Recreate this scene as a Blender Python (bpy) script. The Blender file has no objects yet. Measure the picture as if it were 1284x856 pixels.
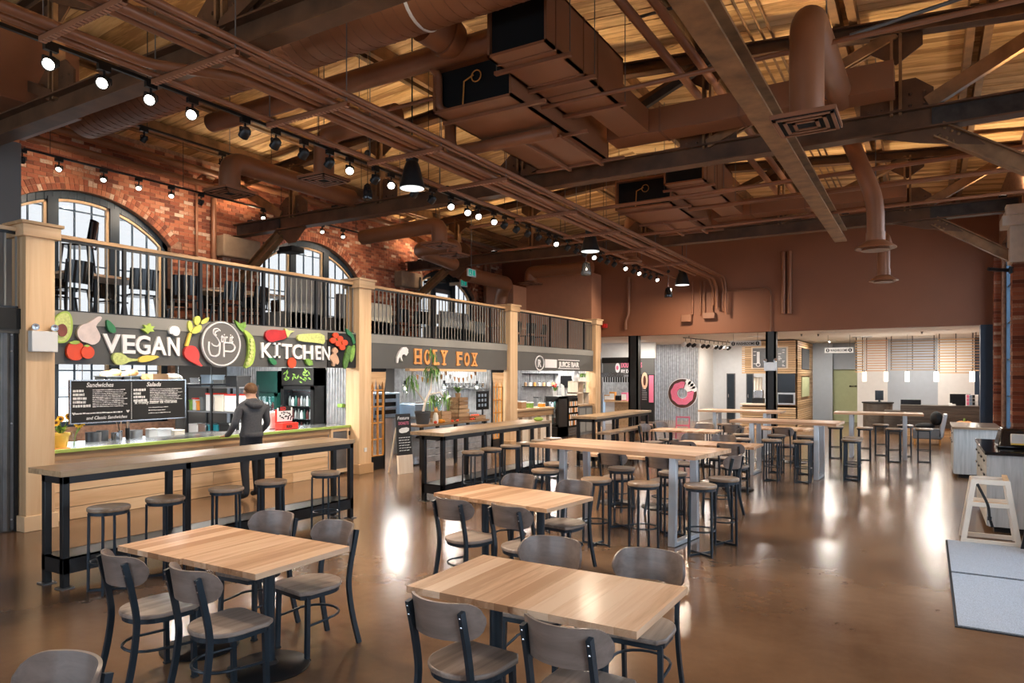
import bpy, bmesh, math, random
from mathutils import Vector, Matrix
random.seed(7)
SC = bpy.context.scene
COL = SC.collection
PI = math.pi
R = math.radians

# ------------------------------------------------------------------ camera
CAM_F = 870.0; CAM_TH = R(30.9); CAM_CX = 642.0; CAM_HY = 471.0; CAM_H = 1.9
cam_data = bpy.data.cameras.new('camera')
cam_data.sensor_width = 36.0
cam_data.lens = 36.0 * CAM_F / 1284.0
cam_data.shift_y = (CAM_HY - 428.0) / 1284.0
cam_data.clip_start = 0.05
cam = bpy.data.objects.new('camera', cam_data)
COL.objects.link(cam)
cam.location = (0, 0, CAM_H)
cam.rotation_euler = (R(90), 0, CAM_TH)
SC.camera = cam

# ------------------------------------------------------------------ world, exposure
SC.view_settings.view_transform = 'Standard'
SC.view_settings.look = 'None'
SC.view_settings.gamma = 1.0
SC.view_settings.use_curve_mapping = False
SC.view_settings.exposure = 0.1
world = bpy.data.worlds.new('sky')
SC.world = world
world.use_nodes = True
wn = world.node_tree
wn.nodes['Background'].inputs['Color'].default_value = (0.87, 0.935, 1.0, 1)
wn.nodes['Background'].inputs['Strength'].default_value = 4.7

def add_light(name, kind, loc, power, color=(1, 0.86, 0.7), size=0.3, size_y=None, target=None, spot=None, blend=0.5, spread=None):
    d = bpy.data.lights.new(name, kind)
    d.energy = power
    d.color = color
    if kind == 'AREA':
        d.shape = 'RECTANGLE' if size_y else 'DISK'
        d.size = size
        if size_y: d.size_y = size_y
        if spread: d.spread = spread
    else:
        d.shadow_soft_size = size
    if kind == 'SPOT':
        d.spot_size = spot or R(60); d.spot_blend = blend
    o = bpy.data.objects.new(name, d)
    COL.objects.link(o)
    o.location = loc
    if target is not None:
        o.rotation_euler = (Vector(target) - Vector(loc)).to_track_quat('-Z', 'Y').to_euler()
    return o

# daylight: portals that steer the sky's own light in through the tall right-hand windows
def portal(loc, sx, sy, target):
    o = add_light('window_portal', 'AREA', loc, 1.0, (1, 1, 1), sx, sy, target)
    o.data.cycles.is_portal = True
    return o
for yc in (1.4, 7.35, 13.3, -4.5):
    portal((1.75, yc, 2.9), 3.6, 4.2, (0, yc, 2.9))
for xc in (-7.4, -3.1, -11.6):
    portal((xc, -6.65, 2.75), 3.4, 4.8, (xc, 0, 2.75))
for yc in (7.13, 12.72, 18.5):
    portal((-13.75, yc, 4.0), 3.2, 2.4, (-12, yc, 4.0))

# ------------------------------------------------------------------ picture to place
_s, _c = math.sin(CAM_TH), math.cos(CAM_TH)
def ray(px, py):
    a = (px - CAM_CX) / CAM_F
    return Vector((a * _c - _s, a * _s + _c, -(py - CAM_HY) / CAM_F))
def onz(px, py, z=0.0):
    d = ray(px, py); t = (z - CAM_H) / d.z
    return Vector((d.x * t, d.y * t, z))
def onx(px, py, x):
    d = ray(px, py); t = x / d.x
    return Vector((x, d.y * t, CAM_H + d.z * t))
def ony(px, py, y):
    d = ray(px, py); t = y / d.y
    return Vector((d.x * t, y, CAM_H + d.z * t))

# ------------------------------------------------------------------ materials
MATS = {}
def _nt(name):
    m = bpy.data.materials.new(name); m.use_nodes = True
    nt = m.node_tree; b = nt.nodes['Principled BSDF']
    MATS[name] = m
    return m, nt, b
def _n(nt, t, **kw):
    n = nt.nodes.new(t)
    for k, v in kw.items():
        if k in n.inputs: n.inputs[k].default_value = v
        else: setattr(n, k, v)
    return n
def _ramp(nt, fac, stops):
    r = nt.nodes.new('ShaderNodeValToRGB')
    el = r.color_ramp.elements
    while len(el) < len(stops): el.new(0.5)
    for e, (p, c) in zip(el, stops):
        e.position = p; e.color = (*c, 1)
    nt.links.new(fac, r.inputs['Fac'])
    return r.outputs['Color']
def plain(name, col, rough=0.5, metal=0.0, var=0.0, scale=6.0, bump=0.0, coat=0.0, emit=0.0, ecol=None, spec=None):
    m, nt, b = _nt(name)
    b.inputs['Roughness'].default_value = rough
    b.inputs['Metallic'].default_value = metal
    if spec is not None: b.inputs['Specular IOR Level'].default_value = spec
    if coat: b.inputs['Coat Weight'].default_value = coat; b.inputs['Coat Roughness'].default_value = 0.12
    tc = _n(nt, 'ShaderNodeTexCoord')
    nz = _n(nt, 'ShaderNodeTexNoise', Scale=scale, Detail=4.0)
    nt.links.new(tc.outputs['Object'], nz.inputs['Vector'])
    v = max(var, 0.03)
    c0 = tuple(max(0, x * (1 - v)) for x in col); c1 = tuple(min(1, x * (1 + v)) for x in col)
    nt.links.new(_ramp(nt, nz.outputs['Fac'], [(0.3, c0), (0.7, c1)]), b.inputs['Base Color'])
    if bump:
        bp = _n(nt, 'ShaderNodeBump', Strength=bump, Distance=0.01)
        nt.links.new(nz.outputs['Fac'], bp.inputs['Height'])
        nt.links.new(bp.outputs['Normal'], b.inputs['Normal'])
    if emit:
        b.inputs['Emission Color'].default_value = (*(ecol or col), 1)
        b.inputs['Emission Strength'].default_value = emit
    return m
def wood(name, c0, c1, c2, axis='Y', rough=0.4, grain=22.0, coat=0.0, rnd=0.35, world=False, stretch=0.06):
    """long grain along an axis; every board gets its own tint from its object's random number"""
    m, nt, b = _nt(name)
    b.inputs['Roughness'].default_value = rough
    if coat: b.inputs['Coat Weight'].default_value = coat; b.inputs['Coat Roughness'].default_value = 0.15
    tc = _n(nt, 'ShaderNodeTexCoord'); oi = _n(nt, 'ShaderNodeObjectInfo')
    mp = _n(nt, 'ShaderNodeMapping')
    sc = {'X': (stretch, 1, 1), 'Y': (1, stretch, 1), 'Z': (1, 1, stretch)}[axis]
    mp.inputs['Scale'].default_value = sc
    add = _n(nt, 'ShaderNodeVectorMath', operation='ADD')
    mul = _n(nt, 'ShaderNodeMath', operation='MULTIPLY'); mul.inputs[1].default_value = 37.0
    nt.links.new(oi.outputs['Random'], mul.inputs[0])
    cmb = _n(nt, 'ShaderNodeCombineXYZ')
    for k in 'XYZ': nt.links.new(mul.outputs[0], cmb.inputs[k])
    nt.links.new(tc.outputs['Object'], add.inputs[0]); nt.links.new(cmb.outputs[0], add.inputs[1])
    nt.links.new(add.outputs[0], mp.inputs['Vector'])
    nz = _n(nt, 'ShaderNodeTexNoise', Scale=grain, Detail=5.0, Roughness=0.62, Distortion=0.4)
    nt.links.new(mp.outputs[0], nz.inputs['Vector'])
    mix = _n(nt, 'ShaderNodeMath', operation='MULTIPLY_ADD')
    nt.links.new(oi.outputs['Random'], mix.inputs[0]); mix.inputs[1].default_value = rnd
    ad2 = _n(nt, 'ShaderNodeMath', operation='SUBTRACT'); ad2.inputs[1].default_value = rnd / 2
    nt.links.new(nz.outputs['Fac'], mix.inputs[2]); nt.links.new(mix.outputs[0], ad2.inputs[0])
    nt.links.new(_ramp(nt, ad2.outputs[0], [(0.28, c0), (0.5, c1), (0.74, c2)]), b.inputs['Base Color'])
    bp = _n(nt, 'ShaderNodeBump', Strength=0.12, Distance=0.004)
    nt.links.new(nz.outputs['Fac'], bp.inputs['Height']); nt.links.new(bp.outputs['Normal'], b.inputs['Normal'])
    return m
def rndcol(name, stops, rough=0.8, bump=0.3, scale=30.0, noise=0.3):
    m, nt, b = _nt(name)
    b.inputs['Roughness'].default_value = rough
    oi = _n(nt, 'ShaderNodeObjectInfo'); geo = _n(nt, 'ShaderNodeNewGeometry'); tc = _n(nt, 'ShaderNodeTexCoord')
    nz = _n(nt, 'ShaderNodeTexNoise', Scale=scale, Detail=4.0)
    nz2 = _n(nt, 'ShaderNodeTexNoise', Scale=0.9, Detail=3.0)
    nt.links.new(tc.outputs['Object'], nz.inputs['Vector']); nt.links.new(tc.outputs['Object'], nz2.inputs['Vector'])
    a = _n(nt, 'ShaderNodeMath', operation='ADD'); nt.links.new(oi.outputs['Random'], a.inputs[0]); nt.links.new(geo.outputs['Random Per Island'], a.inputs[1])
    f = _n(nt, 'ShaderNodeMath', operation='FRACT'); nt.links.new(a.outputs[0], f.inputs[0])
    g = _n(nt, 'ShaderNodeMath', operation='MULTIPLY_ADD'); nt.links.new(nz.outputs['Fac'], g.inputs[0]); g.inputs[1].default_value = noise; nt.links.new(f.outputs[0], g.inputs[2])
    h = _n(nt, 'ShaderNodeMath', operation='SUBTRACT'); nt.links.new(g.outputs[0], h.inputs[0]); h.inputs[1].default_value = noise / 2
    nt.links.new(_ramp(nt, h.outputs[0], stops), b.inputs['Base Color'])
    bp = _n(nt, 'ShaderNodeBump', Strength=bump, Distance=0.006)
    nt.links.new(nz.outputs['Fac'], bp.inputs['Height']); nt.links.new(bp.outputs['Normal'], b.inputs['Normal'])
    return m

def floor_mat():
    m, nt, b = _nt('polished_concrete')
    tc = _n(nt, 'ShaderNodeTexCoord')
    n1 = _n(nt, 'ShaderNodeTexNoise', Scale=0.55, Detail=6.0, Roughness=0.6)
    n2 = _n(nt, 'ShaderNodeTexNoise', Scale=9.0, Detail=6.0, Roughness=0.7)
    n3 = _n(nt, 'ShaderNodeTexNoise', Scale=220.0, Detail=2.0)
    for n in (n1, n2, n3): nt.links.new(tc.outputs['Object'], n.inputs['Vector'])
    a = _n(nt, 'ShaderNodeMath', operation='MULTIPLY_ADD'); a.inputs[1].default_value = 0.14
    nt.links.new(n2.outputs['Fac'], a.inputs[0]); nt.links.new(n1.outputs['Fac'], a.inputs[2])
    col = _ramp(nt, a.outputs[0], [(0.40, (0.115, 0.062, 0.032)), (0.58, (0.180, 0.100, 0.052)), (0.78, (0.25, 0.148, 0.080))])
    sp = _ramp(nt, n3.outputs['Fac'], [(0.70, (0, 0, 0)), (0.76, (1, 1, 1))])
    mx = _n(nt, 'ShaderNodeMixRGB'); mx.inputs[2].default_value = (0.40, 0.30, 0.22, 1)
    nt.links.new(sp, mx.inputs[0]); nt.links.new(col, mx.inputs[1])
    nt.links.new(mx.outputs[0], b.inputs['Base Color'])
    rr = _n(nt, 'ShaderNodeMapRange'); rr.inputs['To Min'].default_value = 0.15; rr.inputs['To Max'].default_value = 0.25
    nt.links.new(n1.outputs['Fac'], rr.inputs['Value']); nt.links.new(rr.outputs[0], b.inputs['Roughness'])
    b.inputs['IOR'].default_value = 1.55
floor_mat()
def glass_mat(name, tint, gloss=0.05):
    m, nt, b = _nt(name)
    nt.nodes.remove(b)
    out = nt.nodes['Material Output']
    tr = _n(nt, 'ShaderNodeBsdfTransparent'); tr.inputs[0].default_value = (*tint, 1)
    gl = _n(nt, 'ShaderNodeBsdfGlossy'); gl.inputs['Roughness'].default_value = 0.03
    mx = _n(nt, 'ShaderNodeMixShader')
    mx.inputs[0].default_value = gloss; nt.links.new(tr.outputs[0], mx.inputs[1]); nt.links.new(gl.outputs[0], mx.inputs[2])
    nt.links.new(mx.outputs[0], out.inputs['Surface'])
    return m
glass_mat('clear_glass', (0.95, 0.97, 0.97))
glass_mat('sky_dimming_glass', (0.47, 0.465, 0.46))  # tint added to dim the bright sky behind the left panes
glass_mat('pane_glass', (0.9, 0.95, 1.0))
def stripes(name, c0, c1, scale, axis, rough=0.6):
    """flat rows of boards too far off to pick apart"""
    m, nt, b = _nt(name)
    b.inputs['Roughness'].default_value = rough
    tc = _n(nt, 'ShaderNodeTexCoord'); w = _n(nt, 'ShaderNodeTexNoise', Scale=scale, Detail=3.0)
    mp = _n(nt, 'ShaderNodeMapping'); mp.inputs['Scale'].default_value = {'X': (1, .03, .03), 'Y': (.03, 1, .03), 'Z': (.03, .03, 1)}[axis]
    nt.links.new(tc.outputs['Object'], mp.inputs[0]); nt.links.new(mp.outputs[0], w.inputs['Vector'])
    nt.links.new(_ramp(nt, w.outputs['Fac'], [(0.35, c0), (0.65, c1)]), b.inputs['Base Color'])
    return m

wood('maple', (0.50, 0.265, 0.13), (0.70, 0.43, 0.25), (0.80, 0.55, 0.36), 'Y', 0.42, 16, coat=0.12, rnd=0.55)
wood('maple_x', (0.50, 0.265, 0.13), (0.70, 0.43, 0.25), (0.80, 0.55, 0.36), 'X', 0.42, 16, coat=0.12, rnd=0.3)
wood('oak_bar', (0.36, 0.22, 0.11), (0.52, 0.34, 0.18), (0.62, 0.43, 0.25), 'Y', 0.4, 20, coat=0.15)
wood('pine_post', (0.60, 0.37, 0.19), (0.74, 0.49, 0.27), (0.80, 0.57, 0.34), 'Z', 0.5, 9, rnd=0.15)
wood('pine_y', (0.55, 0.33, 0.16), (0.72, 0.47, 0.26), (0.80, 0.57, 0.34), 'Y', 0.5, 9, rnd=0.6)
wood('deck', (0.40, 0.21, 0.075), (0.72, 0.43, 0.18), (0.88, 0.60, 0.30), 'X', 0.7, 11, rnd=0.5, stretch=0.12)
wood('grey_wood', (0.16, 0.12, 0.095), (0.31, 0.24, 0.195), (0.45, 0.365, 0.30), 'Y', 0.4, 14, coat=0.2, rnd=0.25)
wood('grey_back', (0.145, 0.108, 0.088), (0.205, 0.155, 0.128), (0.26, 0.20, 0.168), 'X', 0.38, 18, coat=0.25, rnd=0.15)
wood('stool_wood', (0.22, 0.14, 0.08), (0.38, 0.26, 0.165), (0.47, 0.34, 0.23), 'X', 0.35, 14, coat=0.25, rnd=0.3)
wood('old_wood', (0.20, 0.11, 0.05), (0.36, 0.21, 0.10), (0.48, 0.31, 0.16), 'Y', 0.6, 14, rnd=0.5)
wood('dark_wood', (0.045, 0.035, 0.028), (0.085, 0.066, 0.052), (0.125, 0.10, 0.08), 'X', 0.45, 12, rnd=0.2)
wood('pale_laminate', (0.36, 0.37, 0.36), (0.48, 0.49, 0.48), (0.58, 0.58, 0.57), 'Z', 0.45, 30, rnd=0.1)
wood('slat_wood', (0.50, 0.30, 0.14), (0.68, 0.44, 0.23), (0.78, 0.55, 0.32), 'X', 0.5, 12, rnd=0.4)
wood('slat_dark', (0.16, 0.085, 0.04), (0.28, 0.16, 0.08), (0.38, 0.23, 0.12), 'X', 0.5, 12, rnd=0.4)
wood('birch', (0.70, 0.55, 0.40), (0.80, 0.67, 0.52), (0.86, 0.75, 0.62), 'Z', 0.45, 9, rnd=0.15)
rndcol('brick', [(0.0, (0.13, 0.035, 0.018)), (0.35, (0.28, 0.075, 0.034)), (0.62, (0.36, 0.11, 0.05)), (0.88, (0.42, 0.16, 0.08)), (1.0, (0.52, 0.38, 0.28))])
plain('mortar', (0.30, 0.16, 0.10), 0.95, var=0.3, scale=14, bump=0.3)
plain('stone', (0.30, 0.20, 0.125), 0.9, var=0.15, scale=5, bump=0.3)
plain('stone_pale', (0.70, 0.63, 0.54), 0.8, var=0.1)
plain('steel_brown', (0.12, 0.056, 0.026), 0.5, 0.25, var=0.35, scale=3, bump=0.1)
plain('steel_rust', (0.26, 0.135, 0.058), 0.5, 0.2, var=0.4, scale=4, bump=0.1)
plain('steel_dark', (0.05, 0.04, 0.034), 0.5, 0.4, var=0.4, scale=6)
plain('brown_paint', (0.215, 0.090, 0.045), 0.5, var=0.08, scale=1.5)
plain('brown_pipe', (0.255, 0.10, 0.046), 0.42, 0.1, var=0.12, scale=3)
plain('brown_duct', (0.265, 0.108, 0.050), 0.42, 0.15, var=0.08, scale=2)
plain('brown_wall', (0.225, 0.083, 0.038), 0.6, var=0.06, scale=0.8)
plain('peach_panel', (0.42, 0.19, 0.105), 0.6, var=0.04)
plain('galv', (0.46, 0.47, 0.48), 0.38, 0.75, var=0.2, scale=8)
plain('galv_dark', (0.17, 0.17, 0.17), 0.42, 0.55, var=0.15, scale=6)
plain('stainless', (0.55, 0.56, 0.57), 0.25, 0.95, var=0.12, scale=3)
plain('aluminium', (0.62, 0.64, 0.66), 0.35, 0.6, var=0.06)
plain('black_metal', (0.018, 0.018, 0.019), 0.36, 0.3, var=0.2)
plain('black_matte', (0.012, 0.012, 0.012), 0.75, var=0.2)
plain('hollow_shade', (0.004, 0.004, 0.004), 0.95)  # flat black for plates that imitate the dark hollow of ducts
plain('black_gloss', (0.012, 0.012, 0.013), 0.12, var=0.1)
plain('blue_black', (0.018, 0.030, 0.042), 0.38, 0.2, var=0.15)
plain('window_blue', (0.035, 0.075, 0.12), 0.45, var=0.1)
plain('fascia_grey', (0.092, 0.089, 0.082), 0.5, var=0.06, scale=2)
plain('fascia_trim', (0.25, 0.24, 0.215), 0.5, var=0.06, scale=2)
plain('partition_grey', (0.16, 0.153, 0.145), 0.65, var=0.06, scale=1)
plain('slab', (0.10, 0.095, 0.085), 0.8, var=0.1)
plain('white_paint', (0.78, 0.77, 0.75), 0.6, var=0.02)
plain('cool_white', (0.70, 0.73, 0.76), 0.6, var=0.02)
plain('ceiling_white', (0.80, 0.77, 0.72), 0.8, var=0.02)
plain('green_wall', (0.52, 0.56, 0.32), 0.6, var=0.04)
plain('blue_grey_wall', (0.42, 0.47, 0.53), 0.6, var=0.03)
plain('navy_paint', (0.022, 0.045, 0.085), 0.5, var=0.08)
plain('letter_white', (0.85, 0.83, 0.82), 0.5, var=0.02)
plain('letter_edge', (0.10, 0.10, 0.10), 0.6)
plain('sign_plastic', (0.76, 0.75, 0.72), 0.4, var=0.02)
plain('white_plastic', (0.8, 0.8, 0.78), 0.4, var=0.03)
plain('chalk_black', (0.016, 0.015, 0.014), 0.7, var=0.25, scale=4)
plain('chalk', (0.78, 0.77, 0.74), 0.9)
plain('lime', (0.36, 0.48, 0.10), 0.45, var=0.1)
plain('grey_fabric', (0.20, 0.20, 0.20), 0.9, var=0.1, scale=60, bump=0.2)
plain('cream_fabric', (0.62, 0.55, 0.43), 0.9, var=0.05)
plain('mat_grey', (0.40, 0.45, 0.52), 0.95, var=0.35, scale=170, bump=0.5)
plain('mat_edge', (0.03, 0.035, 0.04), 0.8)
plain('rubber', (0.02, 0.02, 0.02), 0.8)
plain('leaf', (0.10, 0.22, 0.045), 0.5, var=0.4, scale=20)
plain('leaf_bright', (0.22, 0.42, 0.07), 0.5, var=0.3, scale=20)
plain('leaf_deep', (0.03, 0.20, 0.075), 0.5, var=0.2)
plain('yellow_green', (0.62, 0.62, 0.12), 0.5, var=0.15)
plain('pale_green', (0.60, 0.66, 0.22), 0.5, var=0.2, scale=30)
plain('pea_green', (0.42, 0.58, 0.10), 0.5, var=0.15)
plain('tomato', (0.80, 0.075, 0.015), 0.4, var=0.1)
plain('beet', (0.70, 0.06, 0.05), 0.45, var=0.15)
plain('eggplant', (0.45, 0.018, 0.018), 0.4, var=0.2)
plain('garlic', (0.72, 0.60, 0.56), 0.6, var=0.12, scale=9)
plain('pit', (0.22, 0.05, 0.025), 0.4, var=0.3)
plain('orange', (0.85, 0.30, 0.02), 0.5, var=0.1)
plain('orange_wood', (0.62, 0.27, 0.055), 0.45, var=0.15, scale=9)
plain('carrot_yellow', (0.86, 0.62, 0.10), 0.5, var=0.1)
plain('mushroom', (0.70, 0.42, 0.27), 0.6, var=0.12)
plain('bread', (0.58, 0.32, 0.12), 0.8, var=0.35, scale=14, bump=0.4)
plain('cardboard', (0.42, 0.25, 0.13), 0.85, var=0.06)
plain('bin_grey', (0.13, 0.14, 0.14), 0.5, var=0.05)
plain('yellow_pot', (0.80, 0.55, 0.10), 0.4, var=0.05)
plain('sunflower', (0.90, 0.50, 0.02), 0.6, var=0.1)
plain('seed_brown', (0.12, 0.05, 0.015), 0.8)
plain('stem_green', (0.22, 0.36, 0.08), 0.5, var=0.2)
plain('red_plastic', (0.70, 0.035, 0.02), 0.35, var=0.05)
plain('teal', (0.02, 0.24, 0.30), 0.4, var=0.05)
plain('dark_green', (0.012, 0.075, 0.062), 0.4, var=0.1)
plain('pink', (0.72, 0.17, 0.27), 0.5, var=0.03)
plain('choc', (0.075, 0.028, 0.018), 0.5, var=0.1)
plain('cream', (0.82, 0.76, 0.64), 0.55, var=0.04)
plain('skin', (0.56, 0.31, 0.20), 0.5, var=0.05)
plain('hair', (0.16, 0.075, 0.03), 0.7, var=0.3, scale=60, bump=0.4)
plain('hoodie', (0.075, 0.076, 0.082), 0.9, var=0.12, scale=40, bump=0.15)
plain('trousers', (0.020, 0.022, 0.028), 0.85, var=0.15)
plain('terracotta_dark', (0.055, 0.055, 0.055), 0.6, var=0.1)
plain('screen_black', (0.008, 0.008, 0.009), 0.15)
plain('steel_blue', (0.33, 0.42, 0.52), 0.35, 0.7, var=0.1)
plain('high_chair_wood', (0.80, 0.70, 0.58), 0.45, var=0.06)
plain('orange_fox', (0.75, 0.33, 0.10), 0.5, var=0.12, scale=12)
plain('exit_green', (0.0, 0.32, 0.24), 0.4, emit=0.5, ecol=(0.0, 0.4, 0.3))
plain('maroon', (0.10, 0.02, 0.02), 0.35, var=0.1)
plain('red_alarm', (0.55, 0.02, 0.02), 0.4)
def emit(name, col, st):
    m, nt, b = _nt(name)
    nt.nodes.remove(b)
    e = _n(nt, 'ShaderNodeEmission'); e.inputs[0].default_value = (*col, 1); e.inputs[1].default_value = st
    nt.links.new(e.outputs[0], nt.nodes['Material Output'].inputs['Surface'])
emit('lamp_face', (1, 0.93, 0.82), 12.0)
emit('lamp_soft', (1, 0.9, 0.75), 4.0)
emit('bell_lens', (0.95, 0.98, 0.95), 1.6)
emit('panel_light', (1, 0.95, 0.88), 4.0)
emit('lit_case', (0.9, 0.95, 1.0), 0.9)
# ------------------------------------------------------------------ mesh helpers
def wloc(o):
    v = Vector((0, 0, 0))
    while o is not None:
        v = v + o.location; o = o.parent
    return v
def tag(o, label=None, cat=None, group=None, kind=None):
    if label: o['label'] = label
    if cat: o['category'] = cat
    if group: o['group'] = group
    if kind: o['kind'] = kind
    return o
def thing(name, label, cat, loc=(0, 0, 0), rotz=0.0, group=None, kind=None):
    o = bpy.data.objects.new(name, None); COL.objects.link(o)
    o.empty_display_size = 0.1
    o.location = loc; o.rotation_euler = (0, 0, rotz)
    return tag(o, label, cat, group, kind)
def dup(root, loc, rotz, label=None, group=None, scale=None):
    def rec(o, par):
        c = o.copy(); COL.objects.link(c); c.parent = par
        for ch in o.children: rec(ch, c)
        return c
    r = rec(root, None)
    r.location = loc; r.rotation_euler = (0, 0, rotz)
    if scale: r.scale = (scale,) * 3
    if label: r['label'] = label
    if group: r['group'] = group
    return r
class MB:
    def __init__(s): s.v = []; s.f = []; s.mi = []; s.cur = 0
    def add(s, vs, fs):
        n = len(s.v); s.v.extend(Vector(p) for p in vs)
        for f in fs: s.f.append([i + n for i in f]); s.mi.append(s.cur)
        return s
    def slot(s, i): s.cur = i; return s
    def box(s, x0, x1, y0, y1, z0, z1):
        if x0 > x1: x0, x1 = x1, x0
        if y0 > y1: y0, y1 = y1, y0
        if z0 > z1: z0, z1 = z1, z0
        return s.add([(x0, y0, z0), (x1, y0, z0), (x1, y1, z0), (x0, y1, z0), (x0, y0, z1), (x1, y0, z1), (x1, y1, z1), (x0, y1, z1)],
                     [(0, 3, 2, 1), (4, 5, 6, 7), (0, 1, 5, 4), (1, 2, 6, 5), (2, 3, 7, 6), (3, 0, 4, 7)])
    def cbox(s, c, d): return s.box(c[0] - d[0] / 2, c[0] + d[0] / 2, c[1] - d[1] / 2, c[1] + d[1] / 2, c[2] - d[2] / 2, c[2] + d[2] / 2)
    def bar(s, p, q, w, h, up=(0, 0, 1), ext=0.0):
        """rectangular bar from p to q; w across, h along up"""
        p, q = Vector(p), Vector(q); d = (q - p).normalized()
        p = p - d * ext; q = q + d * ext
        u = Vector(up); a = d.cross(u)
        if a.length < 1e-5: a = d.cross(Vector((1, 0, 0)))
        a.normalize(); b = a.cross(d).normalized()
        a = a * w / 2; b = b * h / 2
        vs = [p - a - b, p + a - b, p + a + b, p - a + b, q - a - b, q + a - b, q + a + b, q - a + b]
        return s.add(vs, [(0, 1, 2, 3), (7, 6, 5, 4), (0, 4, 5, 1), (1, 5, 6, 2), (2, 6, 7, 3), (3, 7, 4, 0)])
    def cyl(s, p, q, r, n=12, r2=None, caps=True):
        p, q = Vector(p), Vector(q); d = (q - p).normalized()
        a = d.orthogonal().normalized(); b = d.cross(a)
        r2 = r if r2 is None else r2
        vs = []
        for c, rr in ((p, r), (q, r2)):
            for i in range(n):
                t = 2 * PI * i / n
                vs.append(c + a * math.cos(t) * rr + b * math.sin(t) * rr)
        fs = [(i, (i + 1) % n, n + (i + 1) % n, n + i) for i in range(n)]
        if caps: fs += [tuple(range(n - 1, -1, -1)), tuple(range(n, 2 * n))]
        return s.add(vs, fs)
    def tube(s, pts, r, n=10, closed=False, rs=None, caps=True):
        pts = [Vector(p) for p in pts]; m = len(pts)
        vs = []; prev = None
        for i, p in enumerate(pts):
            if closed: d = pts[(i + 1) % m] - pts[i - 1]
            else: d = pts[min(i + 1, m - 1)] - pts[max(i - 1, 0)]
            d.normalize()
            if prev is None: a = d.orthogonal().normalized()
            else:
                a = prev - d * prev.dot(d)
                a = a.normalized() if a.length > 1e-6 else d.orthogonal().normalized()
            prev = a; b = d.cross(a)
            rr = rs[i] if rs else r
            for k in range(n):
                t = 2 * PI * k / n
                vs.append(p + a * math.cos(t) * rr + b * math.sin(t) * rr)
        fs = []
        for i in range(m if closed else m - 1):
            j = (i + 1) % m
            for k in range(n):
                fs.append((i * n + k, i * n + (k + 1) % n, j * n + (k + 1) % n, j * n + k))
        if not closed and caps: fs += [tuple(range(n - 1, -1, -1)), tuple(range((m - 1) * n, m * n))]
        return s.add(vs, fs)
    def lathe(s, c, prof, n=20, axis=None):
        """prof: (radius, height) from c along axis (z by default)"""
        c = Vector(c); d = Vector(axis or (0, 0, 1)).normalized()
        a = d.orthogonal().normalized(); b = d.cross(a)
        vs = []
        for r, h in prof:
            for k in range(n):
                t = 2 * PI * k / n
                vs.append(c + d * h + a * math.cos(t) * r + b * math.sin(t) * r)
        fs = []
        for i in range(len(prof) - 1):
            for k in range(n):
                fs.append((i * n + k, i * n + (k + 1) % n, (i + 1) * n + (k + 1) % n, (i + 1) * n + k))
        if prof[0][0] > 1e-4: fs.append(tuple(range(n - 1, -1, -1)))
        if prof[-1][0] > 1e-4: fs.append(tuple(range((len(prof) - 1) * n, len(prof) * n)))
        return s.add(vs, fs)
    def ball(s, c, rx, ry=None, rz=None, n=12, m=8):
        ry = ry or rx; rz = rz or rx; c = Vector(c)
        vs = [c + Vector((0, 0, -rz))]
        for i in range(1, m):
            ph = -PI / 2 + PI * i / m
            for k in range(n):
                t = 2 * PI * k / n
                vs.append(c + Vector((rx * math.cos(ph) * math.cos(t), ry * math.cos(ph) * math.sin(t), rz * math.sin(ph))))
        vs.append(c + Vector((0, 0, rz)))
        fs = [(0, 1 + (k + 1) % n, 1 + k) for k in range(n)]
        for i in range(m - 2):
            for k in range(n):
                fs.append((1 + i * n + k, 1 + i * n + (k + 1) % n, 1 + (i + 1) * n + (k + 1) % n, 1 + (i + 1) * n + k))
        t = len(vs) - 1; o = 1 + (m - 2) * n
        fs += [(o + k, o + (k + 1) % n, t) for k in range(n)]
        return s.add(vs, fs)
    def prism(s, poly, o, u, v, depth, taper=1.0):
        """poly of (a,b) in the plane o + a*u + b*v, pushed along u x v by depth (front rim shrunk by taper for a rounded look)"""
        o, u, v = Vector(o), Vector(u), Vector(v); n = u.cross(v).normalized() * depth
        k = len(poly); cx = sum(p[0] for p in poly) / k; cy = sum(p[1] for p in poly) / k
        vs = [o + u * a + v * b for a, b in poly]
        vs += [o + u * (cx + (a - cx) * taper) + v * (cy + (b - cy) * taper) + n for a, b in poly]
        fs = [tuple(range(k - 1, -1, -1)), tuple(range(k, 2 * k))] + [(i, (i + 1) % k, k + (i + 1) % k, k + i) for i in range(k)]
        return s.add(vs, fs)
    def quad(s, a, b, c, d): return s.add([a, b, c, d], [(0, 1, 2, 3)])
    def mesh(s, name, mat, off=None, smooth=False):
        me = bpy.data.meshes.new(name)
        off = off or Vector((0, 0, 0))
        me.from_pydata([tuple(p - off) for p in s.v], [], s.f)
        mats = mat if isinstance(mat, (list, tuple)) else [mat]
        for m in mats: me.materials.append(MATS[m])
        if len(mats) > 1: me.polygons.foreach_set('material_index', s.mi)
        if smooth:
            me.polygons.foreach_set('use_smooth', [True] * len(me.polygons))
            me.update()
            try: me.set_sharp_from_angle(angle=R(40))
            except Exception: pass
        me.update()
        return me
    def build(s, name, mat, parent=None, label=None, cat=None, group=None, kind=None, smooth=False, bevel=0.0, org=None, seg=2):
        if parent is None:
            if org is None:
                lo = [min(p[i] for p in s.v) for i in range(3)]; hi = [max(p[i] for p in s.v) for i in range(3)]
                org = Vector(((lo[0] + hi[0]) / 2, (lo[1] + hi[1]) / 2, lo[2])) if kind != 'structure' else Vector((0, 0, 0))
            off = Vector(org)
        else: off = wloc(parent)
        o = bpy.data.objects.new(name, s.mesh(name, mat, off, smooth or bevel > 0))
        COL.objects.link(o)
        if parent is None: o.location = off
        else: o.parent = parent
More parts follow.
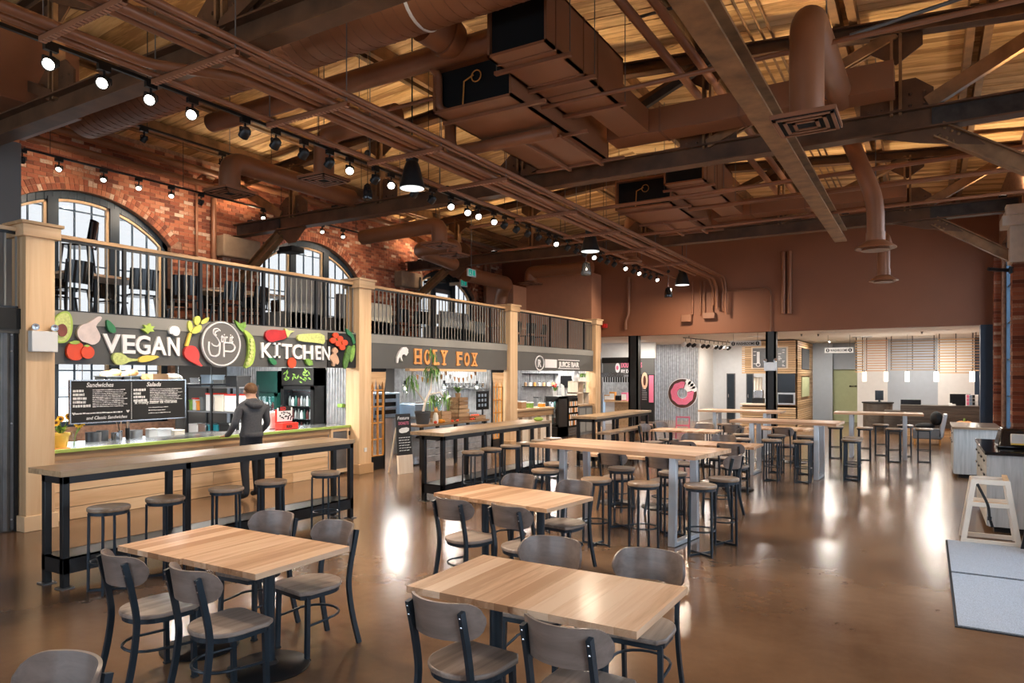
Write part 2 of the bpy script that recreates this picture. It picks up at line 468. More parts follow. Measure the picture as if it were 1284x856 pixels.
        if bevel:
            b = o.modifiers.new('bevel', 'BEVEL'); b.width = bevel; b.segments = seg; b.limit_method = 'ANGLE'; b.angle_limit = R(40)
        return tag(o, label, cat, group, kind)
def link_mesh(name, me, parent, loc=(0, 0, 0), label=None, cat=None, group=None, rot=None):
    o = bpy.data.objects.new(name, me); COL.objects.link(o); o.parent = parent; o.location = loc
    if rot: o.rotation_euler = rot
    return tag(o, label, cat, group)
def arc(c, r, a0, a1, n, u=(1, 0, 0), v=(0, 1, 0)):
    c, u, v = Vector(c), Vector(u), Vector(v)
    return [c + u * r * math.cos(a0 + (a1 - a0) * i / n) + v * r * math.sin(a0 + (a1 - a0) * i / n) for i in range(n + 1)]
def bend(pts, r, n=4):
    """round the corners of a polyline"""
    pts = [Vector(p) for p in pts]; out = [pts[0]]
    for i in range(1, len(pts) - 1):
        a, b, c = pts[i - 1], pts[i], pts[i + 1]
        d0 = (a - b); d1 = (c - b)
        k = min(r, d0.length * 0.45, d1.length * 0.45)
        p0 = b + d0.normalized() * k; p1 = b + d1.normalized() * k
        for j in range(n + 1):
            t = j / n
            out.append(p0 * (1 - t) ** 2 + b * 2 * t * (1 - t) + p1 * t * t)
    out.append(pts[-1]); return out
def ell(rx, ry, n=20, cx=0, cy=0, a0=0.0, rot=0.0):
    o = []
    for i in range(n):
        t = a0 + 2 * PI * i / n
        x, y = rx * math.cos(t), ry * math.sin(t)
        o.append((cx + x * math.cos(rot) - y * math.sin(rot), cy + x * math.sin(rot) + y * math.cos(rot)))
    return o
def text(name, body, mat, o, u, v, size, parent, depth=0.01, bold=0.0, width=None, space=1.0, align='LEFT', label=None, shear=0.0, split=False, emat=None, raised=None):
    """lettering as a mesh in the plane o,u,v (u to the right, v up); fitted to width if given"""
    cu = bpy.data.curves.new('lettering', 'FONT'); cu.body = body; cu.size = 1.0
    cu.extrude = 0.5; cu.offset = bold; cu.space_character = space; cu.shear = shear; cu.resolution_u = 3
    to = bpy.data.objects.new('lettering', cu); COL.objects.link(to)
    dg = bpy.context.evaluated_depsgraph_get(); dg.update()
    me = bpy.data.meshes.new_from_object(to.evaluated_get(dg))
    bpy.data.objects.remove(to); bpy.data.curves.remove(cu)
    co = [vv.co.copy() for vv in me.vertices]
    if not co: return None
    x0 = min(p.x for p in co); x1 = max(p.x for p in co)
    kx = ky = size
    if width: kx = width / (x1 - x0)
    o, u, v = Vector(o), Vector(u).normalized(), Vector(v).normalized(); n = u.cross(v)
    sh = {'LEFT': 0, 'CENTER': (x1 - x0) / 2, 'RIGHT': x1 - x0}[align]
    off = wloc(parent) if parent else Vector((0, 0, 0))
    for vv, p in zip(me.vertices, co):
        vv.co = o + u * (p.x - x0 - sh) * kx + v * p.y * ky + n * (p.z + 0.5) * depth - off
    me.materials.clear(); me.materials.append(MATS[mat])
    me.name = name
    ob = bpy.data.objects.new(name, me); COL.objects.link(ob)
    if parent: ob.parent = parent
    if label: ob['label'] = label
    return ob
# ------------------------------------------------------------------ the setting
XL, XR = -13.6, 1.6            # brick walls left and right
YB = 22.0                      # brown gable wall at the back
YF = -6.5                      # wall behind the camera
XF = -9.5                      # front of the mezzanine
EAVE, PITCH, XM = 6.62, 0.078, -6.0
MZ = 2.70                      # mezzanine floor
def roof(x): return EAVE + PITCH * (7.6 - abs(x - XM))

fl = MB().box(-22, 8, YF, 34, -0.2, 0).build('floor', 'polished_concrete', kind='structure', label='polished brown concrete floor with soft reflections', org=(0, 0, 0))

# sawn control joints in the concrete
for a, b in (((-9.6, 6.9), (1.5, 6.9)), ((-5.6, -1.5), (-5.6, 22.0))):
    pass

# ---- left brick wall with three tall arched openings
WIN = [(7.13, 1.68), (12.72, 1.68), (18.5, 1.68)]
SPR, APX, SILL = 4.60, 5.36, 0.95
def arch_z(dy, half, rise=APX - SPR, spring=SPR):
    rad = (half * half + rise * rise) / (2 * rise)
    if abs(dy) > half: return None
    return spring + rise - rad + math.sqrt(max(0, rad * rad - dy * dy))
def opening_half(z, half, grow=0.0):
    """half width of the opening at height z (None above it)"""
    rise = APX - SPR; rad = (half * half + rise * rise) / (2 * rise); cz = APX - rad
    if z < SILL - grow: return None
    h0 = half + grow
    if z <= SPR: return h0
    rr = rad + grow
    if z >= cz + rr: return None
    return min(h0, math.sqrt(rr * rr - (z - cz) ** 2))
wm = MB()
def wall_strip(mb, xf, xb, y0, y1, z0, z1):
    mb.box(xb, xf, y0, y1, z0, z1)
y = YF
for yc, h in WIN:
    wall_strip(wm, XL, XL - 0.35, y, yc - h, -0.1, EAVE)
    wall_strip(wm, XL, XL - 0.35, yc - h, yc + h, -0.1, SILL)
    n = 24
    for i in range(n):
        a = -h + 2 * h * i / n; b = -h + 2 * h * (i + 1) / n
        za, zb = arch_z(a, h), arch_z(b, h)
        xa, xb = XL, XL - 0.35
        wm.add([(xa, yc + a, za), (xa, yc + b, zb), (xa, yc + b, EAVE), (xa, yc + a, EAVE), (xb, yc + a, za), (xb, yc + b, zb), (xb, yc + b, EAVE), (xb, yc + a, EAVE)],
               [(0, 1, 2, 3), (7, 6, 5, 4), (0, 4, 5, 1), (3, 2, 6, 7)])
    y = yc + h
wall_strip(wm, XL, XL - 0.35, y, YB + 0.3, -0.1, EAVE)
wl = wm.build('wall_left', 'mortar', kind='structure', label='red brick wall with three arched windows behind the mezzanine')
# courses of brick, each a block proud of the mortar
CH, BL = 0.0755, 0.215
bricks = []
row = 0; z = 2.62
while z + 0.066 < EAVE - 0.01:
    off = (row % 2) * BL / 2
    y = 4.9 - off
    while y < YB - 0.05:
        a, b = y + 0.005, y + BL - 0.005
        segs = [(a, min(b, YB - 0.02))]
        zc = z + 0.033
        for yc, h in WIN:
            hh = opening_half(zc, h, 0.24 if zc > SPR - 0.05 else 0.01)
            if hh is None: continue
            ns = []
            for p, q in segs:
                if q <= yc - hh or p >= yc + hh: ns.append((p, q)); continue
                if p < yc - hh: ns.append((p, yc - hh))
                if q > yc + hh: ns.append((yc + hh, q))
            segs = ns
        for p, q in segs:
            if q - p > 0.03: bricks.append((p, q, z))
        y += BL
    z += CH; row += 1
def in_view(b):
    p, q, z = b
    c = Vector((XL, (p + q) / 2, z))
    r = c.x * _c + c.y * _s; f = -c.x * _s + c.y * _c
    px = CAM_CX + CAM_F * r / f; py = CAM_HY - CAM_F * (z - CAM_H) / f
    if px < 62 or py > 330 or py < 120: return None
    if 285 < px < 345 and py < 260: return None
    return f
cand = sorted([(in_view(b), i) for i, b in enumerate(bricks) if in_view(b) and abs(b[1] - b[0] - BL + 0.01) < 0.002])
single = set(i for _, i in cand[:300])
bm_one = MB().box(-0.01, 0.012, -(BL - 0.01) / 2, (BL - 0.01) / 2, 0, 0.066).mesh('brick', 'brick')
rest = MB()
for i, (p, q, z) in enumerate(bricks):
    if i in single:
        link_mesh('brick', bm_one, wl, (XL + random.uniform(-0.002, 0.003), (p + q) / 2, z), rot=(0, 0, random.uniform(-.006, .006)))
    else:
        d = random.uniform(0.009, 0.015)
        rest.box(XL - 0.005, XL + d, p, q, z, z + 0.066)
# radial brick rings over the arches
for yc, h in WIN:
    rise = APX - SPR; rad = (h * h + rise * rise) / (2 * rise); cz = APX - rad
    th = math.asin(h / rad); n = int(2 * th * rad / 0.078)
    for ring in range(2):
        r0 = rad + 0.005 + ring * 0.115; r1 = r0 + 0.107
        for i in range(n):
            a0 = -th + 2 * th * (i + 0.06) / n; a1 = -th + 2 * th * (i + 0.94) / n
            vs = []
            for x in (XL - 0.005, XL + 0.013):
                for rr, aa in ((r0, a0), (r0, a1), (r1, a1), (r1, a0)):
                    vs.append((x, yc + rr * math.sin(aa), cz + rr * math.cos(aa)))
            rest.add(vs, [(0, 3, 2, 1), (4, 5, 6, 7), (0, 1, 5, 4), (1, 2, 6, 5), (2, 3, 7, 6), (3, 0, 4, 7)])
rest.build('brickwork', 'brick', wl, kind='stuff')
# brick piers with stone pads under the trusses
for yc in (10.35, 16.4):
    MB().box(XL, XL + 0.16, yc - 0.42, yc + 0.42, 2.7, 4.55).build('pier', 'mortar', wl)
    pb = MB(); z = 2.72; row = 0
    while z < 4.5:
        xs = [(-0.42, -0.22), (-0.21, 0.0), (0.01, 0.21), (0.22, 0.42)] if row % 2 else [(-0.42, -0.32), (-0.31, -0.11), (-0.10, 0.10), (0.11, 0.31), (0.32, 0.42)]
        for a, b in xs: pb.box(XL + 0.15, XL + 0.172, yc + a, yc + b, z, z + 0.066)
        for s in (-1, 1): pb.box(XL + 0.01, XL + 0.15, yc + s * 0.425, yc + s * 0.432, z, z + 0.066)
        z += CH; row += 1
    pb.build('pier_brickwork', 'brick', wl, kind='stuff')
    MB().box(XL - 0.01, XL + 0.30, yc - 0.5, yc + 0.5, 4.55, 5.02).build('stone_pad', 'stone', wl, bevel=0.03)

# ---- arched windows in the left wall
def arched_window(name, yc, h, label, door=False):
    root = thing(name, label, None, (XL - 0.18, yc, SILL), kind='structure')
    x0, x1 = XL - 0.24, XL - 0.12
    fr = MB(); n = 24
    rise = APX - SPR; rad = (h * h + rise * rise) / (2 * rise); cz = APX - rad; w = 0.15
    for i in range(n):
        a = -h + 2 * h * i / n; b = -h + 2 * h * (i + 1) / n
        vs = []
        for x in (x0, x1):
            vs += [(x, yc + a, arch_z(a, h) - w), (x, yc + b, arch_z(b, h) - w), (x, yc + b, arch_z(b, h)), (x, yc + a, arch_z(a, h))]
        fr.add(vs, [(0, 3, 2, 1), (4, 5, 6, 7), (0, 1, 5, 4), (1, 2, 6, 5), (2, 3, 7, 6), (3, 0, 4, 7)])
    for s in (-1, 1):
        fr.box(x0, x1, yc + s * h, yc + s * (h - 0.13), SILL, arch_z(h - 0.13, h) - 0.05)
    fr.box(x0, x1, yc - h, yc + h, SILL, SILL + 0.1)
    fr.build('window_frame', 'blue_black', root, bevel=0.008)
    mull = []
    for m0 in (-0.56, 0.56):
        zt = arch_z(m0, h) - w + 0.03
        MB().box(x0 - 0.02, x1 + 0.03, yc + m0 - 0.09, yc + m0 + 0.09, SILL + 0.05, zt).build('mullion', 'blue_black', root)
    bays = [(-h + 0.13, -0.65), (-0.47, 0.47), (0.65, h - 0.13)]
    for bi, (a, b) in enumerate(bays):
        # warm wooden inner sash round each bay
        sash = MB(); nn = 8
        xs0, xs1 = XL - 0.21, XL - 0.14
        top = lambda t: arch_z(t, h) - w
        if door and bi == 1:
            MB().box(xs0, xs1, yc + a, yc + b, 4.75, 5.3).build('transom_panel', 'blue_black', root)
            d = MB(); d.box(xs0, xs1, yc + a, yc + a + 0.1, 2.7, 4.75); d.box(xs0, xs1, yc + b - 0.1, yc + b, 2.7, 4.75); d.box(xs0, xs1, yc + a, yc + b, 4.62, 4.75); d.box(xs0, xs1, yc + a, yc + b, 2.7, 2.95)
            dd = d.build('door_leaf', 'galv_dark', root)
            MB().box(XL - 0.18, XL - 0.17, yc + a + 0.1, yc + b - 0.1, 2.95, 4.62).build('pane', 'sky_dimming_glass', dd)
            MB().box(xs1, xs1 + 0.05, yc + a + 0.13, yc + a + 0.16, 3.6, 3.9).build('door_handle', 'stainless', dd)
            continue
        for i in range(nn):
            p = a + (b - a) * i / nn; q = a + (b - a) * (i + 1) / nn
            vs = []
            for x in (xs0, xs1): vs += [(x, yc + p, top(p) - 0.05), (x, yc + q, top(q) - 0.05), (x, yc + q, top(q)), (x, yc + p, top(p))]
            sash.add(vs, [(0, 3, 2, 1), (4, 5, 6, 7), (0, 1, 5, 4), (2, 3, 7, 6)])
        sash.box(xs0, xs1, yc + a, yc + a + 0.02, SILL + 0.1, top(a + 0.02)); sash.box(xs0, xs1, yc + b - 0.05, yc + b, SILL + 0.1, top(b))
        sash.build('sash', 'pine_post', root)
        mt = MB(); wv = (b - a)
        for k in (1, 2):
            yy = a + wv * k / 3
            mt.box(XL - 0.185, XL - 0.155, yc + yy - 0.013, yc + yy + 0.013, SILL + 0.1, top(yy) - 0.02)
        zz = SILL + 0.55
        while zz < 5.15:
            lo, hi = a, b
            if zz > SPR - 0.2:
                ok = [t for t in [a + wv * k / 40 for k in range(41)] if top(t) - 0.03 > zz]
                if not ok: break
                lo, hi = min(ok), max(ok)
            mt.box(XL - 0.183, XL - 0.157, yc + lo, yc + hi, zz - 0.012, zz + 0.012)
            zz += 0.5
        mt.build('glazing_bars', 'window_blue', root)
        nn = 12
        # panes one by one between the bars
        ys = [a, a + wv / 3, a + 2 * wv / 3, b]
        zs = [SILL + 0.1] + [SILL + 0.55 + 0.5 * k for k in range(9)]
        for i in range(3):
            for j in range(len(zs)):
                z0 = zs[j]; z1 = zs[j + 1] if j + 1 < len(zs) else 6
                if z0 < 1.4: continue
                if MZ - 0.35 < z0 < MZ - 0.2: pass
                p, q = ys[i], ys[i + 1]
                ta, tb = min(z1, top(p)), min(z1, top(q))
                if max(ta, tb) <= z0 + 0.02: continue
                ta = max(ta, z0 + 0.001); tb = max(tb, z0 + 0.001)
                x = XL - 0.17
                MB().add([(x - .003, yc + p, z0), (x - .003, yc + q, z0), (x - .003, yc + q, tb), (x - .003, yc + p, ta), (x, yc + p, z0), (x, yc + q, z0), (x, yc + q, tb), (x, yc + p, ta)],
                         [(0, 3, 2, 1), (4, 5, 6, 7), (0, 1, 5, 4), (1, 2, 6, 5), (2, 3, 7, 6), (3, 0, 4, 7)]).build('pane', 'sky_dimming_glass', root)
    return root
arched_window('window_1', WIN[0][0], WIN[0][1], 'nearest arched window, partly hidden by the dark grey partition')
arched_window('window_2', WIN[1][0], WIN[1][1], 'middle arched window above the kitchen sign')
arched_window('window_3', WIN[2][0], WIN[2][1], 'far arched window with a glazed door in its centre', door=True)

# ---- right wall: piers of brick with blue framed windows between
wr = MB()
RW = [(-4.5, 1.9), (1.4, 1.9), (7.4, 1.9), (13.4, 1.9), (19.2, 1.9)]
y = YF
for yc, h in RW:
    wr.box(XR, XR + 0.4, y, yc - h, -0.1, EAVE)
    wr.box(XR, XR + 0.4, yc - h, yc + h, -0.1, 0.5); wr.box(XR, XR + 0.4, yc - h, yc + h, 5.2, EAVE)
    y = yc + h
wr.box(XR, XR + 0.4, y, 34, -0.1, EAVE)
wrt = wr.build('wall_right', 'mortar', kind='structure', label='brick piers of the right wall between blue framed windows')
pb_one = {}
def pier_right(yc, half, xin, z0, z1):
    MB().box(xin, XR + 0.01, yc - half, yc + half, z0, z1).build('pier', 'mortar', wrt)
    z = z0 + 0.005; row = 0
    while z + 0.066 < z1:
        d = XR - xin
        for k, (a, b) in enumerate(((0.0, d),)):
            key = round(d, 3)
            if key not in pb_one:
                pb_one[key] = MB().box(-0.012, d, -0.010, 0.02, 0, 0.066).mesh('brick', 'brick')
            link_mesh('brick', pb_one[key], wrt, (xin, yc - half, z))
        n = max(1, int(2 * half / 0.21))
        for k in range(n):
            key = ('s', round(2 * half / n, 3))
            if key not in pb_one: pb_one[key] = MB().box(-0.012, 0.02, 0.006, 2 * half / n - 0.004, 0, 0.066).mesh('brick', 'brick')
            o = link_mesh('brick', pb_one[key], wrt, (xin, yc - half + k * 2 * half / n, z))
        z += CH; row += 1
pier_right(16.4, 0.21, 1.40, 1.0, 4.05)
pier_right(21.55, 0.11, 1.46, 0.0, 4.9)
MB().box(1.40, XR + 0.01, 16.19, 16.61, 0, 1.0).build('pier', 'mortar', wrt)
cap = MB(); cap.box(1.34, 1.62, 16.15, 16.65, 4.05, 4.75); cap.box(1.22, 1.62, 16.12, 16.68, 4.75, 4.95); cap.box(1.28, 1.62, 16.12, 16.68, 4.95, 5.15)
cap.build('stone_corbel', 'stone_pale', wrt, bevel=0.02)
for i, (yc, h) in enumerate(RW):
    rt = thing('window_%d' % (i + 4), 'tall blue framed window in the right wall, number %d from the front' % (i + 1) if i != 4 else 'sliver of blue framed window between the right-hand brick piers', None, (XR + 0.2, yc, 0.5), kind='structure')
    f = MB()
    f.box(XR + 0.08, XR + 0.2, yc - h, yc - h + 0.12, 0.5, 5.2); f.box(XR + 0.08, XR + 0.2, yc + h - 0.12, yc + h, 0.5, 5.2)
    f.box(XR + 0.08, XR + 0.2, yc - h, yc + h, 5.08, 5.2); f.box(XR + 0.08, XR + 0.2, yc - h, yc + h, 0.5, 0.62)
    f.build('window_frame', 'window_blue', rt)
    for m0 in (-0.62, 0.62): MB().box(XR + 0.06, XR + 0.2, yc + m0 - 0.06, yc + m0 + 0.06, 0.6, 5.1).build('mullion', 'window_blue', rt)
    b = MB()
    for zz in (1.4, 2.3, 3.2, 4.1): b.box(XR + 0.11, XR + 0.15, yc - h, yc + h, zz - 0.015, zz + 0.015)
    b.build('glazing_bars', 'window_blue', rt)
    MB().box(XR + 0.125, XR + 0.13, yc - h + 0.1, yc + h - 0.1, 0.6, 5.1).build('pane', 'pane_glass', rt)

# ---- wall behind the camera
fw = MB(); FW = [(-7.4, 1.75), (-3.1, 1.75), (-11.6, 1.5)]; xs = sorted([(c - h, c + h) for c, h in FW]); xp = -22
for a, b in xs:
    fw.box(xp, a, YF - 0.3, YF, -0.1, 7.6); fw.box(a, b, YF - 0.3, YF, -0.1, 0.3); fw.box(a, b, YF - 0.3, YF, 5.2, 7.6); xp = b
fw.box(xp, 8, YF - 0.3, YF, -0.1, 7.6)
fwo = fw.build('wall_front', 'brown_wall', kind='structure', label='brown entrance wall behind the viewer')
for i, (a, b) in enumerate(xs):
    rt = thing('window_%d' % (i + 10), 'tall glazed entrance bay behind the viewer, %s' % ['left', 'middle', 'right'][i], None, ((a + b) / 2, YF - .15, .3), kind='structure')
    f = MB(); f.box(a, a + .1, YF - .2, YF - .08, .3, 5.2); f.box(b - .1, b, YF - .2, YF - .08, .3, 5.2); f.box(a, b, YF - .2, YF - .08, 5.1, 5.2); f.box(a, b, YF - .2, YF - .08, .3, .4); f.box(a, b, YF - .2, YF - .08, 2.5, 2.6); f.build('window_frame', 'window_blue', rt)
    for k in (1, 2): MB().box(a + (b - a) * k / 3 - .04, a + (b - a) * k / 3 + .04, YF - .2, YF - .08, .4, 5.1).build('mullion', 'window_blue', rt)
    MB().box(a + .1, b - .1, YF - .15, YF - .145, .4, 5.1).build('pane', 'pane_glass', rt)

# ---- brown gable wall over the low entry hall
bw = MB()
bw.add([(XL - .3, YB, 3.24), (XR, YB, 3.24), (XR, YB, EAVE + .05), (XM, YB, roof(XM) + .05), (XL - .3, YB, EAVE + .05)], [(4, 3, 2, 1, 0)])
bw.add([(XL - .3, YB + .3, 3.24), (XR, YB + .3, 3.24), (XR, YB + .3, EAVE + .05), (XM, YB + .3, roof(XM) + .05), (XL - .3, YB + .3, EAVE + .05)], [(0, 1, 2, 3, 4)])
bw.quad((XL - .3, YB, 3.24), (XR, YB, 3.24), (XR, YB + .3, 3.24), (XL - .3, YB + .3, 3.24))
wb = bw.build('wall_back', 'brown_wall', kind='structure', label='brown painted wall high above the entry hall')
# boxed-out brown panels high on that wall beside the mezzanine
pn = MB(); pn.box(-13.2, -12.1, 20.3, 22.0, 2.7, 5.0); pn.build('wall_box', 'peach_panel', wb)
pn = MB(); pn.box(-12.1, -9.6, 21.2, 22.0, 2.7, 5.35); pn.build('wall_box', 'peach_panel', wb)

# ---- plank roof deck on purlins
ce = MB()
for sgn in (-1, 1):
    xa = XM; xb = XM + sgn * 8.1
    ce.add([(xa, YF, roof(xa) + .08), (xb, YF, roof(xb) + .08), (xb, YB + .3, roof(xb) + .08), (xa, YB + .3, roof(xa) + .08),
            (xa, YF, roof(xa) + .2), (xb, YF, roof(xb) + .2), (xb, YB + .3, roof(xb) + .2), (xa, YB + .3, roof(xa) + .2)],
           [(0, 1, 2, 3), (7, 6, 5, 4), (0, 4, 5, 1), (1, 5, 6, 2), (2, 6, 7, 3), (3, 7, 4, 0)])
ceil = ce.build('ceiling', 'deck', kind='structure', label='plank roof deck on steel purlins')
PW = 0.172
plank_me = {}
for sgn in (-1, 1):
    m = MB()
    for dy0, dy1 in ((0.004, PW - 0.004),):
        za, zb = 0.0, -PITCH * 8.0
        m.add([(0, dy0, za), (sgn * 8, dy0, zb), (sgn * 8, dy1, zb), (0, dy1, za), (0, dy0, za + .09), (sgn * 8, dy0, zb + .09), (sgn * 8, dy1, zb + .09), (0, dy1, za + .09)],
              [(0, 1, 2, 3), (7, 6, 5, 4), (0, 4, 5, 1), (1, 5, 6, 2), (2, 6, 7, 3), (3, 7, 4, 0)])
    plank_me[sgn] = m.mesh('plank', 'deck')
k = 0
y = -2.8
while y < YB:
    for sgn in (-1, 1):
        link_mesh('plank', plank_me[sgn], ceil, (XM, y, roof(XM) + random.uniform(0, 0.012)))
    y += PW
for x in (-12.6, -10.9, -9.2, -7.5, -4.5, -2.9, -0.95, 0.6):
    m = MB()
    for s in (-0.10, 0.10): m.box(x + s - 0.05, x + s + 0.05, YF, YB, roof(x) - 0.22, roof(x) - 0.005)
    m.build('purlin', 'steel_rust', ceil)

# ---- mezzanine slab and its posts
sl = MB().box(XL, XF - 0.05, -1.0, 21.75, 2.42, MZ).build('mezzanine_floor', 'slab', kind='structure', label='grey mezzanine floor slab above the food stalls')
POST = [(4.20, 4.53), (9.97, 10.31), (15.62, 16.0), (21.1, 21.5)]
for i, (a, b) in enumerate(POST):
    lab = ['pale pine post beside the kitchen counter, nearest the viewer', 'pale pine post between the kitchen and the fox stall', 'pale pine post between the fox stall and the juice bar', 'pale pine post at the far end of the mezzanine'][i]
    p = thing('trim_%d' % (i + 1), lab, None, (-9.57, (a + b) / 2, 0), kind='structure')
    MB().box(-9.75, -9.4, a, b, 0.0, 3.62).build('post', 'pine_post', p, bevel=0.006)
    MB().box(-9.80, -9.35, a - 0.05, b + 0.05, 3.60, 3.745).build('capital', 'pine_y', p, bevel=0.006)
    MB().box(-9.83, -9.32, a - 0.075, b + 0.075, 3.745, 3.785).build('cap_board', 'pine_y', p, bevel=0.006)
    MB().box(-9.78, -9.37, a - 0.03, b + 0.03, 0.0, 0.19).build('plinth', 'pine_y', p, bevel=0.006)
# fascia boards of each bay
BAY = [(4.53, 9.97), (10.31, 15.62), (16.0, 21.1)]
for i, (a, b) in enumerate(BAY):
    f = thing('trim_%d' % (i + 5), ['grey fascia above the kitchen stall', 'grey fascia above the fox stall', 'grey fascia above the juice bar'][i], None, (XF, (a + b) / 2, 2.05), kind='structure')
    MB().box(XF - 0.14, XF, a, b, 2.05, 2.56).build('fascia_board', 'fascia_grey', f)
    MB().box(XF - 0.14, XF + 0.015, a, b, 2.56, 2.73).build('edge_strip', 'fascia_trim', f)
# railings: every baluster its own bar
bal = MB().box(-0.009, 0.009, -0.009, 0.009, 0, 0.95).mesh('baluster', 'fascia_trim')
bal2 = MB().box(-0.022, 0.022, -0.022, 0.022, 0, 0.95).mesh('rail_post', 'black_metal')
def railing(a, b, label, x=XF - 0.05, h=0.95):
    r = thing('railing', label, 'railing', (x, (a + b) / 2, MZ + 0.03))
    MB().box(x - 0.035, x + 0.035, a, b, MZ + 0.96, MZ + 1.01).build('handrail', 'pine_y', r, bevel=0.006)
    MB().box(x - 0.012, x + 0.012, a, b, MZ + 0.925, MZ + 0.96).build('top_bar', 'black_metal', r)
    MB().box(x - 0.012, x + 0.012, a, b, MZ + 0.025, MZ + 0.05).build('bottom_bar', 'black_metal', r)
    n = int((b - a) / 0.118)
    for k in range(n + 1):
        yy = a + 0.02 + (b - a - 0.04) * k / n
        if k % 10 == 8: link_mesh('rail_post', bal2, r, (0, yy - r.location.y, 0))
        else: link_mesh('baluster', bal, r, (0, yy - r.location.y, 0))
railing(BAY[0][0], BAY[0][1], 'mezzanine railing of thin bars above the kitchen sign')
railing(BAY[1][0], BAY[1][1], 'mezzanine railing of thin bars above the fox sign')
railing(BAY[2][0], BAY[2][1], 'mezzanine railing of thin bars above the juice bar sign')
railing(2.6, 4.18, 'short piece of mezzanine railing left of the nearest pine post')

# ---- corrugated sheets
def corrugated(name_mat, p, q, z0, z1, parent, pitch=0.075, amp=0.012, name='metal_sheet', sheet=0.82, gap=0.004):
    """upright ribbed sheets between plan points p and q, one mesh per sheet, facing left of p->q"""
    p, q = Vector(p), Vector(q); L = (q - p).length; d = (q - p) / L; nrm = Vector((-d.y, d.x))
    s = 0.0
    while s < L - 0.01:
        e = min(L, s + sheet); m = MB(); n = max(4, int((e - s) / pitch * 6)); vs = []
        for i in range(n + 1):
            t = s + (e - s - gap) * i / n
            off = amp * math.sin(2 * PI * t / pitch)
            c = p + d * t + nrm * off
            vs += [(c.x, c.y, z0), (c.x, c.y, z1)]
        m.add(vs, [(2 * i, 2 * i + 2, 2 * i + 3, 2 * i + 1) for i in range(n)])
        m.build(name, name_mat, parent, smooth=True)
        s = e
# dark ribbed wall left of the first post
dl = MB().box(XF - 0.25, XF - 0.12, 0.5, 4.2, 0, 2.45).build('wall_stall', 'partition_grey', kind='structure', label='dark ribbed metal wall left of the nearest pine post')
corrugated('galv_dark', (XF - 0.09, 2.4), (XF - 0.09, 4.18), 0.02, 1.3, dl, pitch=0.1, amp=0.014)
corrugated('galv_dark', (XF - 0.085, 2.4), (XF - 0.085, 4.18), 1.28, 2.47, dl, pitch=0.1, amp=0.014)
sc_ = MB()
for yy in (3.35, 3.85, 4.12):
    for zz in (0.15, 1.32, 2.2, 2.4): sc_.ball((XF - 0.068, yy, zz), 0.012, n=6, m=4)
sc_.build('screw', 'aluminium', dl, kind='stuff')
MB().box(XF - 0.2, XF - 0.02, 0.5, 4.2, 2.47, 2.72).build('edge_beam', 'black_matte', dl)
MB().box(XF - 0.12, XF - 0.06, 4.15, 4.19, 0, 2.47).build('corner_flashing', 'black_matte', dl)
# grey partition up on the mezzanine with a door
gp = MB().box(-11.7, -11.55, 1.0, 5.1, MZ, 5.35).build('wall_partition', 'partition_grey', kind='structure', label='dark grey partition on the mezzanine beside the first window')
d = thing('door_1', 'dark door in a timber frame on the mezzanine partition', None, (-11.5, 3.6, MZ), kind='structure')
MB().box(-11.56, -11.5, 3.0, 4.25, MZ, MZ + 1.55).build('door_frame', 'pine_post', d)
MB().box(-11.52, -11.48, 3.08, 4.17, MZ, MZ + 1.45).build('door_leaf', 'black_matte', d)
MB().ball((-11.45, 4.1, MZ + 0.75), 0.035).build('door_knob', 'stainless', d)
# stall partitions, lined with ribbed metal
for i, (yy, lab) in enumerate(((10.16, 'ribbed metal partition behind the kitchen fridges'), (15.9, 'ribbed metal partition behind the fox stall'), (21.45, 'ribbed metal partition behind the juice bar'))):
    w = MB().box(XL, -9.8, yy, yy + 0.1, 0, 2.42).build('wall_stall', 'partition_grey', kind='structure', label=lab)
    corrugated('galv', (-9.82, yy - 0.02), (XL + 0.02, yy - 0.02), 0.0, 2.41, w)
# back lining of the stalls beside the windows
MB().box(XL, XL + 0.03, 8.9, 21.4, 0, 2.4).build('wall_stall_back', 'partition_grey', kind='structure', label='grey lining at the back of the stalls')
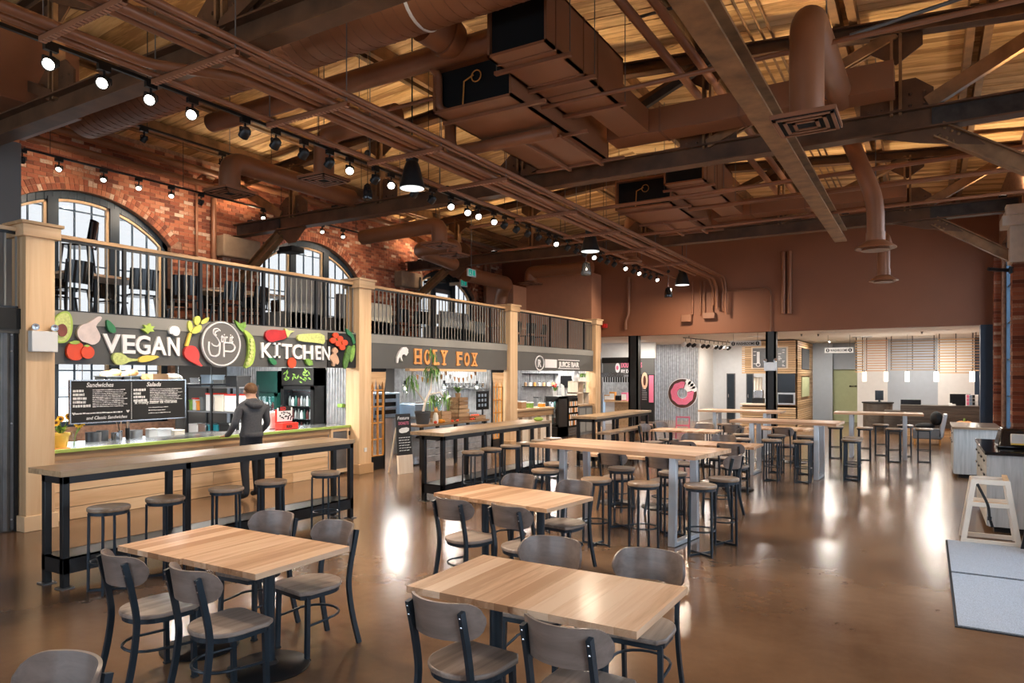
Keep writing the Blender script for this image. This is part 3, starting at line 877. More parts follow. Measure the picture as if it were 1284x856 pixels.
# ------------------------------------------------------------------ riveted roof trusses
CB, CT = 5.05, 5.33          # bottom chord underside and top
NODE = [-11.65, -9.2, -6.0, -2.8, -0.35]
def ibeam(m, p, q, w, h, t=0.02):
    """I section from p to q, p and q on the section's centre line"""
    p, q = Vector(p), Vector(q); d = (q - p).normalized()
    u = Vector((0, 0, 1)); a = d.cross(u).normalized(); b = a.cross(d).normalized()
    m.bar(p, q, t, h, b); m.bar(p + b * (h / 2 - t / 2), q + b * (h / 2 - t / 2), w, t, b); m.bar(p - b * (h / 2 - t / 2), q - b * (h / 2 - t / 2), w, t, b)
    return m
def truss(yc, label):
    t = thing('roof_truss', label, 'truss', (XM, yc, CB))
    m = ibeam(MB(), (XL + 0.1, yc, (CB + CT) / 2), (XR - 0.05, yc, (CB + CT) / 2), 0.22, CT - CB, 0.022)
    m.build('bottom_chord', 'steel_brown', t)
    for xa, xb in ((0.05, 1.5), (-13.45, -12.05)):
        MB().box(xa, xb, yc - 0.035, yc + 0.035, CB + 0.04, CT - 0.02).build('splice_plate', 'steel_dark', t)
    for s in (-1, 1):
        xe = XM + s * 7.55
        ibeam(MB(), (XM, yc, roof(XM) - 0.34), (xe, yc, roof(xe) - 0.34), 0.2, 0.19, 0.022).build('top_chord', 'steel_brown', t)
    for x in NODE:
        m = MB()
        for dx in (-0.05, 0.05): m.bar((x + dx, yc, CT - 0.05), (x + dx, yc, roof(x) - 0.36), 0.035, 0.14, (0, 1, 0))
        m.build('web_post', 'steel_rust', t)
        g = MB()
        g.prism([(-0.42, 0), (0.42, 0), (0.42, 0.28), (0.22, 0.44), (-0.22, 0.44), (-0.42, 0.28)], (x, yc + 0.012, CT - 0.03), (1, 0, 0), (0, 0, 1), 0.024)
        gp_ = g.build('gusset_plate', 'steel_brown', t)
        rv = MB()
        for i in range(5):
            for j in range(2):
                rv.ball((x - 0.32 + i * 0.16, yc - 0.016, CT + 0.06 + j * 0.15), 0.02, n=6, m=4)
        rv.build('rivets', 'steel_brown', gp_, smooth=True, kind='stuff')
        zt = roof(x) - 0.44
        g = MB().prism([(-0.3, 0), (0.3, 0), (0.3, -0.2), (0.0, -0.4), (-0.3, -0.2)][::-1], (x, yc + 0.012, zt + 0.02), (1, 0, 0), (0, 0, 1), 0.024)
        g.build('gusset_plate', 'steel_brown', t)
    top = lambda x: roof(x) - 0.42
    for a, b in ((-0.35, -2.8), (-2.8, -6.0), (-11.65, -9.2), (-9.2, -6.0)):
        m = MB()
        for dy in (-0.05, 0.05): m.bar((a, yc + dy, top(a)), (b, yc + dy, CT), 0.045, 0.13, (0, 0, 1))
        m.build('web_diagonal', 'steel_rust' if a in (-0.35,) else 'steel_brown', t)
    for a, b in ((0.0, 1.5), (-12.0, -13.5)):
        MB().bar((a, yc, CT + 0.05), (b, yc, top(b)), 0.11, 0.17, (0, 0, 1)).build('web_diagonal', 'steel_rust', t)
    # knee braces down to the wall pads
    for a, b, zb in ((0.12, 1.42, 4.17), (-12.0, -13.42, 4.05)):
        m = MB(); p, q = Vector((a, yc, CB - 0.03)), Vector((b, yc, zb))
        ibeam(m, p, q, 0.16, 0.20, 0.018)
        k = m.build('knee_brace', 'steel_rust', t)
        s = 1 if b > a else -1
        g = MB().prism([(0, 0), (0.95, 0), (0.62, -0.30), (0.40, -0.30)] if s < 0 else [(0, 0), (-0.95, 0), (-0.40, -0.16), (0.30, -0.30)][::-1], (a + (0.2 if s > 0 else -0.2) , yc + 0.01, CB), (1, 0, 0), (0, 0, 1), 0.02)
        g.build('gusset_plate', 'steel_brown', t)
        rv = MB(); d = (q - p).normalized(); up = Vector((-d.z, 0, d.x)) if d.x > 0 else Vector((d.z, 0, -d.x))
        for i in range(3):
            for j in (-0.05, 0.05): rv.ball(p + d * (0.05 + i * 0.09) + up * j + Vector((0, -0.012, 0)), 0.022, n=8, m=5)
        rv.build('rivets', 'steel_rust', k, smooth=True, kind='stuff')
    return t
truss(4.45, 'riveted steel roof truss nearest the viewer, at upper left')
truss(10.35, 'riveted steel roof truss in the middle of the hall, bracketed over the near knee brace')
truss(16.4, 'riveted steel roof truss farthest back, in front of the brown wall')
m = ibeam(MB(), (-1.6, YF, 4.92), (-1.6, 16.5, 4.92), 0.24, 0.26, 0.03)
m.build('steel_beam', 'steel_rust', label='long rusty steel beam running front to back under the trusses', cat='beam', org=(-1.6, 10, 4.79))
# black cross braces in the roof plane
for i, (p, q, lab) in enumerate((((-3.7, 9.9, 5.9), (-2.7, 10.1, 6.45), 'short black diagonal brace right of the air unit'),
                                 ((-8.6, 11.2, 6.5), (-7.3, 14.9, 5.6), 'long dark brace in the roof above the fox stall'))):
    MB().bar(p, q, 0.1, 0.1).build('roof_brace', 'steel_dark', label=lab, cat='brace')

# ------------------------------------------------------------------ ducts
def duct_round(m, pts, r, n=20, rad=0.3): return m.tube(bend(pts, rad, 5), r, n)
# spiral duct across the hall with seams and a white strap
t = thing('spiral_duct', 'big brown spiral duct crossing the roof at upper centre', 'duct', (-6, 6.0, 5.6))
MB().cyl((-11.5, 6.0, 6.05), (-1.9, 6.0, 6.05), 0.36, 28).build('duct_body', 'brown_duct', t, smooth=True)
sm = MB()
for i in range(60):
    x = -11.3 + i * 0.157
    sm.tube(arc((x, 6.0, 6.05), 0.361, 0, 2 * PI, 20, (0.18, 1, 0), (0, 0, 1))[:-1], 0.006, 4, closed=True)
sm.build('seam', 'brown_paint', t, kind='stuff')
MB().lathe((-4.75, 6.0, 6.05), [(0.366, 0), (0.372, 0.01), (0.372, 0.03), (0.366, 0.04)], 28, (1, 0, 0)).build('white_strap', 'white_paint', t)
MB().lathe((-4.95, 6.3, 5.95), [(0.22, 0), (0.22, 0.3), (0.25, 0.3), (0.25, 0.34), (0.2, 0.5)], 20, (0.2, 1, -0.1)).build('branch_collar', 'brown_duct', t, smooth=True)
m = MB().cyl((-9.6, 6.9, 5.85), (-4.25, 6.9, 5.85), 0.14, 18)
m.build('large_pipe', 'brown_pipe', label='smooth brown pipe crossing just behind the spiral duct', cat='pipe', smooth=True)
def air_unit(yo, lab1, lab2, lab3):
    # open-ended box duct
    t = thing('box_duct', lab1, 'duct', (-3.8, 7.5 + yo, 5.4))
    x0, x1, y0, y1, z0, z1 = -4.16, -3.42, 6.42 + yo, 8.55 + yo, 5.40, 6.05
    m = MB(); w = 0.03
    m.box(x0, x1, y0, y1, z0, z0 + w); m.box(x0, x1, y0, y1, z1 - w, z1); m.box(x0, x0 + w, y0, y1, z0, z1); m.box(x1 - w, x1, y0, y1, z0, z1)
    m.build('duct_body', 'brown_duct', t)
    MB().box(x0 + w, x1 - w, y0 + 0.05, y0 + 0.09, z0 + w, z1 - w).build('opening', 'hollow_shade', t)  # solid black plate painted as the shade inside the duct
    for yy in (y0 + 0.35, y0 + 1.0, y0 + 1.95):
        MB().bar((x0 - 0.12, yy, z0 - 0.02), (x1 + 0.12, yy, z0 - 0.02), 0.05, 0.04).build('hanger_bar', 'brown_pipe', t)
        for xx in (x0 - 0.1, x1 + 0.1): MB().cyl((xx, yy, z0), (xx, yy, roof(xx) - 0.02), 0.006, 6).build('hanger_rod', 'galv_dark', t)
    for yy in (y0 + 0.2, y0 + 0.9, y0 + 1.3): MB().box(x0 - 0.008, x1 + 0.008, yy, yy + 0.025, z0 - 0.008, z1 + 0.008).build('seam', 'brown_paint', t)
    # lower fan unit with an open front showing pipework
    t = thing('fan_coil_unit', lab2, 'air unit', (-4.9, 8.5 + yo, 5.2))
    x0, x1, y0, y1, z0, z1 = -5.35, -4.2, 7.0 + yo, 9.9 + yo, 5.20, 5.78
    m = MB(); m.box(x0, x1, y0, y1, z0, z0 + w); m.box(x0, x1, y0, y1, z1 - w, z1); m.box(x0, x0 + w, y0, y1, z0, z1); m.box(x1 - w, x1, y0, y1, z0, z1); m.box(x0, x1, y1 - w, y1, z0, z1)
    m.build('casing', 'brown_duct', t)
    MB().box(x0 + w, x1 - w, y0 + 0.12, y0 + 0.16, z0 + w, z1 - w).build('opening', 'hollow_shade', t)  # black plate stands in for the shaded inside of the casing
    cp = MB(); cp.tube(arc((x0 + 0.6, y0 + 0.08, z0 + 0.38), 0.07, 0, 2 * PI, 14, (1, 0, 0), (0, 0, 1))[:-1], 0.008, 6, closed=True)
    cp.tube([(x0 + 0.4, y0 + .08, z0 + .05), (x0 + 0.42, y0 + .08, z0 + .35), (x0 + .56, y0 + .08, z0 + .4)], 0.01, 6)
    cp.build('copper_pipe', 'orange_wood', t)
    for yy in (y0 + 0.3, y0 + 1.5, y1 - 0.1):
        MB().bar((x0 - 0.05, yy, z0 - 0.02), (x1 + 0.3, yy, z0 - 0.02), 0.05, 0.04).build('hanger_bar', 'brown_pipe', t)
    for xx in (x0 + 0.5, x1 - 0.1): MB().bar((xx, y0 + 1.4, z0 - 0.045), (xx, y1, z0 - 0.045), 0.05, 0.04).build('support_rail', 'brown_pipe', t)
    # supply duct that turns right along the truss
    t = thing('supply_duct', lab3, 'duct', (-2.2, 9.7 + yo, 5.18))
    m = MB(); m.box(-4.1, -0.35, 9.6 + yo, 10.05 + yo, 5.40, 5.74)
    m.build('duct_body', 'brown_duct', t)
    MB().box(-3.9, -3.45, 8.55 + yo, 9.6 + yo, 5.42, 5.74).build('duct_neck', 'brown_duct', t)
    for xx in (-3.3, -2.2, -1.1): MB().box(xx, xx + 0.03, 9.59 + yo, 10.06 + yo, 5.39, 5.75).build('seam', 'brown_paint', t)
air_unit(0, 'open-ended box duct showing a black mouth, at top centre', 'fan unit with an open front of pipework, beside the open box duct', 'rectangular supply duct running along the front of the middle truss')
air_unit(5.95, 'smaller-looking open box duct hanging behind the middle truss', 'fan unit hanging behind the middle truss', 'rectangular supply duct along the far truss before the brown wall')
def square_diffuser(m, c, s):
    x, y, z = c
    m.box(x - s, x + s, y - s, y + s, z, z + 0.03)
def drop(name, label, pts, r, end, size, roundend=False):
    t = thing(name, label, 'duct', end)
    MB().tube(bend(pts, r * 2.2, 6), r, 20).build('duct_body', 'brown_duct', t, smooth=True)
    x, y, z = end
    if roundend:
        MB().lathe(end, [(size, 0), (size * 0.98, 0.02), (r * 1.08, 0.12), (r * 1.08, 0.25)], 24).build('diffuser', 'brown_duct', t, smooth=True)
        MB().lathe((x, y, z - 0.03), [(0.0, 0), (size * 0.72, 0.0), (size * 0.6, 0.035)], 24).build('diffuser_cone', 'brown_paint', t, smooth=True)
    else:
        MB().box(x - size, x + size, y - size, y + size, z + 0.02, z + 0.06).build('diffuser', 'brown_duct', t)
        for k in (0.92, 0.66, 0.4):
            m = MB(); s = size * k; w = 0.03
            for a, b, c, d in ((-s, s, -s, -s + w), (-s, s, s - w, s), (-s, -s + w, -s, s), (s - w, s, -s, s)): m.box(x + a, x + b, y + c, y + d, z, z + 0.025)
            m.build('louvre', 'brown_pipe', t)
        MB().box(x - size * .95, x + size * .95, y - size * .95, y + size * .95, z + 0.012, z + 0.02).build('throat_shade', 'hollow_shade', t)  # black plate imitates the shade behind the louvres
    p = Vector(pts[1])
    for q in (p, (p + Vector(pts[0])) / 2): MB().cyl((q.x, q.y, q.z + r * .9), (q.x, q.y, roof(q.x) - .01), .006, 6).build('hanger_rod', 'galv_dark', t)
    return t
drop('diffuser_duct', 'round brown duct dropping to a square diffuser at upper right', [(-0.97, 10.0, 5.52), (-0.97, 7.0, 5.30), (-0.97, 7.0, 4.30)], 0.155, (-0.97, 7.0, 4.24), 0.28)
drop('diffuser_duct', 'slanting brown duct with a round diffuser behind the middle truss', [(-1.1, 12.0, 5.75), (-0.68, 12.0, 4.6), (-0.68, 12.0, 3.95)], 0.125, (-0.68, 12.0, 3.85), 0.29, True)
drop('diffuser_duct', 'farthest round diffuser duct before the brown wall at right', [(-0.81, 18.5, 4.95), (-0.81, 17.0, 4.9), (-0.81, 17.0, 4.05)], 0.125, (-0.81, 17.0, 3.95), 0.29, True)
drop('diffuser_duct', 'square diffuser duct above the kitchen railing, left of the pair', [(-9.9, 11.3, 5.45), (-9.9, 7.45, 5.45), (-9.9, 7.45, 4.95)], 0.17, (-9.9, 7.45, 4.9), 0.30)
drop('diffuser_duct', 'square diffuser duct above the kitchen railing, right of the pair', [(-6.7, 7.9, 5.75), (-8.2, 7.9, 5.72), (-8.2, 7.9, 5.05)], 0.16, (-8.2, 7.9, 4.98), 0.29)
drop('diffuser_duct', 'curved duct with a square diffuser above the fox railing', [(-11.2, 12.0, 5.1), (-9.0, 12.0, 5.15), (-9.0, 12.0, 4.75)], 0.17, (-9.0, 12.0, 4.68), 0.29)
drop('diffuser_duct', 'long straight duct with a diffuser in front of the far truss', [(-11.0, 15.3, 4.92), (-10.6, 13.2, 4.95), (-9.4, 13.1, 4.9), (-9.4, 13.1, 4.75)], 0.17, (-9.4, 13.1, 4.66), 0.26)
drop('diffuser_duct', 'round diffuser duct hanging behind the middle bell lamp', [(-6.6, 17.5, 6.0), (-6.6, 17.0, 6.0), (-6.6, 17.0, 4.95)], 0.16, (-6.6, 17.0, 4.85), 0.30, True)
drop('diffuser_duct', 'duct ending in a square diffuser by the brown wall boxes', [(-9.0, 19.9, 5.3), (-11.2, 19.9, 5.3), (-11.2, 19.9, 5.0)], 0.2, (-11.2, 19.9, 4.9), 0.3)
MB().cyl((-11.9, 18, 5.1), (-11.9, 18, roof(-11.9)), .006, 6).tube(bend([(-11.9, 17.2, 4.95), (-11.9, 19.6, 4.95), (-12.3, 19.9, 4.75), (-12.4, 19.95, 4.2)], 0.4, 5), 0.22, 18).build('bent_duct', 'brown_duct', label='fat brown duct bending down to the wall box at far left', cat='duct', smooth=True)
# big brown box duct at the upper left corner
t = thing('box_duct', 'large brown box duct at the top left edge behind the first track lamps', 'duct', (-9.9, 4.9, 4.95))
MB().box(-11.3, -9.75, 3.9, 5.0, 5.36, 6.3).build('duct_body', 'brown_duct', t)
MB().box(-11.32, -9.73, 3.88, 5.02, 5.33, 5.37).build('duct_flange', 'brown_pipe', t)
MB().bar((-9.9, 3.2, 5.2), (-8.9, 3.7, 5.9), 0.03, 0.09).build('stay_strap', 'yellow_pot', t)
# elbow pipe under the fan unit
m = MB().tube(bend([(-5.88, 8.1, 5.75), (-5.88, 8.1, 5.1), (-4.2, 8.1, 5.1)], 0.18, 6), 0.085, 16)
m.build('elbow_pipe', 'brown_pipe', label='open-ended elbow pipe hanging under the fan unit', cat='pipe', smooth=True)
MB().tube(bend([(-5.3, 6.9, 5.75), (-5.3, 7.05, 5.7), (-5.3, 7.05, 5.25), (-5.1, 7.3, 5.25)], 0.12, 5), 0.05, 12).build('valve_pipe', 'brown_pipe', label='short valve pipe in front of the fan unit', cat='pipe', smooth=True)

# ------------------------------------------------------------------ pipe runs
def run(label, pts, r, mat='brown_pipe', n=12, name='pipe', b=0.15):
    return MB().tube(bend(pts, b, 4), r, n).build(name, mat, label=label, cat='pipe', smooth=True)
PX_ = [(-5.36, 4.93, 0.032), (-5.43, 4.91, 0.02), (-5.64, 4.91, 0.052), (-5.74, 4.89, 0.034)]
names = ['rightmost', 'second from the right', 'third from the right', 'fourth from the right']
for i, (x, z, r) in enumerate(PX_):
    run('long brown pipe in the bundle over the track lamps, ' + names[i], [(x, YF, z), (x, 21.6 - 0.1 * i, z), (x + .02, 21.75, z - 0.3), (x + .02, 21.8, 3.8 + 0.1 * i)], r)
run('thick brown pipe jogging sideways in front of the bundle at upper left', [(-6.49, YF, 4.91), (-6.45, 3.95, 4.91), (-5.95, 4.6, 4.91), (-5.93, 20.5, 4.91)], 0.05)
run('thin brown pipe running back at the left of the bundle', [(-6.58, YF, 4.88), (-6.56, 20.9, 4.88)], 0.03)
# perforated strut hangers
def strut(y, i):
    t = thing('strut_hanger', 'perforated strut hanger under the pipe bundle, %s from the viewer' % ['nearest', 'second', 'third', 'fourth', 'fifth', 'sixth', 'seventh', 'eighth', 'ninth'][i], 'hanger', (-6.03, y, 4.82), group='strut hangers of the pipe bundle')
    m = MB(); m.box(-6.62, -5.34, y - 0.025, y - 0.021, 4.80, 4.85); m.box(-6.62, -5.34, y + 0.021, y + 0.025, 4.80, 4.85); m.box(-6.62, -5.34, y - 0.025, y + 0.025, 4.845, 4.85)
    m.build('channel', 'brown_pipe', t)
    h = MB(); x = -6.60
    while x < -5.38:
        h.box(x, x + 0.035, y - 0.025, y + 0.025, 4.795, 4.80); x += 0.055
    h.build('slotted_face', 'peach_panel', t, kind='stuff')
    for x in (-6.59, -5.37): MB().cyl((x, y, 4.85), (x, y, roof(x) - 0.02), 0.006, 6).build('rod', 'galv_dark', t)
for i, y in enumerate((3.08, 4.1, 5.5, 7.2, 8.8, 11.2, 13.2, 15.4, 17.8)): strut(y, i)
# pipes along the brick wall
run('upper rust-coloured pipe along the brick wall', [(-13.2, 5.2, 6.25), (-13.2, 21.7, 6.25)], 0.075)
run('lower rust-coloured pipe along the brick wall', [(-13.2, 4.9, 5.98), (-13.2, 10.1, 5.98), (-13.2, 10.2, 5.98)], 0.065)
for i, (y, x) in enumerate(((9.35, -13.52), (9.75, -13.5))):
    run(['narrow downpipe on the brickwork between the first two windows, left one', 'thick downpipe on the brickwork between the first two windows, right one'][i], [(x, y, 2.72), (x, y, 6.15), (x + .25, y, 6.2)], 0.028 + 0.03 * i)
run('dark downpipe on the brickwork beside the first stone pad', [(-13.25, 10.9, 2.72), (-13.25, 10.9, 5.0)], 0.03, 'steel_dark')
run('dark downpipe on the brickwork beside the second stone pad', [(-13.25, 16.7, 2.72), (-13.25, 16.7, 4.9)], 0.03, 'steel_dark')
run('brown downpipe beside the far arched window', [(-13.4, 20.55, 2.72), (-13.4, 20.55, 5.9)], 0.07)
run('second brown downpipe beside the far arched window', [(-13.4, 20.85, 2.72), (-13.4, 20.85, 6.2)], 0.05)
for i, x in enumerate((-9.8, -7.9)):
    pass
# thin pipes and conduits across the bays
run('thin brown pipe crossing under the box duct at top centre', [(-4.35, 7.75, 5.22), (-4.3, 7.75, 5.3), (-1.7, 7.75, 5.3), (1.5, 7.75, 5.3)], 0.028)
run('thin brown pipe crossing behind the middle truss', [(-8.2, 12.0, 5.0), (1.5, 12.0, 5.1)], 0.035)
run('brown pipe crossing below the knee brace at right', [(-4.0, 13.4, 5.15), (1.5, 13.4, 5.15)], 0.04)
run('thin brown pipe crossing before the far truss', [(-9.0, 14.4, 4.95), (1.5, 14.4, 5.0)], 0.03)
run('grey conduit crossing under the deck at upper right', [(-3.2, 8.2, 6.35), (1.4, 8.2, 6.35)], 0.02, 'galv_dark')
run('fat pale pipe coming down through the deck at top right', [(0.45, 8.35, 6.5), (0.42, 8.6, 5.85)], 0.07, 'peach_panel')
run('grey sprinkler branch with red fittings at upper right', [(-0.75, 8.7, 5.75), (0.42, 8.62, 5.85)], 0.022, 'galv_dark')
run('left pipe of the pair running back along the roof right of the box duct', [(-3.02, 2.0, 6.2), (-3.02, 21.5, 6.2)], 0.06)
run('right pipe of the pair running back along the roof right of the box duct', [(-2.72, 2.0, 6.25), (-2.72, 21.5, 6.25)], 0.06)
run('thin brown pipe just below and behind the big smooth pipe', [(-8.2, 7.3, 5.55), (-5.3, 7.3, 5.55)], 0.025)
for i, x in enumerate((-2.3, -2.15, -2.0, -1.88)):
    run('thin conduit under the deck left of the long beam, %s from the left' % ['first', 'second', 'third', 'fourth'][i], [(x, 3, 6.72), (x, 21.8, 6.72)], 0.018, 'steel_rust')
# pipes standing on the brown wall
for i, (px, lab) in enumerate(((982, 'left of the pair of thick pipes down the brown wall'), (990, 'right of the pair of thick pipes down the brown wall'))):
    p = ony(px, 320, 21.9); run(lab, [(p.x, 21.92, 3.75), (p.x, 21.92, 5.6)], 0.065)
p = ony(788, 380, 21.9); run('offset brown pipe on the wall near the red alarm', [(p.x, 21.92, 5.2), (p.x, 21.92, 3.95), (p.x - 0.1, 21.9, 3.75), (p.x - .1, 21.92, 3.45)], 0.06)
p = ony(966, 300, 21.9); q = ony(905, 300, 21.9)
run('thin conduit looping up the brown wall', [(p.x, 21.95, 3.24), (p.x, 21.95, 4.55), (q.x, 21.95, 4.55), (q.x, 21.95, 3.9)], 0.022, 'brown_paint')
for i, px in enumerate((868, 878, 883, 893)):
    p = ony(px, 380, 21.9); run('conduit dropping into the wall junction boxes, %s from the left' % ['first', 'second', 'third', 'fourth'][i], [(p.x, 21.93, 3.85), (p.x, 21.93, 4.9)], 0.03)
p = ony(862, 402, 21.9); MB().box(p.x - .18, p.x + .15, 21.8, 21.99, 3.62, 3.85).build('junction_box', 'brown_paint', label='brown junction box on the wall, left', cat='box', bevel=.01)
p = ony(888, 400, 21.9); MB().box(p.x - .15, p.x + .22, 21.82, 21.99, 3.70, 3.88).build('junction_box', 'brown_paint', label='brown junction box on the wall, right', cat='box', bevel=.01)
p = ony(756, 408, 21.8); t = thing('fire_alarm', 'small red fire alarm at the end of the mezzanine', 'alarm', (p.x, 21.9, p.z - .06))
MB().box(p.x - .09, p.x + .09, 21.9, 22.0, p.z - .07, p.z + .07).build('alarm_body', 'red_alarm', t, bevel=.01)
MB().cyl((p.x, 21.9, p.z), (p.x, 21.87, p.z), .045, 12).build('sounder', 'red_plastic', t)

# ------------------------------------------------------------------ lamps
def head(parent, c, aim, lit, r=0.062, l=0.13, strength=0):
    """black spot can under a track: adapter, yoke, can, lens"""
    x, y, z = c; aim = Vector(aim).normalized()
    cc = Vector((x, y, z - 0.17))
    h = MB().box(x - 0.025, x + 0.025, y - 0.06, y + 0.06, z - 0.06, z - 0.005)
    h.cyl((x, y, z - 0.06), (x, y, z - 0.12), 0.012, 6)
    h.bar((x, y - r - .008, z - 0.12), (x, y + r + .008, z - 0.12), .02, .01); h.bar((x, y - r - .008, z - 0.12), (x, y - r - .008, z - 0.18), .01, .02); h.bar((x, y + r + .008, z - 0.12), (x, y + r + .008, z - 0.18), .01, .02)
    hd = h.build('lamp_head', 'black_metal', parent)
    MB().lathe(cc - aim * l * 0.5, [(r * 0.55, 0), (r * 0.9, 0.02), (r, 0.05), (r, l), (r * 0.86, l), (r * 0.84, l - 0.02)], 14, aim).build('lamp_can', 'black_metal', hd, smooth=True)
    MB().lathe(cc - aim * l * 0.5, [(0, l - 0.018), (r * 0.85, l - 0.018)], 14, aim).build('lens', 'lamp_face' if lit else 'black_gloss', hd)
def track(label, x, z, y0, y1):
    t = thing('track_light', label, 'track light', (x, (y0 + y1) / 2, z))
    MB().box(x - 0.018, x + 0.018, y0, y1, z - 0.004, z + 0.03).build('rail', 'black_metal', t)
    s = MB(); yy = y0 + 0.4
    while yy < y1:
        s.cyl((x, yy, z + 0.03), (x, yy, roof(x) - 0.02), 0.005, 6); yy += 2.4
    s.build('suspension', 'black_metal', t)
    return t
t = track('long black track of spot lamps down the hall in front of the stalls', -7.05, 5.0, 1.5, 20.9)
litpx = [(69, 78), (133, 103), (192, 124), (243, 143), (437, 214), (491, 232), (557, 260), (580, 267), (599, 271), (618, 278), (692, 306), (738, 323), (776, 337), (793, 343), (816, 351), (836, 357)]
lity = [onz(a, b, 4.82).y for a, b in litpx]
ys = list(lity); yy = 2.3
while yy < 20.6:
    if min(abs(yy - q) for q in lity) > 0.3: ys.append(yy)
    yy += 0.46
for y in sorted(ys):
    if y > 20.8: continue
    lit = y in lity
    head(t, (-7.05, y, 5.0), (0.55, -0.62, -0.55) if lit else (-0.75, 0.1, -0.62), lit)
TR2 = track('black track with three small spots high over the mezzanine', -10.5, 5.77, 6.0, 12.5)
for y in (6.35, 7.75, 9.05, 10.6): head(TR2, (-10.5, y, 5.77), (-0.5, -.2, -0.75), False, 0.045, 0.11)
TR3 = track('black track along the brick wall with four lit spots', -12.5, 5.55, 5.55, 13.5)
for px, py, lit in ((28, 190, 0), (74, 205, 1), (130, 220, 1), (174, 231, 1), (215, 241, 1), (252, 248, 0), (330, 278, 1), (372, 285, 1), (404, 290, 1), (430, 293, 1)):
    y = onx(px, py, -12.5).y
    head(TR3, (-12.5, y, 5.55), (0.6, -0.45, -0.7) if lit else (-.6, 0, -.7), lit, 0.05, 0.1)
def bell(label, c, r=0.21):
    t = thing('bell_pendant', label, 'pendant lamp', c)
    x, y, z = c
    MB().lathe((x, y, z), [(r * 0.97, 0.0), (r, 0.0), (r * 0.98, 0.03), (r * 0.80, 0.16), (r * 0.62, 0.30), (r * 0.5, 0.36), (r * 0.44, 0.38), (r * 0.5, 0.40), (r * 0.5, 0.48), (r * 0.3, 0.51), (0.02, 0.52)], 28).build('shade', 'black_metal', t, smooth=True)
    MB().lathe((x, y, z - 0.004), [(0, 0), (r * 0.93, 0)], 24).build('lens', 'bell_lens', t)
    MB().cyl((x, y, z + 0.5), (x, y, roof(x) - 0.02), 0.01, 8).build('stem', 'black_metal', t)
    add_light('bell_lamp', 'AREA', (x, y, z - 0.02), 130, (1.0, 0.82, 0.62), r * 1.9, target=(x, y, 0))
bell('large black bell pendant above the kitchen, nearest of three', (-6.37, 7.84, 4.6), 0.185)
bell('large black bell pendant in mid hall, second of three', (-6.28, 13.8, 4.6), 0.21)
bell('large black bell pendant near the brown wall, farthest of three', (-6.25, 20.3, 4.6), 0.22)
def speaker(label, c, r=0.075, h=0.24):
    t = thing('hanging_speaker', label, 'speaker', c)
    x, y, z = c
    MB().lathe((x, y, z), [(0.0, 0.0), (r * 0.9, 0), (r, 0.02), (r * 0.92, 0.12), (r * 0.7, h - 0.03), (r * 0.3, h), (0.01, h + 0.01)], 20).build('shell', 'black_gloss', t, smooth=True)
    MB().cyl((x, y, z + h), (x, y, roof(x) - .01), 0.006, 6).build('cable', 'stainless', t)
    MB().ball((x, y, z + h + 0.47), 0.05, n=10, m=6).build('canopy', 'black_metal', t, smooth=True)
speaker('small hanging speaker left of the nearest bell pendant', tuple(onz(461, 250, 4.6)))
speaker('small hanging speaker below the middle bell pendant', tuple(onz(735, 345, 4.2)), 0.12, 0.3)
speaker('small hanging speaker below the farthest bell pendant', tuple(onz(838, 373, 4.2)), 0.12, 0.3)
# exit signs
for px, py, X_, lab in ((591, 342, -11.0, 'green running-man exit sign hanging before the far arched window'), (581, 355, -13.2, 'green exit sign on the head of the far window door')):
    p = onx(px, py, X_)
    t = thing('exit_sign', lab, 'sign', (p.x, p.y, p.z - 0.12))
    MB().box(p.x - .02, p.x + .03, p.y - .2, p.y + .2, p.z - .11, p.z + .11).build('sign_box', 'white_plastic', t, bevel=.008)
    MB().box(p.x + .03, p.x + .034, p.y - .17, p.y - 0.01, p.z - .085, p.z + .085).build('green_panel', 'exit_green', t)
    m = MB(); m.box(p.x + .034, p.x + .037, p.y - .13, p.y - .08, p.z - .04, p.z + .0); m.ball((p.x + .035, p.y - .09, p.z + .035), .004, .018, .018, 8, 6); m.bar((p.x + .036, p.y - .12, p.z - .03), (p.x + .036, p.y - .15, p.z - .07), .01, .015); m.bar((p.x + .036, p.y - .09, p.z - .03), (p.x + .036, p.y - .05, p.z - .07), .01, .015)
    m.build('running_figure', 'white_plastic', t)
    MB().box(p.x + .03, p.x + .034, p.y + .04, p.y + .14, p.z - .07, p.z + .07).build('green_panel', 'exit_green', t)
    if p.x < -13: MB().box(-13.75, p.x, p.y - .04, p.y + .04, p.z - .05, p.z + .05).build('bracket', 'white_plastic', t)
    MB().cyl((p.x, p.y, p.z + .11), (p.x, p.y, roof(p.x) if p.x > -13 else p.z + .3), .01, 6).build('stem', 'galv_dark', t)
# ---- spots of the track aimed at the stall fronts, and the wall washers
for y, zt, pw in ((5.2, 2.0, 300), (7.2, 2.2, 300), (9.0, 2.0, 280), (11.5, 2.1, 280), (13.6, 2.2, 280), (15.4, 2.2, 200), (17.5, 2.2, 280), (19.6, 2.2, 260), (20.6, 3.6, 160)):
    add_light('track_spot', 'SPOT', (-7.15, y, 4.78), pw, (1, 0.83, 0.66), 0.12, target=(-9.6, y + 0.1, zt), spot=R(70), blend=0.8)
for y, pw in ((2.9, 460), (4.55, 420), (7.24, 900), (10.2, 450), (13.2, 450), (16.6, 450)):
    add_light('track_spot', 'SPOT', (-7.0, y, 4.78), pw, (1, 0.80, 0.60), 0.07, target=(-2.4, y + .1, 0), spot=R(66), blend=0.5)
for y in (6.4, 7.5, 8.5, 9.3, 12.5, 14.0, 16.5):
    add_light('wall_spot', 'SPOT', (-12.4, y, 5.35), 60, (1, 0.80, 0.60), 0.05, target=(-13.6, y, 4.9), spot=R(130), blend=0.9)
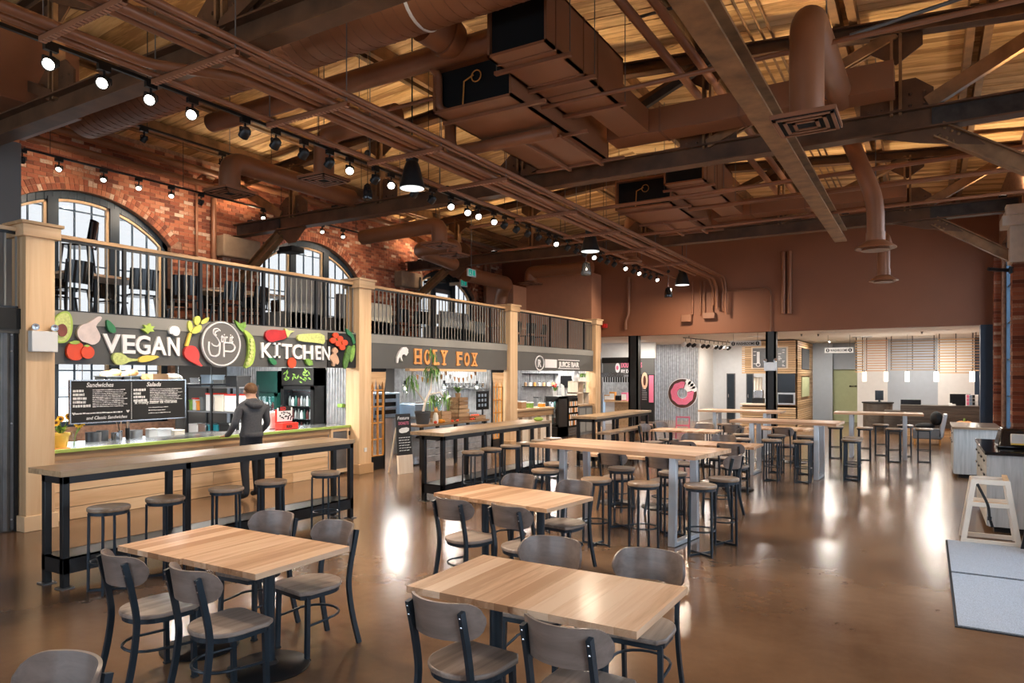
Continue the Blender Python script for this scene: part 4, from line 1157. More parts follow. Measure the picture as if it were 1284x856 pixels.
# small floods added unseen on the truss chords to brighten the plank deck
for yc, nm in ((4.45, 'nearest'), (10.35, 'middle'), (16.4, 'far')):
    for i, x in enumerate((-13.0, -10.4, -7.6, -4.4, -1.5, 1.25)):
        t = thing('added_uplight', 'small added fill light on the %s truss chord, %s from the left' % (nm, ['first', 'second', 'third', 'fourth', 'fifth', 'sixth'][i]), 'lamp', (x, yc, CT), group='added lights on the truss chords')
        MB().box(x - .07, x + .07, yc - .06, yc + .06, CT, CT + .05).build('housing', 'black_metal', t); MB().box(x - .055, x + .055, yc - .045, yc + .045, CT + .05, CT + .055).build('lens', 'lamp_soft', t)
        add_light('added_uplight_lamp', 'SPOT', (x, yc, CT + .07), 95, (1, .78, .5), .05, target=(x, yc + .01, 9), spot=R(168), blend=.6)
# ------------------------------------------------------------------ dining chair (faces +y)
def make_chair():
    t = thing('dining_chair', 'chair', 'chair')
    # D shaped seat: straight front with clipped corners, round behind
    pts = [(-0.205, 0.14), (-0.165, 0.20), (0.165, 0.20), (0.205, 0.14)]
    pts += [(0.205 * math.cos(-a), -0.02 + 0.19 * math.sin(-a)) for a in [PI * i / 14 for i in range(15)]]
    s = MB().prism(pts, (0, 0, 0.435), (1, 0, 0), (0, 1, 0), 0.028)
    s.build('seat', 'grey_wood', t, bevel=0.008)
    fr = MB(); ring = [(a * 0.93, b * 0.93) for a, b in pts]
    fr.prism(ring, (0, 0, 0.405), (1, 0, 0), (0, 1, 0), 0.031)
    fr.build('seat_frame', 'blue_black', t)
    # curved pill-shaped back
    W, Hh, th = 0.265, 0.092, 0.014; zc = 0.745; rad = 0.24
    n = 26; vs = []; prof = []
    for i in range(n + 1):
        a = -W + 2 * W * i / n
        e = max(0, abs(a) - (W - 0.11)) / 0.11
        hh = Hh * math.sqrt(max(0.0, 1 - e * e)) if e < 1 else 0.0
        hh = max(hh, 0.012)
        ang = a / rad
        for dr in (0, th):
            x = (rad + dr) * math.sin(ang); yb = -0.282 - (rad + dr) * math.cos(ang) + rad
            prof.append((x, yb, hh))
    m = MB(); idx = []
    for (x, yb, hh) in prof:
        lean = 0.16
        m.v.append(Vector((x, yb + lean * hh, zc - hh))); m.v.append(Vector((x, yb - lean * hh, zc + hh)))
    k = 4
    for i in range(n):
        a, b = i * k, (i + 1) * k
        m.f += [[a, b, b + 1, a + 1], [a + 3, b + 3, b + 2, a + 2], [a + 1, b + 1, b + 3, a + 3], [a + 2, b + 2, b, a]]; m.mi += [0] * 4
    m.f += [[0, 1, 3, 2], [n * k + 2, n * k + 3, n * k + 1, n * k]]; m.mi += [0, 0]
    bk = m.build('backrest', 'grey_back', t, smooth=True)
    sc = MB()
    for sx in (-1, 1):
        # bent rear leg running up behind the back
        L = MB(); xx = sx * 0.165
        path = [(xx * 1.12, -0.275, 0.0), (xx * 1.04, -0.222, 0.22), (xx, -0.195, 0.44), (xx, -0.222, 0.60), (xx, -0.270, 0.80)]
        fine = bend(path, 0.1, 3)
        for a, b in zip(fine[:-1], fine[1:]): L.bar(a, b, 0.022, 0.034, (0, 1, 0), ext=0.001)
        L.build('leg', 'blue_black', t)
        F = MB().bar((sx * 0.175, 0.15, 0.0), (sx * 0.168, 0.14, 0.42), 0.028, 0.028, (0, 1, 0))
        F.build('leg', 'blue_black', t)
        MB().box(sx * 0.175 - .018, sx * 0.175 + .018, 0.132, 0.168, 0, 0.012).build('foot_glide', 'rubber', t)
        for zz in (0.73, 0.775): sc.ball((xx, -0.272 - (zz - .75) * .22, zz), 0.007, n=6, m=4)
    sc.build('screw', 'stainless', bk)
    # bent stretcher rod round the back and along the sides
    rod = [(-0.17, 0.15, 0.225), (-0.17, -0.02, 0.235)] + [(0.17 * math.cos(PI + PI * i / 10), -0.03 + 0.165 * math.sin(PI + PI * i / 10), 0.24) for i in range(11)] + [(0.17, -0.02, 0.235), (0.17, 0.15, 0.225)]
    MB().tube(rod, 0.009, 8).build('stretcher', 'blue_black', t, smooth=True)
    return t
chair0 = make_chair(); chair_used = [False]
def chair(x, y, rz, label, group='dining chairs'):
    if not chair_used[0]:
        chair_used[0] = True; o = chair0; o.location = (x, y, 0); o.rotation_euler = (0, 0, R(rz)); o['label'] = label; o['group'] = group; return o
    return dup(chair0, (x, y, 0), R(rz), label, group)
# ------------------------------------------------------------------ bar stool
def make_stool():
    t = thing('bar_stool', 'stool', 'stool')
    MB().lathe((0, 0, 0.715), [(0.0, 0), (0.168, 0), (0.172, 0.006), (0.172, 0.024), (0.166, 0.032), (0.10, 0.028), (0.0, 0.026)], 28).build('seat', 'stool_wood', t, smooth=True)
    MB().lathe((0, 0, 0.685), [(0.150, 0), (0.160, 0), (0.160, 0.03), (0.150, 0.03)], 28).build('seat_ring', 'blue_black', t)
    q = 0.112
    for sx, sy in ((1, 1), (1, -1), (-1, -1), (-1, 1)):
        MB().bar((sx * q * 1.04, sy * q * 1.04, 0), (sx * q, sy * q, 0.69), 0.02, 0.02, (sx, sy, 0)).build('leg', 'blue_black', t)
    MB().tube([(0.148 * math.cos(2 * PI * i / 28), 0.148 * math.sin(2 * PI * i / 28), 0.265) for i in range(28)], 0.009, 8, closed=True).build('foot_ring', 'blue_black', t, smooth=True)
    b = MB()
    for s in (1, -1): b.bar((-q * 1.04, -s * q * 1.04, 0.012), (q * 1.04, s * q * 1.04, 0.012), 0.02, 0.02)
    b.build('cross_base', 'blue_black', t)
    return t
stool0 = make_stool(); stool_used = [False]
def stool(x, y, rz, label, group='bar stools'):
    if not stool_used[0]:
        stool_used[0] = True; o = stool0; o.location = (x, y, 0); o.rotation_euler = (0, 0, R(rz)); o['label'] = label; o['group'] = group; return o
    return dup(stool0, (x, y, 0), R(rz), label, group)
# ------------------------------------------------------------------ pedestal table with glued staves
stave_w = 0.68 / 6
stave_me = MB().box(-stave_w / 2 + .0004, stave_w / 2 - .0004, -0.385, 0.385, 0, 0.036).mesh('stave', 'maple')
def make_table():
    t = thing('dining_table', 'table', 'table')
    for i in range(6):
        link_mesh('stave', stave_me, t, (-0.34 + stave_w * (i + .5), 0, 0.714))
    MB().box(-0.25, 0.25, -0.3, 0.3, 0.704, 0.714).build('top_plate', 'black_metal', t)
    MB().cyl((0, 0, 0.03), (0, 0, 0.705), 0.038, 20).build('column', 'blue_black', t, smooth=True)
    MB().lathe((0, 0, 0), [(0.255, 0), (0.26, 0.008), (0.25, 0.016), (0.06, 0.032), (0.045, 0.05)], 32).build('base', 'black_metal', t, smooth=True)
    return t
tab0 = make_table(); tab_used = [False]
def table(x, y, rz, label, group='square dining tables'):
    if not tab_used[0]:
        tab_used[0] = True; o = tab0; o.location = (x, y, 0); o.rotation_euler = (0, 0, R(rz)); o['label'] = label; o['group'] = group; return o
    return dup(tab0, (x, y, 0), R(rz), label, group)
# front left pair
table(-4.37, 3.05, 0.5, 'square maple table, left half of the pair at front left')
table(-3.685, 3.07, 0.5, 'square maple table, right half of the pair at front left')
chair(-4.16, 2.60, -6, 'grey-backed chair at front left table, nearer the bar, back to the viewer')
chair(-3.52, 2.63, -6, 'grey-backed chair at front left table, nearest the middle, back to the viewer')
chair(-4.33, 3.46, 184, 'grey-backed chair on the far side of the front left table, left one')
chair(-3.70, 3.44, 172, 'grey-backed chair on the far side of the front left table, right one')
# front right pair
table(-2.11, 3.35, 0, 'square maple table, left half of the pair at front centre')
table(-1.46, 3.35, 0, 'square maple table, right half of the pair at front centre')
chair(-2.00, 2.92, -4, 'grey-backed chair in the foreground at the front centre table, left one')
chair(-1.36, 2.93, -3, 'grey-backed chair in the foreground at the front centre table, right one')
chair(-2.08, 3.80, 184, 'grey-backed chair on the far side of the front centre table, left one')
chair(-1.43, 3.82, 182, 'grey-backed chair on the far side of the front centre table, right one')
# second row
table(-3.78, 5.80, -7, 'square maple table, left half of the pair in the second row')
table(-3.11, 5.72, -7, 'square maple table, right half of the pair in the second row')
chair(-3.53, 5.14, -10, 'grey-backed chair at the second-row table, back to the viewer, left one')
chair(-2.93, 5.12, -12, 'grey-backed chair at the second-row table, back to the viewer, right one')
chair(-3.78, 6.23, 172, 'grey-backed chair behind the second-row table, left one')
chair(-3.07, 6.12, 170, 'grey-backed chair behind the second-row table, right one')
# chair clipped by the lower left corner
chair(-2.74, 1.12 + 0.03, 186, 'chair back cut off by the lower left edge of the picture')
# deeper dining tables between the high tables
table(-4.0, 9.72, 0, 'square maple table behind the nearest high table, left half')
table(-3.33, 9.72, 0, 'square maple table behind the nearest high table, right half')
chair(-3.80, 9.30, -4, 'grey-backed chair behind the nearest high table, back to the viewer, left one')
chair(-3.10, 9.30, -4, 'grey-backed chair behind the nearest high table, back to the viewer, right one')
chair(-2.45, 9.62, 80, 'tan-lit chair turned sideways behind the right end of the nearest high table')
table(-3.40, 11.9, 0, 'square maple table in the middle row, left half')
table(-2.72, 11.9, 0, 'square maple table in the middle row, right half')
chair(-2.66, 11.36, -4, 'grey-backed chair at the middle-row table, near side right')
chair(-3.45, 11.36, 2, 'grey-backed chair at the middle-row table, near side left')
chair(-3.12, 12.42, 182, 'grey-backed chair at the middle-row table, far side right')
chair(-3.70, 12.44, 176, 'grey-backed chair at the middle-row table, far side left')
table(-4.75, 14.6, 2, 'square maple table near the long bench, left half')
table(-4.062, 14.62, 2, 'square maple table near the long bench, right half')
chair(-5.16, 14.65, -95, 'chair at the bench-side table, left end, seen from the side')
chair(-5.08, 15.4, -110, 'chair behind the bench-side table at its left end')
chair(-4.25, 15.20, 178, 'chair on the far side of the bench-side table')
chair(-3.55, 14.75, 95, 'chair at the right end of the bench-side table')
chair(-3.72, 15.75, 8, 'chair with its back to the viewer behind the second high table, left')
chair(-2.56, 15.40, -5, 'chair with its back to the viewer behind the second high table, right')
table(-3.2, 16.25, 0, 'square maple table before the slatted kiosk, left half')
table(-2.5, 16.25, 0, 'square maple table before the slatted kiosk, right half')
# ------------------------------------------------------------------ high tables on aluminium loops
def high_table(x0, x1, y0, y1, rz, label, lx=0.36, n=6):
    cx, cy = (x0 + x1) / 2, (y0 + y1) / 2; L = (x1 - x0); D = (y1 - y0)
    t = thing('high_table', label, 'table', (0, 0, 0), group='high tables')
    w = D / n
    me = MB().box(-L / 2, L / 2, -w / 2 + .0004, w / 2 - .0004, 0, 0.045).mesh('stave', 'maple_x')
    for i in range(n): link_mesh('stave', me, t, (0, -D / 2 + w * (i + .5), 1.005))
    for sx in (-1, 1):
        f = MB(); xx = sx * (L / 2 - lx); a = 0.055
        f.bar((xx, -D * 0.30, 0.0), (xx, -D * 0.27, 0.99), 0.085, 0.06, (0, 1, 0)); f.bar((xx, D * 0.30, 0.0), (xx, D * 0.27, 0.99), 0.085, 0.06, (0, 1, 0))
        f.box(xx - .0425, xx + .0425, -D * .30, D * .30, 0.0, 0.05); f.box(xx - .0425, xx + .0425, -D * .3, D * .3, 0.955, 1.0)
        f.build('leg_frame', 'aluminium', t, bevel=0.004)
        MB().box(xx - .045, xx + .045, -D * .33, D * .33, 0.0, 0.008).build('foot_pad', 'rubber', t)
    t.location = (cx, cy, 0); t.rotation_euler = (0, 0, R(rz))
    return t
high_table(-4.24, -2.02, 7.45, 8.42, -8.5, 'high maple table on grey metal legs, nearest of the three')
high_table(-3.24, -1.36, 13.55, 14.5, -3, 'high maple table on grey metal legs, middle of the three')
high_table(-1.89, -0.08, 17.75, 18.6, 2, 'high maple table on grey metal legs, right-hand one before the reception')
high_table(-4.9, -2.98, 17.2, 18.1, 0, 'high maple table on grey metal legs, far left one before the kiosk')
SL = [
 (-4.04, 7.55, 0, 'round stool at the left end of the nearest high table, front one'), (-4.22, 8.2, 20, 'round stool at the left end of the nearest high table, behind'),
 (-3.20, 7.19, 40, 'round stool under the nearest high table, front row left'), (-3.31, 8.22, 10, 'round stool under the nearest high table, back row left'),
 (-2.64, 7.19, 45, 'round stool under the nearest high table, front row centre'), (-2.62, 8.12, 30, 'round stool under the nearest high table, back row right'),
 (-2.07, 7.36, 15, 'round stool at the right end of the nearest high table, front one'), (-1.98, 7.98, 25, 'round stool at the right end of the nearest high table, behind'),
 (-3.17, 14.2, 0, 'stool at the left end of the middle high table, behind'), (-2.95, 13.2, 0, 'stool in front of the middle high table, left one'),
 (-2.54, 14.35, 0, 'stool behind the middle high table, left one'), (-2.42, 13.22, 0, 'stool in front of the middle high table, centre one'),
 (-1.90, 13.25, 0, 'stool in front of the middle high table, right one'), (-2.01, 14.40, 0, 'stool behind the middle high table, right one'),
 (-1.18, 14.0, 0, 'stool standing at the right end of the middle high table'), (-1.20, 14.5, 0, 'stool half hidden behind the end stool of the middle high table'),
 (-1.81, 17.5, 0, 'stool at the left of the reception-side high table'), (-1.21, 17.45, 0, 'stool in front of the reception-side high table, left'),
 (-0.62, 17.42, 0, 'stool in front of the reception-side high table, centre'), (-0.06, 17.7, 0, 'stool in front of the reception-side high table, right'),
 (-0.95, 18.72, 0, 'stool behind the reception-side high table, left'), (-0.44, 18.75, 0, 'stool behind the reception-side high table, right'),
 (-4.7, 17.0, 0, 'stool at the left of the far high table by the donut wall'), (-4.2, 17.0, 0, 'stool in front of the far high table by the donut wall')]
for x, y, r, lab in SL: stool(x, y, r, lab)
# ------------------------------------------------------------------ long bars with steel frames
def long_bar(label, x0, x1, y0, y1, xf, xb, nl=4, z=1.05, rail=0.27):
    t = thing('drink_bar', label, 'bar table', ((x0 + x1) / 2, (y0 + y1) / 2, 0))
    k = 3; w = (x1 - x0) / k
    for i in range(k): MB().box(x0 + w * i, x0 + w * (i + 1) - .0006, y0, y1, z - 0.05, z).build('top_board', 'oak_bar', t)
    fr = MB(); fr.box(xf - .03, xf + .03, y0 + .02, y1 - .02, z - .115, z - .05); fr.box(xb - .03, xb + .03, y0 + .02, y1 - .02, z - .115, z - .05)
    for i in range(nl):
        yy = y0 + .05 + (y1 - y0 - .1) * i / (nl - 1)
        fr.box(xb, xf, yy - .03, yy + .03, z - .115, z - .05)
    fr.build('top_frame', 'black_metal', t)
    for i in range(nl):
        yy = y0 + .05 + (y1 - y0 - .1) * i / (nl - 1)
        for xx in (xf, xb):
            MB().box(xx - .03, xx + .03, yy - .03, yy + .03, 0.008, z - .05).build('leg', 'black_metal', t, bevel=0.004)
            MB().box(xx - .065, xx + .065, yy - .055, yy + .055, 0, 0.01).build('foot_plate', 'galv_dark', t)
    f = MB(); f.box(xb - .03, xf + .03, y0 + .02, y1 - .02, rail - .012, rail); f.box(xf - .0, xf + .03, y0 + .02, y1 - .02, rail - .14, rail); f.box(xb - .03, xb, y0 + .02, y1 - .02, rail - .14, rail); f.box(xb, xf, y0 + .02, y0 + .05, rail - .14, rail); f.box(xb, xf, y1 - .05, y1 - .02, rail - .14, rail)
    f.build('foot_rail', 'black_metal', t)
    return t
long_bar('long oak-topped bar on black steel legs before the kitchen counter', -7.16, -6.58, 3.22, 6.9, -6.62, -6.93)
long_bar('long oak-topped bar on black steel legs before the fox stall', -6.78, -6.15, 8.3, 11.75, -6.20, -6.55)
long_bar('shorter oak-topped bar on black steel legs before the juice bar', -6.42, -5.86, 13.2, 16.5, -5.95, -6.3)
for i, y in enumerate((3.44, 3.97, 4.64, 5.21, 6.02)):
    stool(-6.22, y, [0, 8, 44, 40, 12][i], 'round stool at the kitchen bar, %s' % ['nearest the viewer', 'second from the viewer', 'third from the viewer', 'fourth from the viewer', 'at the far end with its foot ring in view'][i], 'stools along the kitchen bar')
for i, y in enumerate((8.81, 9.32, 9.93, 10.44, 10.97, 11.45)):
    stool(-5.97, y, [0, 15, 40, 10, 0, 20][i], 'round stool at the fox stall bar, %s' % ['nearest the viewer', 'second along', 'third along', 'fourth along', 'fifth along', 'farthest'][i], 'stools along the fox stall bar')
# long dark bench with backless seat before the third bar
t = thing('bench', 'long dark bench seat in front of the short bar', 'bench', (-5.5, 14.2, 0))
MB().box(-5.80, -5.52, 13.1, 15.9, 0.70, 0.75).build('seat', 'stool_wood', t, bevel=.006)
for y in (13.3, 14.5, 15.7):
    for x in (-5.76, -5.56): MB().box(x - .015, x + .015, y - .015, y + .015, 0, 0.70).build('leg', 'black_metal', t)
MB().box(-5.68, -5.64, 13.3, 15.7, 0.24, 0.27).build('stretcher', 'black_metal', t)
# ------------------------------------------------------------------ right hand side: cabinets, high chair, mat
def cabinet(label, x0, x1, y0, y1, h, topmat='dark_wood'):
    t = thing('cabinet', label, 'cabinet', ((x0 + x1) / 2, (y0 + y1) / 2, 0))
    MB().box(x0 + .02, x1, y0 + .01, y1, 0.07, h - .04).build('body', 'pale_laminate', t, bevel=.003)
    MB().box(x0 - .02, x1 + .02, y0 - .02, y1 + .02, h - .04, h).build('worktop', topmat, t, bevel=.004)
    MB().box(x0 + .08, x1 - .05, y0 + .08, y1 - .05, 0.0, 0.07).build('kick_base', 'black_matte', t)
    n = max(1, int((y1 - y0) / .45)); w = (y1 - y0 - .02) / n
    for i in range(n):
        d = MB().box(x0, x0 + .02, y0 + .01 + w * i + .003, y0 + .01 + w * (i + 1) - .003, 0.08, h - .20).build('door', 'pale_laminate', t)
        MB().box(x0 - .03, x0 - .015, y0 + w * i + .06, y0 + w * i + .2, h - .30, h - .28).build('handle', 'black_metal', d)
        d = MB().box(x0, x0 + .02, y0 + .01 + w * i + .003, y0 + .01 + w * (i + 1) - .003, h - .195, h - .05).build('drawer', 'pale_laminate', t)
        MB().box(x0 - .03, x0 - .015, y0 + w * i + .06, y0 + w * i + .2, h - .13, h - .11).build('handle', 'black_metal', d)
    return t
cabinet('pale laminate cabinet by the right wall, farther one', 0.42, 1.15, 15.35, 16.9, 0.95, 'stool_wood')
cabinet('pale laminate cabinet by the right wall, nearer one with dark top', 0.62, 1.4, 10.2, 12.2, 0.98, 'black_gloss')
p = (1.02, 10.95, 0.98)
t = thing('serving_tub', 'black domed serving tub with a pale insert on the nearer cabinet', 'container', p)
x, y, z = p
m = MB(); m.add([(x - .26, y - .25, z), (x + .3, y - .25, z), (x + .3, y + .35, z), (x - .26, y + .35, z), (x - .2, y - .15, z + .25), (x + .3, y - .15, z + .25), (x + .3, y + .3, z + .25), (x - .2, y + .3, z + .25)], [(0, 3, 2, 1), (4, 5, 6, 7), (0, 1, 5, 4), (1, 2, 6, 5), (2, 3, 7, 6), (3, 0, 4, 7)])
m.build('tub_shell', 'black_gloss', t, bevel=.03)
MB().box(x - .12, x + .28, y - .265, y - .2, z + .06, z + .19).build('pale_insert', 'white_plastic', t, bevel=.01)
MB().box(x - .12, x + .02, y - .275, y - .262, z + .055, z + .075).build('yellow_strip', 'carrot_yellow', t)
# wooden high chair
def high_chair():
    x, y = 0.61, 9.62
    t = thing('high_chair', 'pale wooden high chair with a hanging black strap at right', 'high chair', (x, y, 0))
    Hh = 0.72; hw0, hw1 = 0.26, 0.155; d0, d1 = 0.2, 0.16
    for sy in (-1, 1):
        for sx in (-1, 1):
            MB().bar((x + sx * hw0, y + sy * d0, 0), (x + sx * hw1, y + sy * d1, Hh), 0.026, 0.055, (1, 0, 0)).build('leg', 'high_chair_wood', t, bevel=.004)
        MB().bar((x - hw0, y + sy * d0, 0.03), (x + hw0, y + sy * d0, 0.03), 0.026, 0.05).build('floor_rail', 'high_chair_wood', t, bevel=.004)
        MB().bar((x - hw1 - .02, y + sy * d1, Hh - .02), (x + hw1 + .02, y + sy * d1, Hh - .02), 0.026, 0.055).build('top_rail', 'high_chair_wood', t, bevel=.004)
        k = 0.62; MB().bar((x - (hw0 + (hw1 - hw0) * k), y + sy * (d0 + (d1 - d0) * k), Hh * k), (x + (hw0 + (hw1 - hw0) * k), y + sy * (d0 + (d1 - d0) * k), Hh * k), 0.024, 0.05).build('seat_rail', 'high_chair_wood', t, bevel=.004)
    MB().box(x - .18, x + .18, y - .15, y + .17, Hh * .62 - .03, Hh * .62 - .015).build('seat', 'pine_y', t)
    MB().bar((x + hw1, y - d1, Hh - .02), (x + hw1, y + d1 + .04, Hh + .02), 0.05, 0.03).build('back_rail', 'pine_post', t)
    MB().bar((x - hw1, y - d1, Hh - .02), (x - hw1, y + d1, Hh - .02), 0.02, 0.05).build('side_rail', 'high_chair_wood', t)
    for sx in (-1, 1): MB().box(x + sx * .235 - .01, x + sx * .235 + .01, y - d0 - .0, y - d0 + .03, .14, .19).build('dowel_block', 'orange_wood', t)
    s = MB(); pts = bend([(x - .13, y - .17, Hh - .03), (x - .02, y - .19, Hh * .62), (x - .01, y - .19, Hh * .42), (x + .02, y - .14, .2)], .06, 4)
    for a, b in zip(pts[:-1], pts[1:]): s.bar(a, b, 0.028, 0.004, (0, 1, 0), ext=.002)
    s.build('strap', 'black_matte', t)
    MB().box(x - .03, x + .01, y - .2, y - .18, .28, .32).build('buckle', 'black_gloss', t)
high_chair()
t = thing('high_chair', 'dark red folded high chair cut off by the right edge', 'high chair', (1.02, 9.2, 0))
MB().bar((0.90, 9.35, 0), (1.06, 9.35, 0.85), 0.03, 0.06, (1, 0, 0)).build('leg', 'black_metal', t)
MB().bar((0.93, 9.1, 0), (1.08, 9.2, 0.8), 0.03, 0.06, (1, 0, 0)).build('leg', 'maroon', t)
MB().bar((1.25, 9.1, 0), (1.12, 9.2, 0.8), 0.03, 0.06, (1, 0, 0)).build('leg', 'maroon', t)
MB().bar((0.93, 9.1, 0.12), (1.25, 9.1, 0.12), 0.03, 0.05).build('rail', 'maroon', t)
MB().bar((1.06, 9.2, 0.78), (1.14, 9.2, 0.78), 0.04, 0.05).build('rail', 'maroon', t)
def mat(label, y0, y1):
    t = thing('floor_mat', label, 'mat', (0.85, (y0 + y1) / 2, 0))
    MB().box(0.18, 1.5, y0, y1, 0.0, 0.008).build('backing', 'mat_edge', t)
    MB().box(0.20, 1.5, y0 + .02, y1 - .02, 0.008, 0.016).build('pile', 'mat_grey', t)
mat('grey entrance mat on the floor at right, farther of the two', 7.92, 9.45)
mat('grey entrance mat on the floor at right, nearer of the two', 6.22, 7.90)
# ------------------------------------------------------------------ stall helpers
def fy(px, X): return onx(px, 471, X).y
def fz(px, py, X): return onx(px, py, X).z
def gx(px, Y): return ony(px, 471, Y).x
def gz(px, py, Y): return ony(px, py, Y).z
def prop(name, mat, box, label, cat, bevel=0.0, group=None):
    return MB().box(*box).build(name, mat, label=label, cat=cat, bevel=bevel, group=group)
def flat(px_list, X, origin, sc=5.823):
    """zoomed picture points -> (y, z) on the plane X"""
    out = []
    for a, b in px_list:
        p = onx(origin[0] + a / sc, origin[1] + b / sc, X); out.append((p.y, p.z))
    return out
def ccw(poly):
    s = sum(poly[i][0] * poly[(i + 1) % len(poly)][1] - poly[(i + 1) % len(poly)][0] * poly[i][1] for i in range(len(poly)))
    return poly if s > 0 else poly[::-1]
def smooth_poly(poly, k=2):
    for _ in range(k):
        q = []
        n = len(poly)
        for i in range(n):
            a, b = poly[i], poly[(i + 1) % n]
            q += [(a[0] * .75 + b[0] * .25, a[1] * .75 + b[1] * .25), (a[0] * .25 + b[0] * .75, a[1] * .25 + b[1] * .75)]
        poly = q
    return poly
SX = XF + 0.03
def cutout(name, pts, mat, org, parent=None, label=None, cat='sign cutout', depth=0.03, X=None, sm=2, part=None):
    X = X if X is not None else SX
    poly = ccw(smooth_poly(flat(pts, X, org), sm)) if sm else ccw(flat(pts, X, org))
    m = MB().prism(poly, (X - 0.02, 0, 0), (0, 1, 0), (0, 0, 1), depth + 0.02)
    if parent is None:
        t = thing(name, label, cat, (X, poly[0][0], min(p[1] for p in poly)))
        m.build(part or 'face_board', mat, t); return t
    return m.build(name, mat, parent)
def disc(parent, name, mat, zx, zy, r, org, X, depth, ry=None):
    c = onx(org[0] + zx / 5.823, org[1] + zy / 5.823, X)
    k = r / 5.823 * (onx(org[0] + zx / 5.823, org[1] + zy / 5.823 + 1, X) - c).length
    ky = (ry or r) / 5.823 * (onx(org[0] + zx / 5.823, org[1] + zy / 5.823 + 1, X) - c).length
    kx = r / 5.823 * (onx(org[0] + zx / 5.823 + 1, org[1] + zy / 5.823, X) - c).length
    return MB().prism(ell(kx, ky, 18, c.y, c.z), (X, 0, 0), (0, 1, 0), (0, 0, 1), depth).build(name, mat, parent)

# ------------------------------------------------------------------ kitchen sign
A0, A1, A2 = (0, 380), (60, 380), (250, 380)
t = cutout('avocado_cutout', [(370, 180), (392, 110), (430, 70), (475, 55), (505, 72), (522, 120), (524, 180), (512, 240), (482, 284), (440, 294), (400, 284), (378, 240)], 'pea_green', A0, None, 'halved avocado cutout at the left end of the kitchen sign')
cutout('flesh', [(384, 180), (402, 116), (436, 80), (474, 68), (500, 82), (512, 125), (514, 180), (502, 234), (476, 272), (440, 282), (408, 272), (390, 236)], 'pale_green', A0, t, X=SX + .02, depth=.015)
disc(t, 'stone', 'pit', 448, 198, 36, A0, SX + .03, .03, 46)
t = cutout('garlic_cutout', [(720, 92), (742, 110), (690, 165), (700, 185), (727, 235), (720, 275), (690, 300), (660, 305), (630, 290), (600, 285), (570, 260), (555, 225), (560, 190), (590, 155), (640, 145), (680, 115)], 'garlic', A0, None, 'white garlic bulb cutout on the kitchen sign', sm=1)
t = cutout('tomato_cutout', [(480, 330), (500, 290), (545, 280), (590, 290), (610, 330), (610, 370), (585, 410), (545, 420), (500, 405), (480, 370)], 'tomato', A0, None, 'pair of red tomatoes cutout on the kitchen sign')
disc(t, 'small_tomato', 'tomato', 634, 358, 48, A0, SX + .02, .03)
cutout('leaf_top', [(500, 285), (520, 280), (545, 272), (575, 275), (585, 290), (555, 300), (520, 298)], 'pea_green', A0, t, X=SX + .03, depth=.01, sm=0)
cutout('leaf_top', [(610, 312), (635, 302), (655, 312), (635, 322)], 'pea_green', A0, t, X=SX + .045, depth=.01, sm=0)
cutout('leaf_cutout', [(770, 118), (800, 135), (835, 175), (840, 218), (800, 215), (775, 180)], 'leaf_deep', A0, None, 'single dark green leaf cutout above the letter V', sm=1)
cutout('leaf_cutout', [(680, 190), (707, 182), (693, 158), (722, 165), (740, 146), (746, 168), (774, 170), (755, 188), (770, 207), (738, 208), (722, 224), (705, 208)], 'pea_green', A1, None, 'pale jagged leaf cutout above the letter G', sm=0)
cutout('mushroom_cutout', [(878, 195), (890, 172), (915, 165), (945, 173), (958, 200), (952, 228), (935, 240), (912, 236), (905, 222), (884, 226)], 'letter_white', A1, None, 'white mushroom cutout above the letter N', sm=1)
t = cutout('celeriac_cutout', [(463, 400), (473, 370), (510, 358), (550, 374), (585, 404), (655, 407), (655, 418), (590, 426), (560, 442), (520, 454), (485, 440)], 'pale_green', A1, None, 'pale green leek and yellow carrot cutout under VEGAN', sm=1)
cutout('carrot', [(656, 405), (690, 380), (824, 384), (760, 416), (700, 432), (662, 430)], 'carrot_yellow', A1, t, X=SX + .02, depth=.02, sm=1)
t = cutout('beet_cutout', [(988, 350), (1005, 314), (1060, 308), (1092, 345), (1100, 390), (1090, 420), (1132, 468), (1070, 442), (1020, 417), (990, 387)], 'beet', A1, None, 'red beet cutout with yellow leaves left of the round emblem', sm=1)
cutout('leaf', [(1020, 132), (1036, 126), (1055, 165), (1040, 222), (1020, 185)], 'yellow_green', A1, t, depth=.02, sm=1)
cutout('leaf', [(1062, 108), (1098, 88), (1112, 125), (1085, 168), (1066, 150)], 'yellow_green', A1, t, depth=.025, sm=1)
cutout('leaf', [(1036, 222), (1060, 180), (1110, 150), (1118, 190), (1085, 222)], 'yellow_green', A1, t, depth=.03, sm=1)
cutout('leaf', [(1110, 130), (1178, 94), (1166, 138), (1118, 158)], 'yellow_green', A1, t, depth=.02, sm=1)
cutout('stem', [(1030, 216), (1046, 222), (1020, 314), (1000, 312)], 'carrot_yellow', A1, t, X=SX + .01, depth=.02, sm=0)
t = cutout('pea_pod_cutout', [(320, 190), (365, 222), (392, 260), (402, 330), (396, 400), (376, 455), (318, 482), (345, 405), (352, 320), (345, 250), (318, 210)], 'pea_green', A2, None, 'open pea pod cutout right of the round emblem', sm=1)
cutout('tendril', [(253, 122), (292, 150), (332, 136), (336, 172), (318, 192), (330, 205), (310, 208), (290, 188), (272, 165)], 'leaf_bright', A2, t, depth=.02, sm=0)
for a, b in ((378, 270), (377, 299), (378, 328), (377, 358), (373, 387), (361, 413), (349, 440)): disc(t, 'pea', 'pale_green', a, b, 14, A2, SX + .03, .02)
t = cutout('eggplant_cutout', [(470, 235), (485, 200), (530, 191), (600, 200), (632, 195), (642, 230), (620, 262), (560, 272), (520, 287), (485, 267)], 'eggplant', A2, None, 'dark red eggplant cutout above KITCHEN', sm=1)
